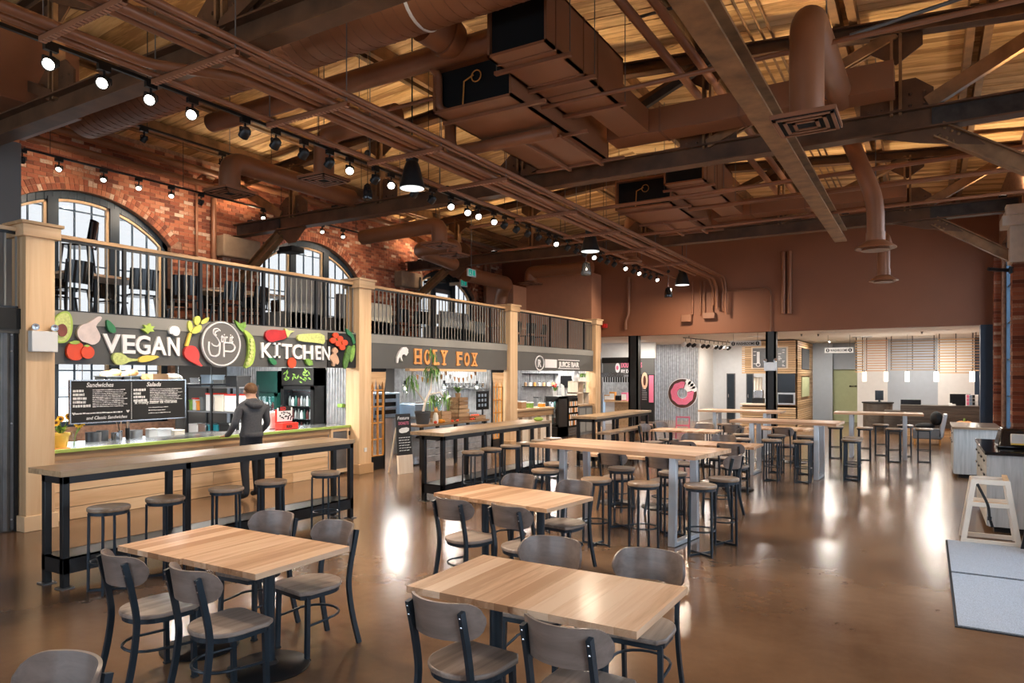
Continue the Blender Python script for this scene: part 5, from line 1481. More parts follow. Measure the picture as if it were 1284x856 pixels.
cutout('stalk', [(618, 183), (650, 200), (692, 203), (660, 218), (640, 252), (630, 222)], 'pale_green', A2, t, X=SX + .02, depth=.02, sm=0)
cutout('celery_cutout', [(708, 256), (714, 230), (760, 224), (905, 217), (911, 302), (860, 291), (720, 277)], 'pale_green', A2, None, 'pale green celery cutout above KITCHEN', sm=1)
pnl = MB().box(XF, XF + .025, fy(410, XF), 9.96, 2.06, 2.70).build('black_backboard', 'black_matte', label='black end panel of the kitchen sign behind the cherry tomatoes', cat='panel')
t = cutout('cherry_tomato_cutout', [(985, 240), (1000, 250), (1050, 300), (1040, 312), (1000, 290), (975, 262)], 'leaf', A2, None, 'bunch of red cherry tomatoes cutout near the end of the kitchen sign', sm=0, part='stem')
for a, b in ((990, 235), (970, 272), (1022, 260), (1007, 294), (1056, 288), (1037, 322)): disc(t, 'cherry_tomato', 'tomato', a, b, 21, A2, SX + .02, .03)
cutout('mushroom_cutout', [(963, 347), (980, 318), (1001, 335), (1006, 358), (992, 364), (994, 378), (1006, 395), (1014, 430), (1000, 452), (986, 434), (982, 462), (964, 457), (968, 430), (948, 410), (949, 388), (970, 375), (973, 362)], 'mushroom', A2, None, 'tan mushrooms cutout after the word KITCHEN', sm=1)
t = cutout('cucumber_cutout', [(1048, 470), (1043, 440), (1060, 370), (1080, 308), (1102, 315), (1106, 345), (1090, 400), (1066, 484)], 'leaf', A2, None, 'two green cucumbers on a vine at the right end of the kitchen sign', sm=1)
cutout('cucumber', [(1104, 330), (1130, 298), (1133, 350), (1121, 410), (1100, 437), (1094, 400)], 'leaf_bright', A2, t, X=SX + .015, depth=.02, sm=1)
cutout('vine', [(1066, 185), (1085, 195), (1120, 230), (1135, 290), (1120, 300), (1105, 250), (1075, 225)], 'leaf_deep', A2, t, depth=.02, sm=0)
cutout('leaf_cutout', [(498, 400), (530, 398), (560, 430), (552, 452), (520, 446)], 'leaf_deep', A2, None, 'dark green leaf cutout under the letter K', sm=1)
t = thing('tomato_cutout', 'round orange-red tomato cutout hanging under KITCHEN', 'sign cutout', tuple(onx(365, 455, SX)))
disc(t, 'face_board', 'tomato', 670, 435, 29, A2, SX, .03, 38)
cutout('leaf_cutout', [(768, 412), (790, 405), (816, 420), (822, 450), (796, 456), (776, 438)], 'leaf_bright', A2, None, 'ragged green leaf cutout under the letter H', sm=0)
def letters(word, spans, tops, bots, mat, parent, X, depth, org, bold=0.02, slab=False, name='letter'):
    n = len(word)
    for i, ch in enumerate(word):
        a, b = spans[i]; f = i / max(1, n - 1)
        yt = tops[0] + (tops[1] - tops[0]) * f; yb = bots[0] + (bots[1] - bots[0]) * f
        p0 = onx(org[0] + a / 5.823, org[1] + yb / 5.823, X); p1 = onx(org[0] + b / 5.823, org[1] + yb / 5.823, X); pt = onx(org[0] + a / 5.823, org[1] + yt / 5.823, X)
        capz = pt.z - p0.z
        if ch == 'I':
            w = p1.y - p0.y; m = MB(); k = capz * .13
            m.box(X, X + depth, p0.y + w * .35, p0.y + w * .65, p0.z, p0.z + capz); m.box(X, X + depth, p0.y + w * .08, p0.y + w * .92, p0.z, p0.z + k); m.box(X, X + depth, p0.y + w * .08, p0.y + w * .92, p0.z + capz - k, p0.z + capz)
            m.build(name, mat, parent); continue
        o = text(name, ch, mat, (X, p0.y, p0.z), (0, 1, 0), (0, 0, 1), capz / 0.73, parent, depth, bold, width=(p1.y - p0.y))
        if slab and ch in 'HLYFXI':
            sb = MB(); w = p1.y - p0.y; h = capz * 0.1
            if ch in 'HX': rows = [(0, .44), (.56, 1)]; bt = rows
            elif ch == 'L': rows = [(0, .6)]; bt = [(0, 1)]
            elif ch == 'F': rows = [(0, 1)]; bt = [(0, .6)]
            elif ch == 'Y': rows = [(0, .42), (.58, 1)]; bt = [(.25, .75)]
            else: rows = [(0, 1)]; bt = [(0, 1)]
            for r0, r1 in rows: sb.box(X, X + depth * .98, p0.y + w * r0 - .012, p0.y + w * r1 + .012, p0.z + capz - h, p0.z + capz + .005)
            for r0, r1 in bt: sb.box(X, X + depth * .98, p0.y + w * r0 - .012, p0.y + w * r1 + .012, p0.z - .005, p0.z + h)
            sb.build('serif', mat, o)
sv = thing('sign_lettering', 'raised white letters spelling VEGAN on the grey fascia', 'sign', (XF, 5.7, 2.15))
letters('VEGAN', [(392, 522), (537, 630), (632, 740), (745, 858), (868, 953)], (217, 243), (357, 379), 'letter_white', sv, XF + .002, .035, A1, 0.022)
sk = thing('sign_lettering', 'raised white letters spelling KITCHEN on the grey fascia', 'sign', (XF, 8.4, 2.15))
letters('KITCHEN', [(443, 524), (528, 586), (592, 668), (672, 742), (750, 822), (842, 880), (888, 945)], (283, 310), (395, 412), 'letter_white', sk, XF + .002, .035, A2, 0.022, slab=False)
em = thing('round_emblem', 'round dark emblem reading Stir it UP between the two words', 'sign', tuple(onx(278, 461, XF + .05)))
c = onx(278, 431.2, XF + .05); cy, cz, cr = c.y, c.z, 0.365
MB().prism(ell(cr, cr, 40, cy, cz), (XF + .003, 0, 0), (0, 1, 0), (0, 0, 1), .045).build('disc', 'partition_grey', em)
MB().tube(arc((XF + .05, cy, cz), cr - .03, 0, 2 * PI, 40, (0, 1, 0), (0, 0, 1))[:-1], 0.013, 6, closed=True).build('ring', 'letter_white', em)
def stroke(parent, name, pts, r=0.011, mat='letter_white', X=XF + .052):
    MB().tube(bend([(X, a, b) for a, b in pts], .03, 3), r, 6).build(name, mat, parent)
S_ = lambda a, b: (cy + a * cr, cz + b * cr)
stroke(em, 'letter', [S_(-.08, .55), S_(-.2, .66), S_(-.4, .62), S_(-.42, .42), S_(-.2, .22), S_(-.1, .05), S_(-.2, -.12), S_(-.42, -.08), S_(-.5, .02)])
stroke(em, 'letter', [S_(-.18, .55), S_(-.3, .52), S_(-.34, .40), S_(-.25, .36)])
stroke(em, 'letter', [S_(-.62, .08), S_(-.64, -.25), S_(-.55, -.5), S_(-.32, -.55), S_(-.14, -.45), S_(-.1, -.2), S_(-.1, .08)], .015)
stroke(em, 'letter', [S_(.1, .08), S_(.1, -.55)], .015)
stroke(em, 'letter', [S_(.1, .06), S_(.5, .06), S_(.66, -.08), S_(.62, -.24), S_(.45, -.32), S_(.1, -.3)], .015)
text('lettering', 'tir it', 'letter_white', (XF + .048, cy - .02, cz + .03), (0, 1, 0), (0, 0, 1), .2, em, .012, 0.01, width=.23, shear=.2)
# ------------------------------------------------------------------ emergency lamp on the first post
t = thing('emergency_light', 'white emergency light box with twin lamps on the nearest pine post', 'lamp', (-9.36, 4.35, 2.1))
b0, b1 = fy(38, -9.34), fy(73, -9.30)
MB().box(-9.40, -9.30, b0, b1, fz(55, 441, -9.3), fz(55, 415, -9.3)).build('case', 'sign_plastic', t, bevel=.008)
for yy in (b0 + .05, b1 - .03):
    MB().lathe((-9.33, yy, fz(55, 410, -9.3)), [(0, -.06), (.03, -.05), (.042, 0), (.042, .02), (.03, .02), (.0, .015)], 16, (1, -.2, -.1)).build('lamp_head', 'stainless', t, smooth=True)
MB().box(-9.40, -9.385, 10.1, 10.17, 0.42, 0.50).build('outlet_plate', 'white_plastic', label='small white outlet plate low on the second post', cat='outlet', bevel=.003)

# ------------------------------------------------------------------ kitchen counter
t = thing('service_counter', 'plank-fronted kitchen counter with a thin green top edge', 'counter', (-10.1, 7.0, 0))
CY0, CY1 = 4.53, 9.45
zz = 0.0; hs = (0.17, 0.21, 0.2, 0.22)
for r_, hgt in enumerate(hs):
    cuts = [CY0, 6.3 + .7 * (r_ % 2), 8.0 + .6 * ((r_ + 1) % 2), CY1]
    for a, b in zip(cuts[:-1], cuts[1:]):
        MB().box(-9.74, -9.705 + random.uniform(0, .012), a + .002, b - .002, zz + .004, zz + hgt - .004).build('plank', 'pine_y', t)
    zz += hgt
MB().box(-10.35, -9.76, CY0, CY1, 0, 0.9).build('carcass', 'partition_grey', t)
MB().box(-9.72, -9.66, CY0, CY1, 0.80, 0.905).build('top_band', 'old_wood', t)
MB().box(-10.4, -9.66, CY0, 9.97, 0.905, 0.943).build('worktop', 'stainless', t, bevel=.004)
MB().box(-9.66, -9.62, CY0, 9.97, 0.90, 0.945).build('green_edge', 'lime', t, bevel=.003)
g = thing('swing_gate', 'pine framed gate with a dark panel at the right end of the kitchen counter', 'gate', (-9.68, 9.7, 0))
MB().box(-9.70, -9.64, 9.47, 9.52, 0.05, 0.9).build('stile', 'pine_post', g); MB().box(-9.70, -9.64, 9.9, 9.95, 0.05, 0.9).build('stile', 'pine_post', g)
MB().box(-9.70, -9.64, 9.52, 9.9, 0.84, 0.9).build('rail', 'pine_y', g); MB().box(-9.70, -9.64, 9.52, 9.9, 0.05, 0.12).build('rail', 'pine_y', g)
MB().box(-9.68, -9.66, 9.52, 9.9, 0.12, 0.84).build('panel', 'galv_dark', g)
for zz in (.2, .75): MB().box(-9.64, -9.625, 9.93, 9.96, zz, zz + .08).build('hinge', 'black_metal', g)
# menu board
mb = thing('menu_board', 'hanging black chalk menu board headed Sandwiches and Salads', 'menu board', (-9.62, 5.6, 1.27))
y0, y1 = fy(88.5, -9.6), fy(232, -9.6); z0, z1 = 1.275, 1.835; ym = fy(165, -9.6)
MB().box(-9.63, -9.605, y0, y1, z0, z1).build('board', 'chalk_black', mb)
fr = MB(); fr.box(-9.632, -9.595, y0 - .012, y0 + .004, z0 - .01, z1 + .01); fr.box(-9.632, -9.595, y1 - .004, y1 + .012, z0 - .01, z1 + .01); fr.box(-9.632, -9.595, y0, y1, z1 - .004, z1 + .01); fr.box(-9.632, -9.595, y0, y1, z0 - .01, z0 + .004)
fr.build('frame', 'stainless', mb)
dv = MB(); z = z0 + .02
while z < z1 - .02: dv.box(-9.604, -9.600, ym - .004, ym + .004, z, z + .012); z += .02
dv.build('dotted_divider', 'chalk', mb)
U, V = (0, 1, 0), (0, 0, 1); XB_ = -9.604
def ctext(s, py, pz, size, w=None, al='LEFT', bold=0.0, shear=0.0): text('chalk_lettering', s, 'chalk', (XB_, py, pz), U, V, size, mb, .003, bold, width=w, align=al, shear=shear)
ctext('Sandwiches', y0 + .20, z1 - .085, .085, .36, bold=.015, shear=.25)
ctext('Salads', ym + .22, z1 - .085, .085, .22, bold=.015, shear=.25)
def scribble(ya, yb, za, rows, step=.038, h=.018, first=None):
    m = MB()
    for r_ in range(rows):
        y = ya; zc = za - r_ * step; end = yb - random.uniform(0, .12)
        while y < end:
            w = random.uniform(.012, .05); m.box(XB_, XB_ + .002, y, min(y + w, end), zc - h / 2 + random.uniform(-.002, .002), zc + h / 2 + random.uniform(-.004, .002)); y += w + random.uniform(.004, .009)
    m.build('chalk_lines', 'chalk', mb, kind='stuff')
scribble(y0 + .03, y0 + .26, z1 - .135, 5, .05, .034); scribble(y0 + .28, ym - .02, z1 - .125, 10, .025, .010)
scribble(ym + .03, ym + .25, z1 - .135, 4, .05, .034); scribble(ym + .27, y1 - .02, z1 - .125, 8, .025, .010)
scribble(y0 + .06, ym - .06, z0 + .125, 1, .03, .018)
ctext('and Classic Sandwiches', y0 + .2, z0 + .04, .06, ym - y0 - .26, bold=.012, shear=.25)
ctext('Weekly Station', ym + .1, z0 + .225, .065, .30, bold=.012, shear=.2); ctext('ASK YOUR SERVER', ym + .42, z0 + .225, .05, .27, bold=.02)
scribble(ym + .25, y1 - .22, z0 + .17, 3, .04, .010)
st = MB(); c = (ym + .065, z0 + .245)
st.prism([(c[0] + (.03 if i % 2 == 0 else .012) * math.sin(PI * i / 5), c[1] + (.03 if i % 2 == 0 else .012) * math.cos(PI * i / 5)) for i in range(10)][::-1], (XB_, 0, 0), U, V, .003); st.build('chalk_star', 'chalk', mb)
for yy, zq in ((y0 + .04, z0 + .125), (ym - .05, z0 + .13)):
    h = MB(); h.prism([(yy, zq - .02), (yy + .022, zq + .006), (yy + .016, zq + .02), (yy, zq + .01), (yy - .016, zq + .02), (yy - .022, zq + .006)], (XB_, 0, 0), U, V, .003); h.build('chalk_heart', 'chalk', mb)
w = MB()
for yy in (y0 + .1, ym, y1 - .1): w.cyl((-9.615, yy, z1), (-9.615, yy, 2.42), .003, 5)
w.build('hanging_wire', 'stainless', mb)
# things behind the counter
def bag(label, c, r, mat='bread', group='bread'):
    m = MB(); x, y, z = c
    m.ball((x, y, z + r * .62), r, r * 1.15, r * .62, 12, 8)
    for k in range(3): m.ball((x + random.uniform(-.3, .3) * r, y + random.uniform(-.6, .6) * r, z + r * .9), r * .5, r * .55, r * .4, 8, 6)
    t = thing('bread_loaf', label, 'bread', c, group=group); m.build('loaf', mat, t, smooth=True); return t
t = thing('bread_shelf', 'black shelf hung behind the menu board carrying bread', 'shelf', (-10.3, 6.0, 1.75)); MB().box(-10.5, -10.1, 5.3, 7.6, 1.74, 1.77).build('board', 'black_metal', t)
w = MB()
for yy in (5.4, 7.5): w.cyl((-10.45, yy, 1.77), (-10.45, yy, 2.42), .006, 6); 
w.build('hanger_rod', 'black_metal', t)
for i, (pa, pb) in enumerate(((131, 152), (153, 175))):
    a, b = fy(pa, -10.15), fy(pb, -10.15)
    tt = thing('storage_bin', ['grey bread bin behind the menu board, left', 'grey bread bin behind the menu board, right'][i], 'bin', (-10.25, (a + b) / 2, 1.77))
    m = MB(); m.box(-10.4, -10.12, a, b, 1.77, 1.78); m.box(-10.4, -10.38, a, b, 1.77, 1.89); m.box(-10.14, -10.12, a, b, 1.77, 1.89); m.box(-10.4, -10.12, a, a + .015, 1.77, 1.89); m.box(-10.4, -10.12, b - .015, b, 1.77, 1.89)
    m.build('bin_wall', 'bin_grey', tt); MB().box(-10.42, -10.10, a - .01, b + .01, 1.885, 1.90).build('rim', 'bin_grey', tt)
for i, px in enumerate((137, 147, 158, 168)):
    bag('bagged bread loaf above the menu board, %s from the left' % ['first', 'second', 'third', 'fourth'][i], (-10.26, fy(px, -10.2), 1.86 + (.03 if i % 2 else 0)), .085)
bag('large bread loaf standing beside the bread bins', (-10.25, fy(181, -10.2), 1.77), .1)
prop('cardboard_box', 'cardboard', (-10.42, -10.12, fy(188, -10.2), fy(207, -10.2), 1.77, 1.93), 'small cardboard box right of the bread above the menu board', 'box')
bag('white bowl-shaped dough on the shelf right of the cardboard box', (-10.3, fy(222, -10.2), 1.77), .13, 'cream')
# steel prep line below the board
t = thing('prep_counter', 'stainless prep counter behind the kitchen serving counter', 'counter', (-10.9, 6.6, 0))
MB().box(-11.4, -10.55, 4.7, 8.2, 0.84, 0.88).build('worktop', 'stainless', t); MB().box(-11.35, -10.6, 4.75, 8.15, 0.1, 0.84).build('cabinet_body', 'stainless', t)
MB().box(-11.35, -10.6, 4.75, 8.15, 0, 0.1).build('kick_base', 'black_matte', t)
for i, (px, w_, h_, mt) in enumerate(((117, .17, .17, 'galv_dark'), (133, .13, .18, 'galv_dark'), (146, .12, .14, 'stainless'), (155, .08, .16, 'stainless'), (160, .07, .2, 'black_metal'), (174, .17, .15, 'galv'), (190, .12, .15, 'white_plastic'), (208, .22, .13, 'cool_white'), (222, .16, .10, 'cream'))):
    y = fy(px, -10.8); x = -10.8 - .1 * (i % 2); w_ *= .62
    lab = ['round dark steel pot on the prep counter, leftmost', 'round dark steel pot beside the leftmost one', 'small wire basket on the prep counter', 'steel utensil jar on the prep counter', 'black utensil crock on the prep counter', 'brushed steel bowl in mid prep counter', 'white plastic tub on the prep counter', 'wide pale food box on the prep counter', 'cream food box at the right of the prep counter'][i]
    tt = thing('kitchen_container', lab, 'container', (x, y, .88))
    if i in (0, 1, 2, 5): MB().lathe((x, y, .88), [(w_ * .85, 0), (w_, .01), (w_ * 1.02, h_), (w_ * .95, h_), (w_ * .9, .03), (0, .02)], 20).build('wall', mt, tt, smooth=True)
    elif i in (3, 4):
        MB().lathe((x, y, .88), [(w_ * .7, 0), (w_ * .75, h_), (w_ * .65, h_), (w_ * .6, .02), (0, .02)], 14).build('wall', mt, tt, smooth=True)
        for k in range(4): MB().bar((x, y, .95), (x + random.uniform(-.04, .04), y + random.uniform(-.06, .06), .88 + h_ + .14), .012, .006).build('utensil', random.choice(('stainless', 'black_metal', 'stool_wood')), tt)
    else:
        MB().box(x - w_ * .7, x + w_ * .7, y - w_, y + w_, .88, .88 + h_).build('box', mt, tt, bevel=.01); MB().box(x - w_ * .75, x + w_ * .75, y - w_ * 1.03, y + w_ * 1.03, .88 + h_, .895 + h_).build('lid', mt, tt, bevel=.004)
# yellow pot and sunflowers on the counter's end
p = (-9.85, fy(78, -9.8), .945); t = thing('flower_pot', 'yellow pot of green leaves at the left end of the kitchen counter', 'plant pot', p)
MB().lathe(p, [(.075, 0), (.105, .16), (.115, .17), (.115, .2), (.1, .2), (.095, .17), (0, .16)], 20).build('pot', 'yellow_pot', t, smooth=True)
def tuft(parent, c, r, n, mats=('leaf',), h=.12, w=.03, name='leaf', droop=0.3, seed=None):
    for k in range(n):
        a = random.uniform(0, 2 * PI); l = random.uniform(.6, 1) * r; up = random.uniform(.5, 1) * h
        b = Vector(c); tip = b + Vector((math.cos(a) * l, math.sin(a) * l, up)); mid = (b + tip) / 2 + Vector((0, 0, up * droop)); side = Vector((-math.sin(a), math.cos(a), 0)) * w
        m = MB(); m.add([b, mid - side, tip, mid + side, mid + Vector((0, 0, -.004))], [(0, 1, 4), (1, 2, 4), (2, 3, 4), (3, 0, 4)])
        m.build(name, random.choice(mats), parent)
tuft(t, (p[0], p[1], p[2] + .17), .13, 16, ('leaf_bright', 'pea_green', 'leaf'), .14)
def flower(parent, c, d, r=.055):
    d = Vector(d).normalized(); a = d.orthogonal().normalized(); b = d.cross(a); c = Vector(c)
    fm = MB()
    for k in range(12):
        an = 2 * PI * k / 12; u = a * math.cos(an) + b * math.sin(an); v = -a * math.sin(an) + b * math.cos(an)
        fm.add([c + u * r * .3 - v * r * .16, c + u * r * .75 - v * r * .2 + d * .008, c + u * r * 1.1 + d * .002, c + u * r * .75 + v * r * .2 + d * .008, c + u * r * .3 + v * r * .16], [(0, 1, 2, 3, 4)])
    fl_ = fm.build('petals', 'sunflower', parent); MB().lathe(c, [(r * .38, -.004), (r * .36, .01), (0, .016)], 12, d).build('seed_head', 'seed_brown', fl_)
for k, (px, py) in enumerate(((76, 525), (86, 522), (70, 530))):
    q = onx(px, py, -9.8); flower(t, q, (1, -.3, .3), .05); MB().tube([(p[0], p[1], p[2] + .15), q], .005, 5).build('stem', 'stem_green', t)
q0 = (-9.8, fy(95, -9.75), .945); t = thing('glass_vase', 'glass vase of orange sunflowers beside the yellow pot', 'vase', q0)
MB().lathe(q0, [(.035, 0), (.04, .01), (.038, .22), (.034, .22), (.034, .012), (0, .012)], 16).build('glass', 'clear_glass', t, smooth=True)
for k, (px, py) in enumerate(((104, 527), (110, 523), (99, 531))):
    q = onx(px, py, -9.72); flower(t, q, (1, -.2, .15), .062); MB().tube([(q0[0], q0[1], .96), (q0[0], q0[1] + .02, 1.1), q], .006, 5).build('stem', 'stem_green', t)
prop('wooden_block', 'orange_wood', (-9.9, -9.7, fy(67, -9.75), fy(86, -9.75), .93, .955), 'thin wooden stand under the yellow flower pot', 'board')
# shelving unit with boxes at the back of the kitchen
t = thing('shelving_unit', 'black wire shelving full of boxes at the back of the kitchen', 'shelf', (-12.0, 8.8, 0))
sx0, sx1, sy0, sy1 = -12.75, -11.2, 8.6, 9.05
for x in (sx0, (sx0 + sx1) / 2, sx1):
    for y in (sy0, sy1): MB().box(x - .02, x + .02, y - .02, y + .02, 0, 1.72).build('upright', 'black_metal', t)
for z in (.25, .72, 1.2, 1.68): MB().box(sx0, sx1, sy0, sy1, z - .02, z + .01).build('shelf_board', 'galv_dark', t)
k = 0
words = ['far left', 'left', 'left of centre', 'centre', 'right of centre', 'right', 'far right']
for z, items in ((.73, ((0, .28, .2, 'white_plastic'), (.3, .25, .22, 'stainless'), (.62, .3, .2, 'teal'), (.95, .3, .24, 'black_matte'), (1.27, .25, .25, 'white_plastic'))),
                 (1.21, ((.02, .09, .2, 'leaf_bright'), (.13, .1, .24, 'white_plastic'), (.25, .08, .18, 'orange'), (.36, .1, .26, 'bin_grey'), (.55, .22, .34, 'white_plastic'), (.82, .26, .3, 'cream'), (1.12, .3, .33, 'white_plastic'))),
                 (1.69, ((.05, .3, .16, 'stainless'), (.4, .3, .22, 'steel_blue'), (.78, .3, .12, 'bin_grey'), (1.15, .34, .2, 'black_metal')))):
    for j, (dx, w_, h_, mt) in enumerate(items):
        lab = '%s on the %s shelf of the kitchen rack, %s' % ({'white_plastic': 'white tub', 'stainless': 'steel tray', 'teal': 'teal plastic basin', 'black_matte': 'black crate', 'leaf_bright': 'green bottle', 'orange': 'orange bottle', 'bin_grey': 'grey box', 'cream': 'cream folder box', 'steel_blue': 'blue-grey bag', 'black_metal': 'black appliance'}[mt], {.73: 'lower', 1.21: 'middle', 1.69: 'top'}[z], words[j])
        tt = thing('stored_box', lab, 'box', (sx0 + dx + w_ / 2, 8.8, z), group='goods on the kitchen rack')
        MB().box(sx0 + dx, sx0 + dx + w_, 8.63, 8.95, z, z + h_).build('box_body', mt, tt, bevel=.012)
        MB().box(sx0 + dx - .005, sx0 + dx + w_ + .005, 8.62, 8.96, z + h_ - .02, z + h_ + .01).build('lid', 'red_plastic' if (mt == 'white_plastic' and z > 1) else mt, tt, bevel=.004)
# two drink fridges
def fridge(label, x0, x1, yf, h, mat, header, hmat, dep=.62):
    t = thing('drinks_fridge', label, 'fridge', ((x0 + x1) / 2, yf + .2, 0)); yb = yf + dep
    m = MB(); m.box(x0, x0 + .04, yf, yb, .05, h); m.box(x1 - .04, x1, yf, yb, .05, h); m.box(x0, x1, yf, yb, h - header, h); m.box(x0, x1, yf, yb, .05, .35); m.box(x0, x1, yb - .04, yb, .05, h)
    m.build('cabinet', mat, t); MB().box(x0 + .03, x1 - .03, yf + .02, yb, 0, .05).build('plinth', 'black_matte', t)
    MB().box(x0 + .02, x1 - .02, yf - .012, yf, h - header + .02, h - .02).build('header_panel', hmat, t)
    d = MB(); d.box(x0 + .01, x0 + .09, yf - .03, yf - .002, .36, h - header - .01); d.box(x1 - .09, x1 - .01, yf - .03, yf - .002, .36, h - header - .01); d.box(x0 + .01, x1 - .01, yf - .03, yf - .002, h - header - .08, h - header - .01); d.box(x0 + .01, x1 - .01, yf - .03, yf - .002, .36, .44)
    dd = d.build('door', mat, t); MB().box(x0 + .09, x1 - .09, yf - .018, yf - .014, .44, h - header - .08).build('door_glass', 'clear_glass', dd); MB().box(x0 + .05, x0 + .07, yf - .06, yf - .03, .9, 1.3).build('door_handle', 'stainless', dd)
    for k in range(4):
        z = .5 + k * (h - header - .65) / 4
        sh = MB().box(x0 + .05, x1 - .05, yf + .05, yb - .06, z - .01, z).build('shelf', 'stainless', t)
        n = int((x1 - x0 - .2) / .085)
        for i in range(n):
            x = x0 + .12 + i * .085; hh = .17 + .03 * ((i + k) % 2)
            MB().lathe((x, yf + .12, z), [(.03, 0), (.032, hh * .65), (.013, hh * .85), (.013, hh), (0, hh)], 10).build('bottle', ['cool_white', 'galv', 'dark_green', 'bin_grey', 'maroon'][(i * 2 + k) % 5], sh, smooth=True)
    add_light('fridge_lamp', 'AREA', ((x0 + x1) / 2, yf + .1, h - header - .05), 5, (.9, .95, 1), .3, .05, target=((x0 + x1) / 2, yf + .3, .3))
    return t
fridge('dark green glass-door fridge behind the man', -12.2, -11.52, 9.83, 2.0, 'dark_green', .45, 'dark_green', .29)
f2 = fridge('black glass-door fridge with a leafy header panel', -11.42, -10.46, 9.83, 2.06, 'black_metal', .36, 'black_matte', .29)
lm = MB()
for k in range(26):
    x = random.uniform(-11.37, -10.55); z = random.uniform(1.76, 2.02)
    a = random.uniform(0, PI); lm.prism([(x + .05 * math.cos(a), z + .05 * math.sin(a)), (x - .018 * math.sin(a), z + .018 * math.cos(a)), (x - .05 * math.cos(a), z - .05 * math.sin(a)), (x + .018 * math.sin(a), z - .018 * math.cos(a))], (0, 9.816, 0), (1, 0, 0), (0, 0, 1), .003)
lm.build('leaf_print', 'leaf_bright', f2, kind='stuff')
# red candy rack, green gadget, cable on the ribbed wall
t = thing('display_rack', 'small red display rack with a black and white card on the kitchen counter', 'display rack', (-9.85, fy(361, -9.85), .945))
a, b = fy(351, -9.85), fy(371, -9.85)
MB().box(-9.98, -9.78, a, b, .945, 1.06).build('tray', 'red_plastic', t, bevel=.01); MB().box(-9.98, -9.95, a, b, 1.06, fz(360, 513, -9.9)).build('back_board', 'red_plastic', t)
MB().box(-9.948, -9.94, a + .02, b - .005, 1.08, fz(360, 511, -9.9)).build('card', 'letter_white', t); MB().box(-9.94, -9.935, a + .05, b - .04, 1.27, 1.35).build('card_panel', 'black_matte', t)
text('lettering', 'RED', 'red_plastic', (-9.933, a + .08, 1.28), U, V, .09, t, .004, .03, width=.12)
sm_ = MB()
for k in range(26):
    y = random.uniform(a + .04, b - .03); z = random.uniform(1.09, 1.24); sm_.box(-9.94, -9.936, y, y + .025, z, z + .022)
sm_.build('card_print', 'black_matte', t)
text('lettering', 'RED', 'black_matte', (-9.78, a + .09, .97), U, V, .07, t, .004, .03, width=.12)
q = ony(429, 508, 10.1); MB().box(q.x - .07, q.x + .07, 10.03, 10.13, q.z - .04, q.z + .03).build('green_gadget', 'leaf_bright', label='bright green gadget plugged in on the ribbed wall', cat='gadget', bevel=.015)
q = ony(403, 516, 10.1); t = thing('power_socket', 'white socket box with a black cable on the ribbed wall', 'socket', (q.x, 10.12, q.z)); MB().box(q.x - .05, q.x + .05, 10.08, 10.14, q.z - .05, q.z + .05).build('box', 'white_plastic', t, bevel=.005); MB().tube(bend([(q.x, 10.07, q.z), (q.x - .2, 10.05, q.z - .05), (q.x - .35, 10.0, q.z + .02)], .1), .01, 6).build('cable', 'black_matte', t)
prop('paper_box', 'white_plastic', (-10.38, -10.1, fy(333, -10.2), fy(349, -10.2), .946, 1.25), 'plain white carton standing behind the man', 'box', .006)
# ------------------------------------------------------------------ fox stall
B0 = (440, 400)
fx_ = thing('sign_lettering', 'orange wooden slab letters spelling HOLY FOX on the grey fascia', 'sign', (XF, 12.8, 2.15))
letters('HOLY', [(458, 510), (530, 575), (594, 638), (652, 698)], (216, 228), (324, 333), 'orange_fox', fx_, XF + .002, .03, B0, .03, slab=True)
letters('FOX', [(768, 806), (822, 860), (876, 916)], (238, 246), (336, 340), 'orange_fox', fx_, XF + .002, .03, B0, .03, slab=True)
cutout('fox_emblem', [(333, 320), (332, 280), (350, 235), (375, 205), (400, 204), (415, 222), (412, 245), (418, 240), (400, 268), (385, 255), (372, 260), (366, 278), (374, 308), (364, 300), (355, 275), (345, 290), (340, 318)], 'letter_white', B0, None, 'white leaping fox emblem left of the words HOLY FOX', sm=0, depth=.02)
prop('sign_shelf', 'pine_y', (XF + .002, XF + .12, fy(508, XF), fy(605, XF), 2.0, 2.055), 'narrow pine ledge under the fox sign', 'ledge', .004)
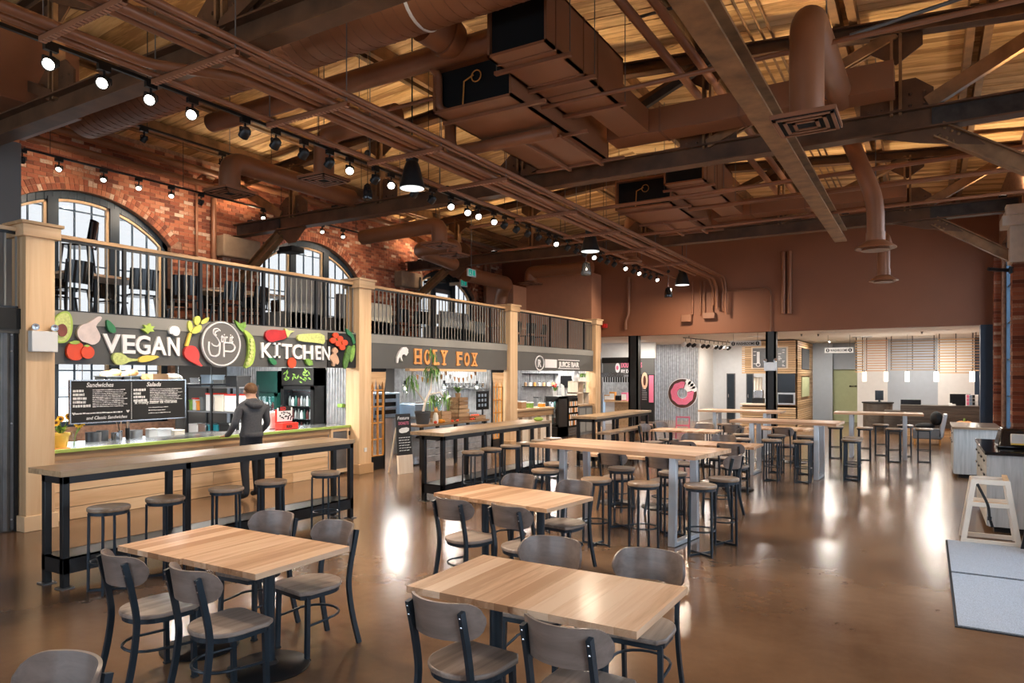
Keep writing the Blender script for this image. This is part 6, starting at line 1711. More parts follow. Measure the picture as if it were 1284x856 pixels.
def french_door(label, x0, ya, yb, ang=0):
    t = thing('french_door', label, 'door', (x0, ya, 0)); H_ = 2.0; th = .04
    f = MB(); f.box(0, th, 0, .05, 0, H_); f.box(0, th, yb - ya - .05, yb - ya, 0, H_); f.box(0, th, 0, yb - ya, 0, .28); f.box(0, th, 0, yb - ya, H_ - .06, H_)
    for v in f.v: v += Vector((x0, ya, 0))
    f.build('door_frame', 'black_metal', t)
    w = yb - ya
    for i in range(1, 3): MB().box(x0 + .005, x0 + th + .004, ya + .05 + (w - .1) * i / 3 - .012, ya + .05 + (w - .1) * i / 3 + .012, .28, H_ - .06).build('muntin', 'orange_wood', t)
    for i in range(0, 6):
        z = .28 + (H_ - .34) * i / 5; MB().box(x0 + .005, x0 + th + .004, ya + .05, yb - .05, z - .012, z + .012).build('muntin', 'orange_wood', t)
    for s in (ya + .05, yb - .05): MB().box(x0 + .005, x0 + th + .004, s - .012, s + .012, .28, H_ - .06).build('muntin', 'orange_wood', t)
    for i in range(3):
        for j in range(5):
            a = ya + .05 + (w - .1) * i / 3; z = .28 + (H_ - .34) * j / 5
            MB().box(x0 + .018, x0 + .022, a + .012, a + (w - .1) / 3 - .012, z + .012, z + (H_ - .34) / 5 - .012).build('pane', 'clear_glass', t)
    dz = [(ya, H_ - .02)]; n = 12
    for k in range(n + 1): dz.append((ya + w * k / n, H_ - .16 - .16 * (k % 2) - .05 * ((k * 7) % 3)))
    dz += [(yb, H_ - .02)]
    m = MB(); P_ = [(a, b) for a, b in dz]
    m.prism(ccw(P_), (x0 + th + .005, 0, 0), (0, 1, 0), (0, 0, 1), .012); m.build('ragged_trim', 'pine_y', t)
    MB().box(x0, x0 + .06, ya - .01, yb + .01, H_, H_ + .09).build('header', 'black_matte', t)
french_door('orange gridded glass door with ragged wooden trim beside the second post', -9.62, 10.33, 10.92)
french_door('narrow orange gridded glass door with ragged trim before the third post', -9.62, 15.02, 15.55)
# chalk sign on a stand
q = onz(497, 596); t = thing('chalk_sign', 'tall black chalk lettered sign on a wooden stand by the fox stall', 'sign', (q.x, q.y, 0))
q = Vector((-8.75, 10.35, 0)); t.location = q
u = Vector((.25, .97, 0)).normalized(); v = Vector((-.08, .02, 1)).normalized(); n_ = u.cross(v)
def pl(a, b, d=0.0): return q + u * a + v * b + n_ * d
def slab(nm, a0, a1, b0, b1, d0, d1, mt, par):
    m = MB(); m.add([pl(a0, b0, d0), pl(a1, b0, d0), pl(a1, b1, d0), pl(a0, b1, d0), pl(a0, b0, d1), pl(a1, b0, d1), pl(a1, b1, d1), pl(a0, b1, d1)], [(0, 3, 2, 1), (4, 5, 6, 7), (0, 1, 5, 4), (1, 2, 6, 5), (2, 3, 7, 6), (3, 0, 4, 7)])
    return m.build(nm, mt, par)
slab('board', 0, .34, .36, 1.16, 0, .02, 'chalk_black', t); slab('stand', 0, .34, 0, .36, -.02, .03, 'birch', t)
for a in (.02, .3): MB().bar(pl(a, .9, -.02), (pl(a, 0, 0) + Vector((-.35, .1, 0))), .03, .02).build('back_leg', 'birch', t)
text('chalk_lettering', 'Feature', 'chalk', pl(.03, 1.05, .021), u, v, .09, t, .002, .01, width=.27, shear=.2); text('chalk_lettering', 'DONUTS', 'pink', pl(.05, .95, .021), u, v, .08, t, .002, .01, width=.24)
m = MB(); m.prism(smooth_poly([(.06, .78), (.28, .8), (.3, .9), (.05, .88)], 1), pl(0, 0, .021), u, v, .002); m.build('chalk_banner', 'chalk', t)
m = MB()
for r_ in range(6):
    a = .04
    while a < .28: w_ = random.uniform(.02, .06); m.prism([(a, .44 + r_ * .05), (a + w_, .445 + r_ * .05), (a + w_, .458 + r_ * .05), (a, .453 + r_ * .05)], pl(0, 0, .021), u, v, .002); a += w_ + .015
m.build('chalk_lines', 'chalk', t, kind='stuff')
# stainless bin
q = onz(520, 582); t = thing('waste_bin', 'oval stainless waste bin with a black lid beside the chalk sign', 'bin', (q.x, q.y, 0))
def oval(z, k): return [(q.x + .15 * k * math.cos(2 * PI * i / 24), q.y + .25 * k * math.sin(2 * PI * i / 24), z) for i in range(24)]
def oval_loft(levels, nm, mt, par):
    m = MB(); vs = []
    for z, k in levels: vs += oval(z, k)
    fs = [(a * 24 + i, a * 24 + (i + 1) % 24, (a + 1) * 24 + (i + 1) % 24, (a + 1) * 24 + i) for a in range(len(levels) - 1) for i in range(24)] + [tuple(range((len(levels) - 1) * 24, len(levels) * 24))]
    m.add(vs, fs); return m.build(nm, mt, par, smooth=True)
oval_loft([(0, 1), (.03, 1.02)], 'base_ring', 'black_matte', t); oval_loft([(.03, 1), (.60, .98)], 'body', 'stainless', t); oval_loft([(.60, 1.0), (.66, 1.0), (.68, .9)], 'lid', 'stainless', t)
MB().box(q.x + .1, q.x + .16, q.y - .12, q.y + .12, .575, .615).build('grip', 'black_matte', t); MB().box(q.x + .13, q.x + .17, q.y + .08, q.y + .12, .05, .22).build('pedal', 'black_matte', t)
# display table with plant, crates and pumpkins
t = thing('display_table', 'low display table with wooden top and slatted grey front before the fox stall', 'table', (-9.0, 12.4, 0))
MB().box(-9.35, -8.72, 11.05, 13.55, .86, .90).build('top', 'old_wood', t, bevel=.004)
for y in (11.12, 12.3, 13.48):
    for x in (-9.28, -8.79): MB().box(x - .03, x + .03, y - .03, y + .03, 0, .86).build('leg', 'black_metal', t)
for k in range(5): MB().box(-8.84, -8.82, 11.15, 13.45, .12 + k * .14, .12 + k * .14 + .125).build('front_board', 'galv', t)
def pot(label, c, r, h, mat='terracotta_dark', name='planter'):
    t = thing(name, label, 'plant', c); MB().lathe(c, [(r * .75, 0), (r * .95, h * .8), (r, h * .82), (r, h), (r * .88, h), (r * .85, h * .85), (0, h * .85)], 20).build('pot', mat, t, smooth=True); return t
P0 = (-9.0, 11.42, .90); t = pot('dark pot holding a tall weeping indoor tree on the display table', P0, .17, .27, name='potted_tree')
tr = MB().tube([(P0[0], P0[1], 1.1), (P0[0] + .02, P0[1] + .06, 1.35), (P0[0] + .02, P0[1] + .25, 1.62), (P0[0], P0[1] + .32, 1.95)], .022, 8, rs=[.028, .026, .02, .012]); tr.tube([(P0[0] + .02, P0[1] + .06, 1.35), (P0[0], P0[1] - .15, 1.55), (P0[0], P0[1] - .38, 1.72)], .014, 6); tr.tube([(P0[0] + .02, P0[1] + .16, 1.5), (P0[0] + .1, P0[1] + .45, 1.55), (P0[0] + .1, P0[1] + .6, 1.45)], .012, 6)
tr.build('trunk', 'birch', t, smooth=True)
def drooping(parent, c, n, spread, drop_):
    for k in range(n):
        a = random.uniform(0, 2 * PI); b = Vector(c) + Vector((random.uniform(-.06, .06), random.uniform(-.06, .06), random.uniform(-.05, .1))); l = random.uniform(.4, 1) * spread
        tip = b + Vector((math.cos(a) * l, math.sin(a) * l, -random.uniform(.5, 1) * drop_)); mid = (b + tip) / 2 + Vector((math.cos(a) * l * .3, math.sin(a) * l * .3, .06)); s = Vector((-math.sin(a), math.cos(a), 0)) * .014
        MB().add([b, mid - s, tip, mid + s], [(0, 1, 2, 3)]).build('leaf', random.choice(('leaf', 'leaf_bright', 'leaf')), parent)
drooping(t, (P0[0], P0[1] + .32, 2.05), 55, .2, .42); drooping(t, (P0[0], P0[1] - .36, 1.85), 34, .2, .45); drooping(t, (P0[0] + .05, P0[1] + .3, 1.45), 30, .2, .38); drooping(t, (P0[0] + .1, P0[1] + .6, 1.5), 18, .12, .3); drooping(t, (P0[0], P0[1] + .35, 2.4), 16, .1, .35)
def crate(label, x, y, z, w, d, h, mat='old_wood'):
    t = thing('wooden_crate', label, 'crate', (x, y, z), group='crates on the display table')
    n = 3
    for k in range(n):
        za = z + h * k / n + .004; zb = z + h * (k + 1) / n - .006
        MB().box(x + d / 2 - .012, x + d / 2, y - w / 2, y + w / 2, za, zb).build('slat', mat, t); MB().box(x - d / 2, x - d / 2 + .012, y - w / 2, y + w / 2, za, zb).build('slat', mat, t)
        MB().box(x - d / 2, x + d / 2, y - w / 2, y - w / 2 + .012, za, zb).build('slat', mat, t); MB().box(x - d / 2, x + d / 2, y + w / 2 - .012, y + w / 2, za, zb).build('slat', mat, t)
    MB().box(x - d / 2, x + d / 2, y - w / 2, y + w / 2, z, z + .01).build('base', mat, t); return t
crate('light wooden crate beside the fox figurine', -9.0, 12.05, .90, .36, .3, .24, 'cardboard'); crate('lower dark crate of the stack on the display table', -9.05, 12.75, .90, .42, .34, .26); crate('upper dark crate of the stack on the display table', -9.08, 12.80, 1.16, .36, .3, .26)
crate('shallow crate of red fruit at the end of the display table', -8.95, 13.3, .90, .42, .3, .1)
def gourd(label, c, r, mat='orange'):
    t = thing('pumpkin', label, 'pumpkin', c, group='small pumpkins'); m = MB()
    for k in range(8):
        a = 2 * PI * k / 8; m.ball((c[0] + math.cos(a) * r * .35, c[1] + math.sin(a) * r * .35, c[2] + r * .72), r * .65, r * .65, r * .72, 8, 6)
    m.build('flesh', mat, t, smooth=True); MB().cyl((c[0], c[1], c[2] + r * 1.3), (c[0] + .01, c[1], c[2] + r * 1.75), r * .12, 6).build('stem', 'stem_green', t)
for i, (x, y, r, mt) in enumerate(((-8.82, 11.62, .04, 'tomato'), (-8.8, 11.78, .06, 'orange'), (-8.84, 11.92, .045, 'orange'), (-8.8, 12.2, .035, 'tomato'), (-8.8, 12.38, .035, 'tomato'), (-8.82, 12.95, .035, 'tomato'), (-8.83, 13.05, .035, 'tomato'))):
    gourd('%s pumpkin on the display table, %s along' % ('red' if mt == 'tomato' else 'orange', ['first', 'second', 'third', 'fourth', 'fifth', 'sixth', 'seventh'][i]), (x, y, .90), r, mt)
for i, y in enumerate((13.16, 13.24, 13.32, 13.4)):
    tt = thing('red_apple', 'red apple in the shallow crate, %s from the left' % ['first', 'second', 'third', 'fourth'][i], 'apple', (-8.95, y, .915), group='apples in the crate'); MB().ball((-8.95, y, .975), .045, .045, .042, 10, 8).build('flesh', 'tomato', tt, smooth=True); MB().cyl((-8.95, y, 1.0), (-8.95, y, 1.03), .004, 5).build('stem', 'seed_brown', tt)
# fox figurine and scarecrow-like dolls
c = (-8.86, 11.72, .90); t = thing('fox_figurine', 'small standing fox figurine in white and orange by the plant pot', 'figurine', c)
m = MB(); m.lathe((c[0], c[1] - .04, c[2]), [(.05, 0), (.06, .05), (.055, .16), (.035, .22), (0.0, .24)], 14); m.build('body', 'cream', t, smooth=True); MB().ball((c[0] + .01, c[1] - .04, c[2] + .27), .05, .045, .045).build('head', 'orange_fox', t, smooth=True)
for s in (-1, 1): MB().cyl((c[0], c[1] - .04 + s * .03, c[2] + .3), (c[0], c[1] - .04 + s * .04, c[2] + .36), .018, 8, 0.002).build('ear', 'orange_fox', t)
# framed dark menu, bread, leafy plant on the crates
prop('menu_card', 'black_gloss', (-9.5, -9.47, fy(599, -9.45), fy(614, -9.45), 1.06, 1.52), 'black framed price list standing at the right of the display table', 'sign', .006)
m = MB(); 
for k in range(9):
    yy = fy(600.5, -9.45) + (k % 3) * .14; zz = 1.14 + (k // 3) * .12; m.box(-9.468, -9.464, yy, yy + .08, zz, zz + .07)
m.build('price_panels', 'steel_blue', bpy.data.objects['menu_card']); yy = (fy(599, -9.45) + fy(614, -9.45)) / 2; MB().box(-9.5, -9.47, yy - .02, yy + .02, 0, 1.07).box(-9.62, -9.35, yy - .15, yy + .15, 0, .02).build('stand', 'black_metal', bpy.data.objects['menu_card'])
t = pot('leafy houseplant on the upper crate', (-9.08, 12.8, 1.42), .07, .09, 'cardboard'); tuft(t, (-9.08, 12.8, 1.5), .16, 26, ('leaf', 'leaf_bright'), .16, .03)
t = pot('slender grassy plant in mid display table', (-9.05, 12.38, .9), .06, .12, 'galv'); tuft(t, (-9.05, 12.38, 1.0), .12, 22, ('leaf', 'leaf_bright'), .5, .01)
# range, hood and shelves inside the fox stall
t = thing('oven', 'steel pizza oven, a blue reflection put into its colour, inside the fox stall', 'oven', (-11.2, 12.4, 0))
MB().box(-11.8, -10.9, 12.0, 13.0, 0, .9).build('base_cabinet', 'stainless', t); MB().box(-11.8, -10.9, 12.0, 12.95, .92, 1.5).build('oven_body', 'steel_blue', t, bevel=.01)  # steel coloured blue to imitate a reflection; nothing here glows
for z in (1.0, 1.18, 1.36): MB().box(-10.905, -10.89, 12.08, 12.8, z, z + .1).build('oven_window', 'black_gloss', t)
MB().box(-10.9, -10.87, 12.08, 12.8, 1.12, 1.135).build('oven_handle', 'stainless', t)
t = thing('espresso_machine', 'steel coffee machine on the fox stall counter', 'coffee machine', (-10.8, 13.5, .9))
MB().box(-11.1, -10.6, 13.15, 13.9, .92, 1.22).build('machine_body', 'steel_blue', t, bevel=.02); MB().box(-11.05, -10.62, 13.2, 13.85, 1.22, 1.25).build('cup_tray', 'stainless', t); MB().box(-10.6, -10.5, 13.2, 13.85, .92, .96).build('drip_tray', 'black_metal', t)
t = thing('back_counter', 'steel back counter inside the fox stall', 'counter', (-11.2, 14.2, 0)); MB().box(-11.8, -10.5, 13.05, 15.7, .86, .92).build('worktop', 'stainless', t); MB().box(-11.75, -10.55, 13.1, 15.7, 0, .86).build('cabinet_body', 'steel_blue', t)
for i, (x, y, z, w_, h_, mt, lab) in enumerate(((-11.4, 12.3, 1.5, .12, .3, 'stainless', 'tall steel canister on the oven, left'), (-11.4, 12.6, 1.5, .14, .34, 'galv_dark', 'tall steel canister on the oven, right'), (-11.0, 14.3, .92, .1, .28, 'teal', 'teal bottle on the fox stall counter'), (-11.0, 14.55, .92, .07, .3, 'dark_green', 'dark green bottle on the fox stall counter'), (-11.1, 14.8, .92, .14, .4, 'stainless', 'steel urn on the fox stall counter, left'), (-11.1, 15.2, .92, .16, .45, 'galv', 'steel urn on the fox stall counter, right'))):
    tt = thing('canister', lab, 'container', (x, y, z)); MB().lathe((x, y, z), [(w_ * .7, 0), (w_ * .72, h_ * .8), (w_ * .4, h_ * .95), (w_ * .2, h_), (0, h_)], 14).build('body', mt, tt, smooth=True); MB().cyl((x, y, z + h_), (x, y, z + h_ + .03), w_ * .15, 8).build('cap', 'black_metal', tt)
t = thing('utensil_shelf', 'steel shelf of pans on the ribbed partition of the fox stall', 'shelf', (-11.0, 15.7, 1.55)); MB().box(-11.6, -10.2, 15.55, 15.86, 1.55, 1.58).build('board', 'stainless', t)
for k in range(6): MB().lathe((-11.5 + k * .23, 15.7, 1.58), [(.07, 0), (.085, .12), (.08, .12), (.065, .01), (0, .01)], 12).build('pan', 'stainless', t, smooth=True)
def bulb(label, c, top=2.42):
    t = thing('jar_pendant', label, 'pendant lamp', c); x, y, z = c
    MB().lathe(c, [(.03, 0), (.075, .03), (.08, .14), (.05, .2), (.045, .22), (.04, .22), (.045, .2), (.074, .14), (.068, .035), (0, .01)], 16).build('glass_jar', 'clear_glass', t, smooth=True)
    MB().ball((x, y, z + .1), .035).build('bulb', 'lamp_soft', t, smooth=True); MB().cyl((x, y, z + .2), (x, y, z + .28), .03, 10).build('socket', 'black_metal', t); MB().cyl((x, y, z + .28), (x, y, top), .005, 6).build('cord', 'black_matte', t)
for i, (px, py) in enumerate(((508, 487), (557, 486), (598, 486))):
    q = onx(px, py, -10.2); bulb('glass jar pendant bulb inside the fox stall, %s' % ['left', 'middle', 'right'][i], (q.x, q.y, q.z - .1))
t = thing('bunting', 'string of small orange leaf flags across the fox stall', 'bunting', (-10.4, 13.0, 1.9))
ya, yb = fy(517, -10.4), fy(596, -10.4); pts = []
for k in range(15): f = k / 14; pts.append((-10.4, ya + (yb - ya) * f, 2.02 - .18 * (1 - (2 * abs((f * 2) % 1 - .5)) ** 2)))
MB().tube([(pts[0][0], pts[0][1], 2.42)] + pts + [(pts[-1][0], pts[-1][1], 2.42)], .004, 5).build('string', 'cream', t)
for k, p in enumerate(pts): MB().add([(p[0], p[1] - .045, p[2]), (p[0], p[1] + .045, p[2]), (p[0] + .005, p[1] + .03, p[2] - .09), (p[0], p[1], p[2] - .13), (p[0] + .005, p[1] - .03, p[2] - .09)], [(0, 4, 3, 2, 1)]).build('flag', 'orange_fox' if k % 4 else 'cream', t)
# ------------------------------------------------------------------ juice bar
C0 = (620, 400)
jb = thing('sign_lettering', 'white emblem, block and words JUICE BAR on the grey fascia', 'sign', (XF, 18.5, 2.1))
c = onx(676.5, 455, XF + .01); MB().tube(arc((XF + .015, c.y, c.z), 1, 0, 2 * PI, 24, (0, .25, 0), (0, 0, .2))[:-1], .018, 6, closed=True).build('emblem_ring', 'letter_white', jb)
text('letter', 'R', 'letter_white', (XF + .002, c.y, c.z - .11), U, V, .3, jb, .02, .02, width=.2, align='CENTER')
a, b = fy(683, XF), fy(697.5, XF); MB().box(XF + .002, XF + .02, a, b, fz(690, 461, XF), fz(690, 450.5, XF)).build('white_block', 'letter_white', jb)
a, b = fy(699.5, XF), fy(726, XF); za, zb = fz(712, 462, XF), fz(712, 451.5, XF)
for z in (za, zb): MB().box(XF + .002, XF + .02, a, b, z - .012, z + .012).build('rule_line', 'letter_white', jb)
text('letter', 'JUICE BAR', 'letter_white', (XF + .002, a + .03, za + .05), U, V, (zb - za - .1) / .73, jb, .02, .03, width=b - a - .06)
t = thing('service_counter', 'brown wooden juice bar counter with pale vertical boards', 'counter', (-9.9, 17.2, 0))
MB().box(-10.2, -9.62, 16.05, 18.55, .92, .97).build('worktop', 'old_wood', t); MB().box(-9.72, -9.66, 16.05, 18.55, .74, .92).build('apron', 'old_wood', t)
for k in range(14): MB().box(-9.74, -9.70, 16.06 + k * .178, 16.06 + k * .178 + .17, 0, .74).build('board', 'birch' if k % 3 else 'stool_wood', t)
t = fridge('low black open-front drinks cooler at the juice bar', -9.98, -9.5, 18.6, 1.28, 'black_metal', .08, 'black_matte')
t2 = thing('drinks_cooler', 'glass doors of the low black cooler facing the hall', 'fridge', (-9.7, 19.2, 0))
MB().box(-10.1, -9.52, 19.25, 19.95, 0, 1.28).build('cabinet', 'black_metal', t2, bevel=.01)
for k, yy in enumerate((19.28, 19.62)):
    d = MB().box(-9.52, -9.5, yy, yy + .32, .3, 1.2).build('door_glass', 'black_gloss', t2)
    for j in range(4):
        for i in range(4): MB().cyl((-9.497, yy + .05 + i * .07, .36 + j * .2), (-9.497, yy + .05 + i * .07, .50 + j * .2), .024, 8).build('bottle', ['cream', 'orange', 'white_plastic', 'cardboard'][(i + j + k) % 4], d)
for k in range(5): MB().box(-9.52, -9.5, 19.28, 19.92, .04 + k * .05, .06 + k * .05).build('vent_slat', 'stainless', t2)
t = thing('sideboard', 'grey panelled cabinet carrying stacked box shelves at the end of the juice bar', 'cabinet', (-9.6, 20.5, 0))
MB().box(-9.95, -9.5, 19.98, 21.05, 0, .93).build('body', 'galv_dark', t); MB().box(-10.0, -9.45, 19.95, 21.08, .93, .97).build('top', 'old_wood', t)
for yy in (20.03, 20.55): MB().box(-9.5, -9.49, yy, yy + .45, .1, .85).build('door', 'fascia_trim', t)
def cubby(label, y, z):
    t = thing('box_shelf', label, 'shelf', (-9.7, y, z)); w = .42
    for bx in ((y - .21, y + .21, z, z + .02), (y - .21, y + .21, z + .36, z + .38), (y - .21, y - .19, z, z + .38), (y + .19, y + .21, z, z + .38)): MB().box(-9.9, -9.55, *bx).build('board', 'birch', t)
    MB().box(-9.9, -9.885, y - .2, y + .2, z + .02, z + .36).build('back', 'old_wood', t)
cubby('pine box shelf on the sideboard, bottom left', 20.2, .97); cubby('pine box shelf on the sideboard, bottom right', 20.66, .97); cubby('pine box shelf on the sideboard, upper one', 20.25, 1.35)
c = (-9.7, 20.2, 1.73); t = thing('white_jug', 'white rounded jug on top of the box shelves', 'jug', c); MB().lathe(c, [(.09, 0), (.13, .08), (.13, .2), (.07, .3), (.06, .36), (.075, .38), (.05, .38), (.05, .3), (0, .3)], 18).build('body', 'white_plastic', t, smooth=True); MB().tube(arc((c[0], c[1] + .1, c[2] + .24), .07, -PI / 2, PI / 2, 8, (0, 1, 0), (0, 0, 1)), .012, 6).build('handle', 'white_plastic', t)
for i, (y, z) in enumerate(((20.52, 1.73), (20.68, 1.73), (20.84, 1.73), (20.56, 1.35), (20.74, 1.35), (20.64, .99))):
    t = pot('white pot of bright grass %s' % ['on the top row, left', 'on the top row, middle', 'on the top row, right', 'on the middle row, left', 'on the middle row, right', 'inside the lower box shelf'][i], (-9.68, y, z), .065, .12, 'white_plastic', 'grass_pot'); tuft(t, (-9.68, y, z + .1), .09, 26, ('leaf_bright', 'leaf'), .17, .012)
prop('top_shelf', 'birch', (-9.9, -9.55, 20.47, 20.95, 1.70, 1.73), 'thin pine shelf under the three white grass pots', 'shelf'); prop('side_shelf', 'birch', (-9.9, -9.55, 20.47, 20.95, 1.33, 1.35), 'thin pine shelf under the middle grass pots', 'shelf')
c = (-9.7, 18.75, 1.28); t = pot('bouquet of red flowers in a white pot on the cooler', c, .07, .16, 'white_plastic', 'flower_pot'); tuft(t, (c[0], c[1], c[2] + .14), .14, 18, ('leaf', 'leaf_bright'), .16)
for k in range(5): MB().ball((c[0] + random.uniform(-.06, .06), c[1] + random.uniform(-.1, .1), c[2] + .3 + random.uniform(0, .08)), .04, n=8, m=6).build('bloom', 'red_plastic', t, smooth=True)
MB().bar((-9.6, 19.1, 1.28), (-9.68, 19.22, 1.62), .2, .015, (1, 0, 0)).build('menu_card', 'white_plastic', label='white card leaning on the cooler beside the bouquet', cat='card')
t = thing('jar_shelf', 'double black shelf of spice jars at the back of the juice bar', 'shelf', (-10.9, 21.2, 1.5)); xa, xb = gx(656, 21.2), gx(697, 21.2)
for z in (gz(676, 484, 21.2), gz(676, 468, 21.2)): MB().box(xa, xb, 21.1, 21.4, z - .03, z).build('board', 'black_metal', t)
MB().box(xa + .15, xa + .17, 21.38, 21.4, gz(676, 484, 21.2), gz(676, 468, 21.2)).build('bracket', 'black_metal', t); MB().box(xb - .17, xb - .15, 21.38, 21.4, gz(676, 484, 21.2), gz(676, 468, 21.2)).build('bracket', 'black_metal', t)
for k in range(7):
    x = xa + .1 + k * (xb - xa - .2) / 6; jar = MB().lathe((x, 21.2, gz(676, 484, 21.2)), [(.05, 0), (.055, .1), (.04, .13), (0, .13)], 12).build('jar', ['cardboard', 'cream', 'orange_wood', 'galv'][k % 4], t, smooth=True); MB().cyl((x, 21.2, gz(676, 484, 21.2) + .13), (x, 21.2, gz(676, 484, 21.2) + .16), .042, 10).build('lid', 'stainless', jar)
t = thing('wall_screen', 'black television on the back wall of the juice bar', 'television', (gx(714, 21.2), 21.3, 1.6)); t.name = 'television'
MB().box(gx(701, 21.2), gx(728, 21.2), 21.3, 21.36, gz(714, 486, 21.2), gz(714, 471, 21.2)).build('panel', 'screen_black', t, bevel=.006); MB().box(gx(714, 21.2) - .1, gx(714, 21.2) + .1, 21.36, 21.42, 1.65, 1.8).build('bracket', 'black_metal', t)
for i, (px, w_, h_, mt, lab) in enumerate(((654, .14, .2, 'cardboard', 'cardboard drink box on the juice counter'), (664, .1, .16, 'leaf_bright', 'green carton on the juice counter'), (674, .09, .3, 'clear_glass', 'glass blender jug on the juice counter'), (679, .09, .12, 'orange', 'yellow-orange fruit box at the end of the juice counter'))):
    y = fy(px, -9.9); tt = thing('counter_item', lab, 'container', (-9.9, y, .97)); MB().box(-9.98, -9.82, y - w_, y + w_, .97, .97 + h_).build('body', mt, tt, bevel=.01); MB().box(-9.985, -9.815, y - w_ - .004, y + w_ + .004, .97 + h_ - .02, .975 + h_).build('lid', 'white_plastic' if mt != 'clear_glass' else 'black_metal', tt)
MB().ball((-6.3, 11.5, 1.085), .09, .1, .04, 12, 8).build('cleaning_cloth', 'pea_green', label='crumpled green cloth on the far end of the fox stall bar', cat='cloth', smooth=True)
# stall lighting: surface lamps added under the mezzanine to brighten the stalls
for y, x in ((5.5, -10.0), (7.2, -10.7), (8.8, -10.6), (11.6, -11.2), (13.2, -11.2), (14.8, -10.8), (17.2, -11.0), (19.0, -10.8), (20.6, -10.6)):
    i = len([o for o in bpy.data.objects if o.name.startswith('added_ceiling_lamp')])
    t = thing('added_ceiling_lamp', 'added flat round lamp under the mezzanine, %s from the kitchen end' % ['first', 'second', 'third', 'fourth', 'fifth', 'sixth', 'seventh', 'eighth', 'ninth'][i], 'lamp', (x, y, 2.37), group='added stall ceiling lamps')
    MB().lathe((x, y, 2.38), [(0, .005), (.27, .005), (.3, .02), (.3, .04), (0, .04)], 28).build('housing', 'white_plastic', t, smooth=True); MB().lathe((x, y, 2.38), [(0, 0), (.265, 0)], 28).build('diffuser', 'lamp_soft', t)
    add_light('stall_fill', 'AREA', (x, y, 2.36), 85, (1, .95, .88), .54, target=(x, y, 0))
# ------------------------------------------------------------------ low entry hall behind the brown wall
HZ = 3.24
MB().box(-16, XR + .4, YB + .3, 34, HZ, HZ + .1).build('ceiling_hall', 'ceiling_white', kind='structure', label='white ceiling of the entry hall')
MB().box(-16, XR + .4, 33.0, 33.2, 0, HZ).build('wall_hall_back', 'cool_white', kind='structure', label='pale wall at the far end of the entry hall')
MB().box(-16, -15.8, YB + .3, 33, 0, HZ).build('wall_hall_left', 'white_paint', kind='structure', label='white wall at the left of the entry hall')
# ribbed metal wall with the donut
dw = MB().box(-10.2, -8.22, 29.03, 29.2, 0, HZ).build('wall_donut', 'partition_grey', kind='structure', label='ribbed metal wall behind the donut emblem')
corrugated('galv', (-8.22, 29.0), (-10.2, 29.0), 0, HZ, dw, pitch=.09, amp=.014)
MB().box(-8.25, -8.20, 28.97, 31.2, 0, HZ).build('wall_hall_corner', 'white_paint', kind='structure', label='white corner wall right of the donut')
MB().box(-8.2, -4.3, 31.2, 31.35, 0, HZ).build('wall_washroom', 'cool_white', kind='structure', label='cool white wall with two dark doorways')
for i, (a, b) in enumerate(((912.5, 921), (937, 944))):
    xa, xb = gx(a, 31.2), gx(b, 31.2)
    d = thing('door_%d' % (i + 2), ['dark doorway in the white wall, left', 'dark doorway in the white wall beside the kiosk'][i], None, (xa, 31.18, 0), kind='structure')
    MB().box(xa, xb, 31.14, 31.19, 0, gz(a, 469, 31.2)).build('door_leaf', 'blue_black', d); MB().box(xa - .04, xb + .04, 31.16, 31.2, 0, gz(a, 468, 31.2)).build('door_frame', 'galv_dark', d)
    MB().box(xa + .04, xa + .07, 31.1, 31.14, .95, 1.1).build('door_handle', 'stainless', d)
c = ony(855.7, 493, 28.95); t = thing('donut_emblem', 'big round pink iced donut emblem with a bite taken, on the ribbed wall', 'sign', (c.x, 28.95, c.z - .6))
UX = (1, 0, 0); rr = .61
def ring2(m, r0, r1, a0, a1, n, y0, y1, wav=0.0):
    vs = []
    for k in range(n + 1):
        a = a0 + (a1 - a0) * k / n; w_ = 1 + wav * math.sin(a * 9)
        for y in (y0, y1):
            vs += [(c.x + r0 * math.cos(a), y, c.z + r0 * math.sin(a)), (c.x + r1 * w_ * math.cos(a), y, c.z + r1 * w_ * math.sin(a))]
    fs = []
    for k in range(n):
        i = 4 * k; j = i + 4
        fs += [(i, j, j + 1, i + 1), (i + 2, i + 3, j + 3, j + 2), (i + 1, j + 1, j + 3, i + 3), (i, i + 2, j + 2, j)]
    fs += [(0, 1, 3, 2), (4 * n, 4 * n + 2, 4 * n + 3, 4 * n + 1)]
    m.add(vs, fs)
m = MB(); ring2(m, .2, rr + .03, 0, 2 * PI, 48, 28.96, 28.985); m.build('white_border', 'letter_white', t)
m = MB(); ring2(m, .22, rr, R(72), R(72 + 304), 44, 28.93, 28.96); m.build('chocolate_base', 'choc', t)
m = MB(); ring2(m, .225, .49, R(76), R(76 + 296), 48, 28.905, 28.93, .03); m.build('pink_icing', 'pink', t)
m = MB()
for a in (20, 34, 48, 62): m.prism(ell(.12, .12, 14, c.x + .55 * math.cos(R(a)), c.z + .55 * math.sin(R(a))), (0, 28.93, 0), UX, (0, 0, 1), .012)
m.build('bite_marks', 'letter_white', t)
m = MB()
for k in range(40):
    a = random.uniform(R(80), R(360)); r_ = random.uniform(.27, .44); b = random.uniform(0, PI); x, z = c.x + r_ * math.cos(a), c.z + r_ * math.sin(a)
    m.bar((x - .02 * math.cos(b), 28.9, z - .02 * math.sin(b)), (x + .02 * math.cos(b), 28.9, z + .02 * math.sin(b)), .01, .012, (0, 1, 0))
m.build('sprinkles', 'beet', t, kind='stuff')
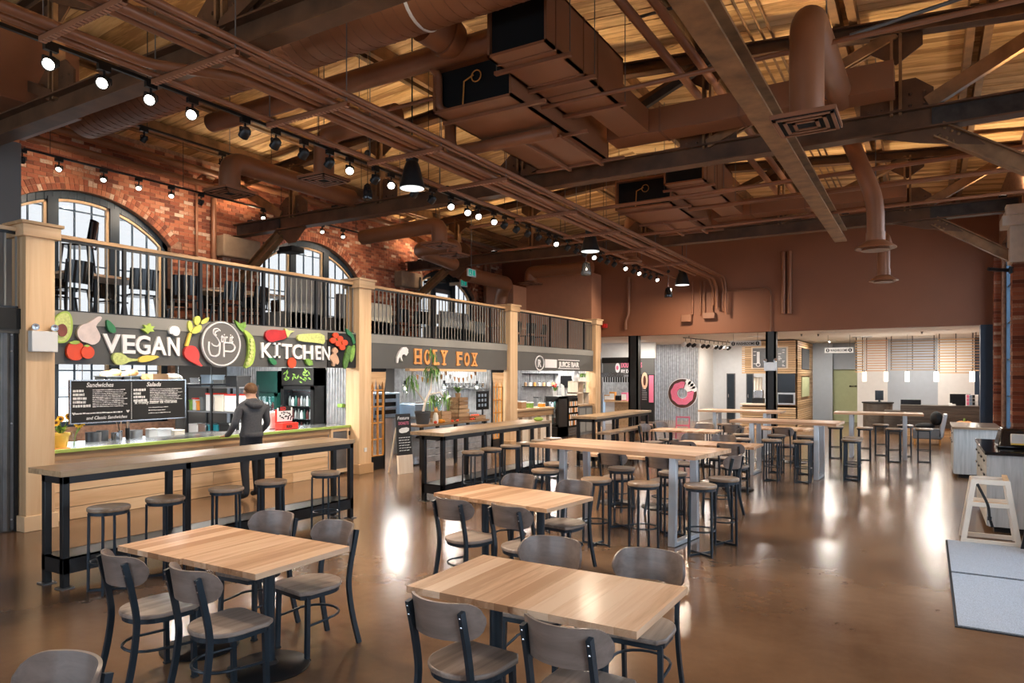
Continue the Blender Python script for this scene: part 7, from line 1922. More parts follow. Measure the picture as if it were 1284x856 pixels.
# small pink chair and white rail before it
q = Vector((gx(855, 17.8), 17.8, 0)); t = thing('pink_chair', 'small pink metal chair seen against the ribbed donut wall', 'chair', q)
for sx in (-.17, .17): MB().bar((q.x + sx, 17.8, 0), (q.x + sx, 17.9, .84), .03, .03).build('leg', 'pink', t); MB().bar((q.x + sx, 17.5, 0), (q.x + sx, 17.5, .45), .03, .03).build('leg', 'pink', t)
MB().box(q.x - .19, q.x + .19, 17.48, 17.84, .43, .46).build('seat', 'pink', t)
for z in (.60, .82): MB().bar((q.x - .17, 17.88, z), (q.x + .17, 17.88, z), .03, .04).build('back_rail', 'pink', t)
# donut stall
t = thing('sign_band', 'black header band with pink and white doughnut lettering', 'sign', (-11.5, 26.6, 2.2))
xa, xb = gx(756, 26.5), gx(820, 26.5); za, zb = gz(790, 470, 26.5), gz(790, 449, 26.5)
MB().box(xa, xb, 26.5, 26.6, za, zb).build('band', 'fascia_grey', t)
o = Vector((gx(779, 26.5), 26.495, gz(779, 460.5, 26.5))); text('letter', 'DOUGHNUTS', 'pink', o, UX, (0, 0, 1), .27, t, .015, .03, width=gx(805, 26.5) - o.x)
o = Vector((gx(779, 26.5), 26.495, gz(779, 467.5, 26.5))); text('letter', 'BY DESIGN', 'letter_white', o, UX, (0, 0, 1), .2, t, .015, .02, width=gx(800, 26.5) - o.x)
c2 = (gx(774.5, 26.5), gz(774.5, 461, 26.5)); MB().prism(ell(.1, .2, 18, *c2), (0, 26.495, 0), UX, (0, 0, 1), .012).build('shield_emblem', 'letter_white', t); MB().prism(ell(.055, .09, 14, *c2), (0, 26.48, 0), UX, (0, 0, 1), .012).build('emblem_ring', 'pink', t)
sw = MB().box(gx(756, 28.5), gx(800, 28.5), 28.5, 28.6, 0, HZ).build('wall_donut_stall', 'steel_blue', kind='structure', label='blue-grey ribbed wall inside the donut stall')
corrugated('galv', (gx(800, 28.5), 28.47), (gx(756, 28.5), 28.47), .9, 2.6, sw, pitch=.09)
MB().box(-15.7, gx(820, 26.5), 26.6, 26.75, zb, HZ).build('wall_donut_header', 'white_paint', kind='structure', label='white bulkhead above the donut sign')
t = thing('service_counter', 'donut stall counter with pine top and white lower panel', 'counter', (-10.8, 25.8, 0)); xa, xb = gx(757, 25.6), gx(789, 25.6)
MB().box(xa, xb, 25.6, 26.2, .86, .92).build('worktop', 'pine_y', t); MB().box(xa + .05, gx(770, 25.6), 25.65, 26.15, 0, .86).build('white_panel', 'white_paint', t); MB().box(gx(770, 25.6), xb, 25.65, 26.15, 0, .86).build('wood_panel', 'old_wood', t)
for i, (px, w_, h_, mt, lab) in enumerate(((762, .14, .22, 'cardboard', 'brown donut box on the donut counter'), (768, .12, .34, 'orange_wood', 'leaning wooden menu on the donut counter'), (775, .1, .2, 'black_matte', 'black till on the donut counter'), (783, .12, .32, 'pink', 'pink donut carton on the donut counter'))):
    x = gx(px, 25.8); tt = thing('counter_item', lab, 'container', (x, 25.85, .92)); MB().box(x - w_, x + w_, 25.75, 25.95, .92, .92 + h_).build('body', mt, tt, bevel=.01); MB().box(x - w_ * .8, x + w_ * .8, 25.74, 25.75, .95, .92 + h_ * .8).build('face_print', 'white_plastic' if mt != 'black_matte' else 'screen_black', tt)
t = thing('menu_column', 'black column panel with a donut photo between two pink strips', 'sign', (gx(810, 26.3), 26.3, 0))
MB().box(gx(800, 26.3), gx(819.5, 26.3), 26.3, 26.45, .1, za + .02).build('panel', 'black_matte', t)
for a, b, zl in ((800, 803.5, .1), (814, 819.5, .85)): MB().box(gx(a, 26.3), gx(b, 26.3), 26.27, 26.3, zl, gz(810, 470.5, 26.3)).build('pink_strip', 'pink', t)
m = MB(); m.prism(ell(.13, .33, 20, gx(808.5, 26.3), gz(808.5, 477, 26.3)), (0, 26.29, 0), UX, (0, 0, 1), .01); m.build('donut_photo', 'mushroom', t); MB().prism(ell(.06, .2, 16, gx(808.5, 26.3), gz(808.5, 477, 26.3)), (0, 26.278, 0), UX, (0, 0, 1), .005).build('photo_hole', 'choc', t)
m = MB()
for k in range(9): m.box(gx(805, 26.3), gx(812, 26.3) - random.uniform(0, .08), 26.285, 26.29, .95 + k * .07, .975 + k * .07)
m.build('price_lines', 'galv', t)
t = thing('heat_lamp_hood', 'steel hood with a black fringe over the donut counter', 'hood', (-11, 26.0, 2.0)); MB().box(gx(756, 26.4), gx(788, 26.4), 25.9, 26.45, gz(770, 472, 26.4) - .02, gz(770, 469, 26.4) + .06).build('hood_body', 'stainless', t)
for k in range(12): x = gx(757, 26.4) + k * .105; MB().box(x, x + .05, 26.38, 26.42, gz(770, 479, 26.4), gz(770, 472, 26.4)).build('fringe_strip', 'black_matte', t)
prop('black_lintel', 'black_matte', (gx(754, YB), gx(789, YB), YB + .05, YB + .25, gz(770, 455, YB), gz(770, 448, YB)), 'black beam between the last pine post and the first black column', 'beam')
# black columns under the brown wall, navy column at right
for i, (a, b, lab) in enumerate(((788, 800, 'square black column left of the donut wall'), (960, 973, 'square black column before the slatted kiosk'))):
    t = thing('trim_%d' % (i + 8), lab, None, (gx(a, YB), YB, 0), kind='structure'); xa, xb = gx(a, YB), gx(b, YB)
    m = MB(); m.box(xa, xb, YB + .0, YB + .02, 0, HZ); m.box(xa, xb, YB + .24, YB + .26, 0, HZ); m.box((xa + xb) / 2 - .02, (xa + xb) / 2 + .02, YB + .02, YB + .24, 0, HZ); m.box(xa, xa + .06, YB, YB + .26, 0, HZ); m.box(xb - .06, xb, YB, YB + .26, 0, HZ); m.build('column', 'black_metal', t)
q = (gx(966, YB - .05), gz(966, 459, YB)); t = thing('emergency_light', 'grey emergency light box with twin lamps on the black column', 'lamp', (q[0], YB - .08, q[1] - .15))
MB().box(q[0] - .18, q[0] + .18, YB - .1, YB, q[1] - .14, q[1] + .12).build('case', 'aluminium', t, bevel=.01)
for s in (-.14, .16): MB().lathe((q[0] + s, YB - .06, q[1] + .18), [(0, 0), (.05, .01), (.06, .07), (.05, .07), (0, .05)], 14, (0, -1, -.1)).build('lamp_head', 'stainless', t, smooth=True)
MB().box(1.2, 1.6, YB - .05, YB + .4, 0, HZ).build('trim_10', 'navy_paint', kind='structure', label='navy blue column at the right of the entry hall')
# slatted kiosk
t = thing('slat_kiosk', 'kiosk clad in horizontal pine slats with a serving hatch', 'kiosk', (-5.0, 28, 0))
KX0, KX1, KY = -6.02, -4.06, 27.0
MB().box(KX0 + .1, KX1 - .06, KY + .05, 30.9, 2.0, 3.15).build('upper_core', 'old_wood', t)
MB().box(gx(973, KY), KX1 - .06, KY + .05, 30.9, 0, 2.0).build('side_core', 'old_wood', t); MB().box(KX0, KX1 - .06, KY + .05, 27.6, 0, .8).build('counter_core', 'old_wood', t)
z = .02; cnt = 0
while z < 3.14:
    spans = []
    if z > 1.98 or z < .74: spans = [(KX0 if z > 1.98 else gx(928, KY), KX1)]
    else: spans = [(gx(998, KY), KX1)]
    if 2.18 < z < 2.95: spans = [(KX0, gx(942, KY)), (gx(988, KY), KX1)]
    for a, b in spans: MB().box(a, b, KY, KY + .05, z, z + .055).build('slat', 'slat_wood', t)
    if z > 1.9 or z < 1.0: MB().box(KX1 - .05, KX1, KY, 31.0, z, z + .055).build('slat', 'slat_wood', t)
    else:
        MB().box(KX1 - .05, KX1, KY, 27.9, z, z + .055).build('slat', 'slat_wood', t); MB().box(KX1 - .05, KX1, 30.0, 31.0, z, z + .055).build('slat', 'slat_wood', t)
    z += .082
MB().box(KX0 - .05, gx(960, KY), KY - .1, KY + .5, .80, .86).build('serving_ledge', 'birch', t)
MB().box(gx(942, KY) , gx(988, KY), KY - .01, KY + .03, 2.16, 2.97).build('menu_frame', 'birch', t); MB().box(gx(944, KY), gx(986, KY), KY - .03, KY - .01, 2.2, 2.93).build('menu_panel', 'galv_dark', t)
m = MB(); o = gx(951, KY); m.box(o - .05, o + .05, KY - .04, KY - .03, 2.35, 2.8)
for k in range(14): x = random.choice((gx(945, KY), gx(976, KY), gx(981, KY))) ; zz = 2.25 + .045 * k; m.box(x, x + random.uniform(.05, .12), KY - .035, KY - .03, zz, zz + .025)
m.build('menu_print', 'letter_white', t); MB().tube(arc((o, KY - .04, 2.32), .07, 0, 2 * PI, 14, UX, (0, 0, 1))[:-1], .015, 5, closed=True).build('menu_emblem', 'letter_white', t)
MB().box(gx(974, KY), gx(997, KY), KY + .0, KY + .06, 1.28, 1.97).build('dark_screen', 'screen_black', t); MB().box(gx(974, KY), gx(997, KY), KY - .02, KY + .06, .84, 1.28).build('oven_frame', 'aluminium', t); MB().box(gx(976, KY), gx(995, KY), KY - .03, KY - .018, .9, 1.22).build('oven_glass', 'black_gloss', t)
for y0, y1, za, zb, mt in ((28.0, 29.9, 1.1, 1.85, 'green_wall'), (28.0, 29.9, 2.15, 2.95, 'black_gloss')): MB().box(KX1, KX1 + .02, y0, y1, za, zb).build('side_window', mt, t)
t = thing('coffee_station', 'stacked cups and grinder inside the kiosk hatch', 'coffee machine', (gx(950, 27.4), 27.4, .86))
for k, px in enumerate((947, 950.5, 954)): MB().lathe((gx(px, 27.4), 27.4, 1.35), [(.045, 0), (.055, .5), (0, .5)], 12).build('cup_stack', 'cream', t, smooth=True)
MB().box(gx(944, 27.4), gx(958, 27.4), 27.3, 27.55, .86, 1.05).build('machine_base', 'black_metal', t); MB().box(gx(945, 27.4), gx(957, 27.4), 27.35, 27.5, 1.05, 1.36).build('machine_body', 'stainless', t, bevel=.02)
# walls around the washrooms and the reception
MB().box(gx(1019, 31), gx(1044, 31), 31.0, 31.1, 0, HZ).build('wall_grey', 'blue_grey_wall', kind='structure', label='grey wall panel between the kiosk and the green wall')
MB().box(gx(1043, 31.5), gx(1076, 31.5), 31.5, 31.6, 0, gz(1060, 463, 31.5)).build('wall_green', 'green_wall', kind='structure', label='olive green wall under the second washroom sign')
MB().box(gx(1043, 31.4), gx(1076, 31.4), 31.4, 31.7, gz(1060, 463, 31.4), HZ).build('wall_green_header', 'blue_grey_wall', kind='structure', label='grey header above the green wall')
text('wall_print', 'MACHINE', 'black_matte', (gx(1065, 31.45), 31.46, gz(1065, 485, 31.4)), UX, (0, 0, 1), .1, bpy.data.objects['wall_green'], .01, .02, width=.35)
yW = 29.0
for nm, a, b, mt, lab in (('wall_reception_1', 1075, 1113, 'white_paint', 'white wall bay behind the small black desk'), ('wall_reception_2', 1113, 1176, 'blue_grey_wall', 'blue-grey wall bay behind the reception'), ('wall_reception_3', 1176, 1222, 'white_paint', 'white wall bay behind the long desk'), ('wall_reception_4', 1222, 1240, 'navy_paint', 'narrow navy wall bay at the right of the reception')):
    MB().box(gx(a, yW), gx(b, yW), yW, yW + .1, 0, HZ).build(nm, mt, kind='structure', label=lab)
# washroom signs
def washroom(label, pa, pb, ya, yb_, Y):
    xa, xb = gx(pa, Y), gx(pb, Y); za, zb = gz(pa, yb_, Y), gz(pa, ya, Y)
    t = thing('washroom_sign', label, 'sign', ((xa + xb) / 2, Y, za)); MB().box(xa, xb, Y, Y + .04, za, zb).build('plate', 'sign_plastic', t, bevel=.005); h = zb - za
    text('letter', 'WASHROOMS', 'black_matte', (xa + h * 1.0, Y - .005, za + h * .25), UX, (0, 0, 1), h * .68, t, .006, .02, width=(xb - xa) - h * 2.0)
    for s in (xa + h * .55, xb - h * .55):
        MB().prism(ell(h * .32, h * .36, 16, s, za + h * .5), (0, Y - .002, 0), UX, (0, 0, 1), .006).build('round_symbol', 'black_matte', t); m = MB(); m.prism(ell(h * .07, h * .07, 8, s, za + h * .68), (0, Y - .009, 0), UX, (0, 0, 1), .004); m.box(s - h * .06, s + h * .06, Y - .013, Y - .009, za + h * .3, za + h * .6); m.build('figure', 'sign_plastic', t)
    m = MB()
    for s in (xa + .1, xb - .1): m.cyl((s, Y + .02, zb), (s, Y + .02, HZ), .006, 5)
    m.build('hanger', 'galv_dark', t)
washroom('hanging WASHROOMS sign left of the black column', 915.5, 954, 427.5, 434.5, 22.6); washroom('hanging WASHROOMS sign before the green wall', 1034, 1070, 436, 442.5, 25.0)
# reception desks
t = thing('reception_desk', 'long dark wood reception desk on a pale base', 'desk', (.5, 25.5, 0)); xa, xb = gx(1129, 25.3), 1.5
n = 6
for k in range(n): MB().box(xa, xb, 25.3, 25.36, .27 + k * .112, .27 + (k + 1) * .112 - .004).build('front_board', 'dark_wood', t)
MB().box(xa, xb, 25.3, 26.0, .93, .97).build('top', 'dark_wood', t); MB().box(xa + .05, xb, 25.42, 25.95, .27, .93).build('carcass', 'dark_wood', t); MB().box(xa - .5, xb - .4, 26.0, 26.7, 0, .75).build('inner_worktop', 'dark_wood', t)
k = 0; x = xa + .1
while x < xb - .1: MB().box(x, x + .17, 25.34, 25.4, 0, .27).build('base_board', 'slat_wood', t); x += .175
q = (gx(1100, 27), 27.3, 0); t = thing('reception_desk', 'small black curved desk left of the long reception desk', 'desk', q)
MB().lathe(q, [(.46, 0), (.46, .95), (0, .95)], 28).build('curved_front', 'dark_wood', t, smooth=True); MB().lathe((q[0], q[1], .95), [(.5, 0), (.5, .04), (0, .04)], 28).build('top', 'black_matte', t, smooth=True)
def monitor(label, px, py, Y, w_, h_, zb):
    x = gx(px, Y); t = thing('monitor', label, 'monitor', (x, Y, zb)); zc = gz(px, py, Y)
    MB().box(x - w_ / 2, x + w_ / 2, Y - .02, Y + .02, zc - h_ / 2, zc + h_ / 2).build('screen', 'screen_black', t, bevel=.006); MB().box(x - .03, x + .03, Y, Y + .04, zb, zc).build('stand', 'black_metal', t); MB().box(x - .1, x + .1, Y - .06, Y + .1, zb, zb + .015).build('foot', 'black_metal', t)
monitor('small monitor on the curved black desk', 1102.5, 495.5, 27.2, .26, .34, .99); monitor('wide monitor at the left end of the long reception desk', 1142, 507, 26.3, .58, .32, .75); monitor('wide monitor at the right of the long reception desk', 1204, 501, 25.7, .55, .36, .97)
t = thing('brochure_rack', 'rack of colourful brochures beside the right monitor', 'rack', (gx(1218, 25.55), 25.55, .97)); x = gx(1211, 25.55)
MB().box(x, x + .32, 25.56, 25.62, .97, 1.32).build('rack_back', 'white_plastic', t)
for k in range(12): MB().box(x + .02 + (k % 4) * .075, x + .085 + (k % 4) * .075, 25.54, 25.555, 1.0 + (k // 4) * .11, 1.09 + (k // 4) * .11).build('brochure', ['pink', 'white_plastic', 'black_matte', 'steel_blue'][(k * 3) % 4], t)
t = thing('telephone', 'white desk telephone on the long reception desk', 'telephone', (gx(1194, 25.5), 25.5, .97)); x = gx(1194, 25.5); MB().box(x - .09, x + .09, 25.42, 25.58, .97, 1.02).build('base', 'white_plastic', t, bevel=.01); MB().box(x - .1, x + .0, 25.44, 25.56, 1.02, 1.05).build('handset', 'white_plastic', t, bevel=.01)
# pumpkin figure at the end of the desk
c = (.95, 24.9, 0); t = thing('pumpkin', 'large orange pumpkin beside the navy column', 'pumpkin', (c[0], c[1], .0)); m = MB()
for k in range(9): a = 2 * PI * k / 9; m.ball((c[0] + .12 * math.cos(a), c[1] + .12 * math.sin(a), .27), .16, .16, .27, 10, 8)
m.build('flesh', 'orange_fox', t, smooth=True); MB().cyl((c[0], c[1], .5), (c[0] + .02, c[1], .62), .03, 8).build('stem', 'stem_green', t)
# hanging slat screens
for i, (a, b, Y, zb, mt, lab) in enumerate(((1072, 1083, 26.5, 2.02, 'slat_wood', 'narrow hanging slat screen at the left of the reception'), (1085, 1113, 27.5, 2.06, 'mushroom', 'pale hanging slat screen over the small desk'), (1116, 1173, 26.8, 2.08, 'stool_wood', 'grey hanging slat screen in the middle of the reception'), (1176, 1222, 26.0, 1.98, 'slat_wood', 'orange pine hanging slat screen over the long desk'), (1222, 1232, 25.6, 2.05, 'slat_dark', 'dark hanging slat screen beside the navy column'))):
    xa, xb = gx(a, Y), gx(b, Y); t = thing('slat_screen', lab, 'screen', ((xa + xb) / 2, Y, zb)); z = zb
    while z < HZ - .12: MB().box(xa, xb, Y, Y + .03, z, z + .035).build('slat', mt, t); z += .088
    for x in ((xa + .04, xb - .04) if xb - xa < .8 else (xa + .04, (xa + xb) / 2, xb - .04)): MB().box(x - .012, x + .012, Y + .03, Y + .05, zb, HZ).build('hanging_bar', 'black_metal', t)
for i, (px, Y, lab) in enumerate(((1084, 26.6, 'left of the small desk'), (1111, 26.6, 'right of the small desk'), (1137.5, 26.0, 'before the blue-grey wall'), (1174, 25.8, 'before the orange slat screen'), (1219, 25.4, 'beside the navy column'))):
    x = gx(px, Y); zc = gz(px, 472, Y); t = thing('tube_pendant', 'glowing white cylinder pendant ' + lab, 'pendant lamp', (x, Y, zc - .17)); MB().cyl((x, Y, zc - .16), (x, Y, zc + .16), .065, 16).build('shade', 'lamp_soft', t, smooth=True); MB().cyl((x, Y, zc + .16), (x, Y, zc + .21), .03, 10).build('cap', 'stainless', t); MB().cyl((x, Y, zc + .2), (x, Y, HZ), .004, 5).build('cord', 'galv_dark', t)
    add_light('tube_lamp', 'POINT', (x, Y - .12, zc), 14, (1, .9, .78), .07)
# grey armchair with a dark jacket
q = onz(1150, 562); q = Vector((.0, 22.6, 0)); t = thing('armchair', 'grey upholstered armchair seen side-on behind the high table', 'armchair', q)
MB().box(q.x - .35, q.x + .35, 22.3, 22.9, .15, .42).build('seat', 'grey_fabric', t, bevel=.03); m = MB(); m.add([(q.x + .25, 22.3, .2), (q.x + .38, 22.3, .2), (q.x + .38, 22.9, .2), (q.x + .25, 22.9, .2), (q.x + .38, 22.3, .85), (q.x + .48, 22.3, .85), (q.x + .48, 22.9, .85), (q.x + .38, 22.9, .85)], [(0, 3, 2, 1), (4, 5, 6, 7), (0, 1, 5, 4), (1, 2, 6, 5), (2, 3, 7, 6), (3, 0, 4, 7)]); m.build('backrest', 'aluminium', t, bevel=.02)
for sx in (-.3, .3):
    for y in (22.36, 22.84): MB().cyl((q.x + sx, y, 0), (q.x + sx, y, .15), .02, 8).build('leg', 'orange_wood', t)
m = MB(); m.ball((q.x + .22, 22.55, .72), .16, .24, .2, 12, 8); m.ball((q.x - .05, 22.5, .5), .25, .22, .09, 12, 8); m.build('draped_jacket', 'black_matte', label='dark jacket thrown over the grey armchair', cat='jacket', smooth=True)
# track lamps under the hall ceiling
t = thing('track_light', 'track crowded with white and black spots under the white hall ceiling', 'track light', (gx(885, 24), 24, 3.1)); pa, pb = ony(857, 420, 22.6), ony(914, 434, 26.5)
A_, B_ = Vector((pa.x, 22.6, 3.16)), Vector((pb.x, 27.0, 3.16)); MB().bar(A_, B_, .03, .03).build('rail', 'black_metal', t)
for s in (.1, .9): p = A_.lerp(B_, s); MB().cyl((p.x, p.y, 3.16), (p.x, p.y, HZ), .01, 6).build('stem', 'black_metal', t)
for k in range(11):
    p = A_.lerp(B_, .04 + k * .092); hd = MB().cyl((p.x, p.y, 3.15), (p.x, p.y, 3.05), .012, 6).build('lamp_head', 'black_metal', t)
    MB().lathe((p.x, p.y, 2.98), [(.03, 0), (.06, .03), (.065, .16), (.05, .16), (0, .14)], 12, (-.8, .5, -.35)).build('lamp_can', 'white_plastic' if k % 3 == 0 else 'black_metal', hd, smooth=True)
for k, (px, py) in enumerate(((1005, 419), (1026, 419), (1040, 427), (1156, 416))):
    q = onz(px, py, HZ - .01); 
    if q.y > 33 or q.y < 22.4: continue
    MB().lathe((q.x, q.y, HZ - .07), [(.0, 0), (.03, 0), (.02, .03), (.04, .07)], 10).build('sprinkler_head', 'galv_dark', label='small sprinkler under the hall ceiling, %s from the left' % ['first', 'second', 'third', 'fourth'][k], cat='sprinkler')
q = onz(1081, 422, HZ); MB().lathe((q.x, q.y, HZ - .02), [(0, 0), (.3, 0), (.32, .02)], 24).build('ceiling_diffuser', 'galv', label='round air diffuser in the white hall ceiling', cat='diffuser')
for i, (x, y, pw) in enumerate(((-9.5, 25.2, 85), (-7.2, 26.6, 105), (-6.8, 29.4, 45), (-3.3, 28.8, 65), (-2.6, 23.4, 50), (0.0, 27.4, 65), (-12, 27.6, 80), (.3, 24, 45), (-5, 24.6, 65))):  # panel lamps added to light the hall; none are seen there
    t = thing('added_downlight', 'added flat round panel lamp in the hall ceiling, %s' % ['above the donut counter', 'before the donut wall', 'before the white doorways', 'before the green wall', 'before the second washroom sign', 'over the reception', 'inside the donut stall', 'before the navy column', 'before the kiosk'][i], 'lamp', (x, y, HZ - .02)); MB().lathe((x, y, HZ - .015), [(.29, 0), (.33, 0), (.33, .015), (.29, .015)], 28).build('trim_ring', 'white_plastic', t); MB().lathe((x, y, HZ - .006), [(0, 0), (.29, 0)], 24).build('lens', 'lamp_soft', t)
    add_light('hall_fill', 'AREA', (x, y, HZ - .03), pw * 1.25, (1, .93, .84), .6, target=(x, y, 0))
# ------------------------------------------------------------------ furniture up on the mezzanine
def cafe_chair():
    t = thing('cafe_chair', 'chair', 'chair')
    MB().box(-.2, .2, -.2, .2, .43, .455).build('seat', 'black_gloss', t, bevel=.01)
    m = MB(); n = 10; vs = []
    for i in range(n + 1):
        a = -1 + 2 * i / n; x = .21 * a; y = -.21 + .05 * a * a
        vs += [(x, y, .52), (x, y - .05, .84), (x, y - .02, .52), (x, y - .07, .84)]
    m.add(vs, [f for i in range(n) for f in ((4 * i, 4 * i + 4, 4 * i + 5, 4 * i + 1), (4 * i + 2, 4 * i + 3, 4 * i + 7, 4 * i + 6), (4 * i + 1, 4 * i + 5, 4 * i + 7, 4 * i + 3))]); m.build('backrest', 'black_gloss', t, smooth=True)
    for sx in (-1, 1):
        for sy in (-1, 1): MB().bar((sx * .2, sy * .2, 0), (sx * .16, sy * .16, .44), .025, .025, (0, 1, 0)).build('leg', 'black_metal', t)
        MB().bar((sx * .19, -.2, .43), (sx * .19, -.235, .8), .02, .02, (0, 1, 0)).build('back_post', 'black_metal', t)
    return t
cafe0 = cafe_chair(); cu_ = [0]
def cafe(x, y, rz, label):
    if cu_[0] == 0: o = cafe0; o.location = (x, y, MZ); o.rotation_euler = (0, 0, R(rz)); o['label'] = label; o['group'] = 'mezzanine cafe chairs'
    else: o = dup(cafe0, (x, y, MZ), R(rz), label, 'mezzanine cafe chairs')
    cu_[0] += 1; return o
def mez_table(x, y, w, d, h, label):
    t = thing('cafe_table', label, 'table', (x, y, MZ), group='mezzanine tables'); MB().box(x - d / 2, x + d / 2, y - w / 2, y + w / 2, MZ + h - .04, MZ + h).build('top', 'maple', t, bevel=.004); MB().cyl((x, y, MZ + .02), (x, y, MZ + h - .04), .04, 12).build('column', 'black_metal', t, smooth=True); MB().lathe((x, y, MZ), [(.25, 0), (.25, .015), (.05, .03)], 20).build('base', 'black_metal', t, smooth=True)
mez_table(-11.2, 6.0, 1.3, .75, .75, 'maple table at the left of the kitchen mezzanine, before the first window')
mez_table(-11.3, 8.3, 1.1, .75, .75, 'maple table in the middle of the kitchen mezzanine')
mez_table(-12.6, 10.3, 2.6, .5, 1.0, 'long high maple counter along the brick pier on the mezzanine')
for i, (x, y, r_, lab) in enumerate(((-10.6, 5.3, 100, 'black shiny chair by the railing above the avocado cutout'), (-10.55, 6.3, 80, 'black shiny chair by the railing above the garlic cutout'), (-11.9, 5.8, -90, 'black shiny chair upturned beside the first window, left'), (-11.9, 6.6, -85, 'black shiny chair beside the first window, right'), (-10.6, 7.1, 60, 'black shiny chair by the railing above VEGAN, left'), (-10.6, 7.9, 95, 'black shiny chair by the railing above VEGAN, right'), (-10.75, 8.55, 110, 'black shiny chair by the railing above the round emblem'), (-12.0, 8.0, -95, 'black shiny chair between the first two windows'), (-12.0, 8.8, -80, 'black shiny chair near the narrow downpipe'), (-12.1, 9.7, 20, 'black chair before the high counter, left'), (-12.1, 10.5, -20, 'black chair before the high counter, right'),
    (-11.3, 13.3, 90, 'dark chair on the fox mezzanine, left'), (-11.3, 14.1, 70, 'dark chair on the fox mezzanine, middle'), (-12.4, 13.7, -90, 'dark chair on the fox mezzanine, behind its table'), (-10.8, 18.0, 90, 'dark chair above the juice bar sign, left'), (-10.8, 18.9, 80, 'dark chair above the juice bar sign, middle'), (-10.8, 19.7, 100, 'dark chair above the juice bar sign, right'))):
    cafe(x, y, r_, lab)
o = dup(cafe0, (-11.25, 5.75, MZ + .75), R(140), 'black chair standing up on the table before the first window', 'mezzanine cafe chairs')
mez_table(-11.8, 13.7, 1.2, .75, .75, 'maple table on the mezzanine above the fox sign'); mez_table(-11.5, 18.9, 1.8, .7, .75, 'dark-edged table on the mezzanine above the juice bar')
def booth(label, x0, x1, y0, y1, h, mat='grey_fabric', back='x'):
    t = thing('booth_seat', label, 'booth', ((x0 + x1) / 2, (y0 + y1) / 2, MZ)); 
    MB().box(x0, x1, y0, y1, MZ + .1, MZ + .42).build('seat', mat, t, bevel=.02)
    if back == 'x': MB().box(x1 - .12, x1, y0, y1, MZ + .1, MZ + h).build('backrest', mat, t, bevel=.02)
    else: MB().box(x0, x1, y1 - .12, y1, MZ + .1, MZ + h).build('backrest', mat, t, bevel=.02)
    for x in (x0 + .04, x1 - .04):
        for y in (y0 + .04, y1 - .04): MB().box(x - .025, x + .025, y - .025, y + .025, MZ, MZ + .1).build('leg', 'orange_wood', t)
booth('grey high-backed booth before the middle arched window', -10.9, -10.25, 8.98, 9.85, 1.15)
booth('grey low booth beside the second pine post', -10.9, -10.4, 10.45, 11.1, .9)
booth('cream booth behind the fox railing at left', -11.0, -10.4, 11.35, 12.1, .8, 'cream_fabric')
booth('grey booth behind the fox railing in the middle', -10.8, -10.2, 13.7, 14.9, .8)
booth('cream booth behind the fox railing at right', -11.2, -10.6, 15.1, 15.7, .7, 'cream_fabric')
booth('grey booth beside the third pine post', -11.6, -11.0, 16.2, 16.9, .75)
# heaters on the piers
for p, lab in (((-13.2, 11.6, 4.85), 'black wall speaker on the brick beside the middle window'), ((-13.0, 17.1, 4.75), 'black wall speaker on the brick beside the far window')):
    t = thing('pier_speaker', lab, 'speaker', p); MB().box(p[0] - .15, p[0] + .3, p[1] - .2, p[1] + .2, p[2], p[2] + .14).build('case', 'black_matte', t, bevel=.02); MB().box(p[0] - .4, p[0] - .15, p[1] - .03, p[1] + .03, p[2] + .02, p[2] + .1).build('bracket', 'black_metal', t)
p = onx(370, 290, -12.0); t = thing('flush_lamp', 'small white conical lamp under the middle truss', 'lamp', (p.x, p.y, p.z)); MB().lathe((p.x, p.y, p.z), [(.13, 0), (.13, .03), (.09, .14), (.02, .16)], 18).build('shade', 'mushroom', t, smooth=True); MB().lathe((p.x, p.y, p.z - .002), [(0, 0), (.12, 0)], 16).build('lens', 'bell_lens', t); MB().cyl((p.x, p.y, p.z + .15), (p.x, p.y, roof(p.x)), .01, 6).build('stem', 'brown_pipe', t)
p = ony(1255, 339, 16.2); t = thing('arm_lamp', 'black arm lamp reaching out from the right brick pier', 'lamp', (1.3, 16.2, p.z)); MB().cyl((1.38, 16.3, p.z), (1.0, 16.1, p.z + .03), .035, 12).build('lamp_tube', 'black_metal', t, smooth=True); MB().box(1.34, 1.41, 16.18, 16.3, p.z - .06, p.z + .06).build('bracket', 'black_metal', t)
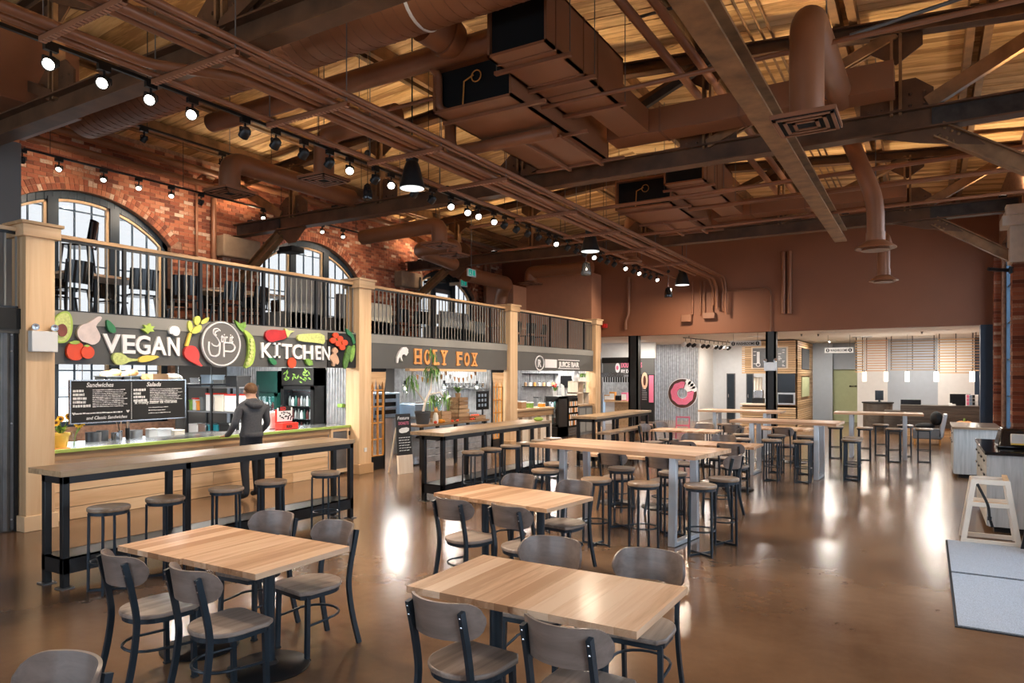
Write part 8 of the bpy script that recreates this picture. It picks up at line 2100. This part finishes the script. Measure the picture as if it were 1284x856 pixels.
# ------------------------------------------------------------------ man at the counter, seen from behind
def person():
    base = Vector((-8.95, 7.12, 0)); fa = R(150)           # facing away, towards the counter and a little left
    f = Vector((math.cos(fa + R(25)), math.sin(fa + R(25)), 0)); r_ = Vector((f.y, -f.x, 0))
    def P3(a, b, z): return base + r_ * a + f * b + Vector((0, 0, z))
    t = thing('person', 'man in a grey hoodie and black trousers standing at the kitchen counter, back turned', 'person', tuple(base))
    V_ = []; E_ = []; Rr = []
    def vtx(p, r): V_.append(p - base); Rr.append(r); return len(V_) - 1
    pel = vtx(P3(0, 0, .98), (.165, .12)); w1 = vtx(P3(0, -.01, 1.12), (.165, .115)); ch = vtx(P3(0, -.01, 1.30), (.185, .13)); sh = vtx(P3(0, -.02, 1.44), (.17, .10)); nk = vtx(P3(0, .0, 1.54), (.065, .065)); hd = vtx(P3(0, .03, 1.64), (.085, .095)); tp = vtx(P3(0, .02, 1.73), (.072, .082))
    for a, b in ((pel, w1), (w1, ch), (ch, sh), (sh, nk), (nk, hd), (hd, tp)): E_.append((a, b))
    for s in (-1, 1):
        hp = vtx(P3(s * .10, 0, .90), (.098, .10)); kn = vtx(P3(s * .12, .02 + .03 * s, .49), (.066, .07)); an = vtx(P3(s * .13, -.02 + .06 * s, .09), (.048, .052)); to = vtx(P3(s * .145, .15 + .06 * s, .045), (.045, .042))
        E_.extend([(pel, hp), (hp, kn), (kn, an), (an, to)])
        sd = vtx(P3(s * .205, -.02, 1.42), (.072, .075)); el = vtx(P3(s * .29, .0, 1.15), (.055, .055)); wr_ = vtx(P3(s * .27, .20, .99), (.042, .042))
        E_.extend([(sh, sd), (sd, el), (el, wr_)])
        hn = vtx(P3(s * .255, .27, .975), (.042, .022)); E_.append((wr_, hn))
        for k, (dx, l) in enumerate(((-.03, .075), (-.01, .085), (.012, .08), (.032, .062))):
            k0 = vtx(P3(s * (.255 + dx), .32, .972), (.011, .010)); k1 = vtx(P3(s * (.255 + dx * 1.1), .32 + l * .55, .962), (.010, .009)); k2 = vtx(P3(s * (.255 + dx * 1.1), .32 + l, .948), (.009, .008)); E_.extend([(hn, k0), (k0, k1), (k1, k2)])
        th0 = vtx(P3(s * .21, .28, .97), (.012, .011)); th1 = vtx(P3(s * .19, .325, .955), (.010, .009)); E_.extend([(hn, th0), (th0, th1)])
    me = bpy.data.meshes.new('person_cage'); me.from_pydata([tuple(v) for v in V_], E_, []); ob = bpy.data.objects.new('person_cage', me); COL.objects.link(ob)
    sk = ob.modifiers.new('skin', 'SKIN'); sk.use_smooth_shade = True
    for i, d in enumerate(me.skin_vertices[0].data): d.radius = Rr[i]; d.use_root = (i == pel)
    sb = ob.modifiers.new('sub', 'SUBSURF'); sb.levels = 2; sb.render_levels = 2
    dg = bpy.context.evaluated_depsgraph_get(); dg.update()
    bm_ = bpy.data.meshes.new_from_object(ob.evaluated_get(dg)); bpy.data.objects.remove(ob)
    bm_.name = 'body'; bm_.materials.clear()
    for m_ in ('hoodie', 'trousers', 'skin', 'black_matte'): bm_.materials.append(MATS[m_])
    for p in bm_.polygons:
        c = p.center; loc = c; fwd = loc.dot(f); z = c.z
        p.use_smooth = True
        if z > 1.545: p.material_index = 2
        elif z < .1: p.material_index = 3
        elif fwd > .235 and .88 < z < 1.05: p.material_index = 2
        elif z < .98 and fwd < .16 and abs(loc.dot(r_)) < .24: p.material_index = 1
        else: p.material_index = 0
    o = bpy.data.objects.new('body', bm_); COL.objects.link(o); o.parent = t
    h = MB(); c = P3(0, .015, 1.70)
    h.ball((c.x, c.y, c.z), .098, .098, .095, 16, 12)
    for v in list(range(len(h.v))):
        q = h.v[v] - c
        if q.dot(f) > .045 and q.z < .035: h.v[v] = c + q * .72
        if q.z < -.05 : h.v[v] = c + Vector((q.x * .9, q.y * .9, -.075)) - f * .01
    h.build('hair', 'hair', t, smooth=True)
    hd_ = MB(); hd_.tube([P3(-.10, .02, 1.50), P3(-.12, -.07, 1.49), P3(-.05, -.135, 1.45), P3(.05, -.135, 1.45), P3(.12, -.07, 1.49), P3(.10, .02, 1.50)], .045, 10, rs=[.02, .042, .055, .055, .042, .02]); hd_.build('hood', 'hoodie', t, smooth=True)
    hm = MB(); hm.lathe(P3(0, -.005, .965), [(.168, 0), (.176, .015), (.176, .05), (.165, .07)], 24); hm.build('hem', 'hoodie', t, smooth=True)
    for s in (-1, 1):
        MB().ball(tuple(P3(s * .088, .03, 1.645)), .02, .025, .034, 8, 6).build('ear', 'skin', t, smooth=True)
        MB().ball(tuple(P3(s * .033, .112, 1.665)), .011, .011, .009, 8, 6).build('eye', 'white_plastic', t, smooth=True)
    MB().cyl(P3(0, .10, 1.67), P3(0, .142, 1.625), .010, 8, .018).build('nose', 'skin', t, smooth=True)
    MB().bar(P3(-.025, .118, 1.592), P3(.025, .118, 1.592), .008, .012).build('mouth', 'beet', t)
person()
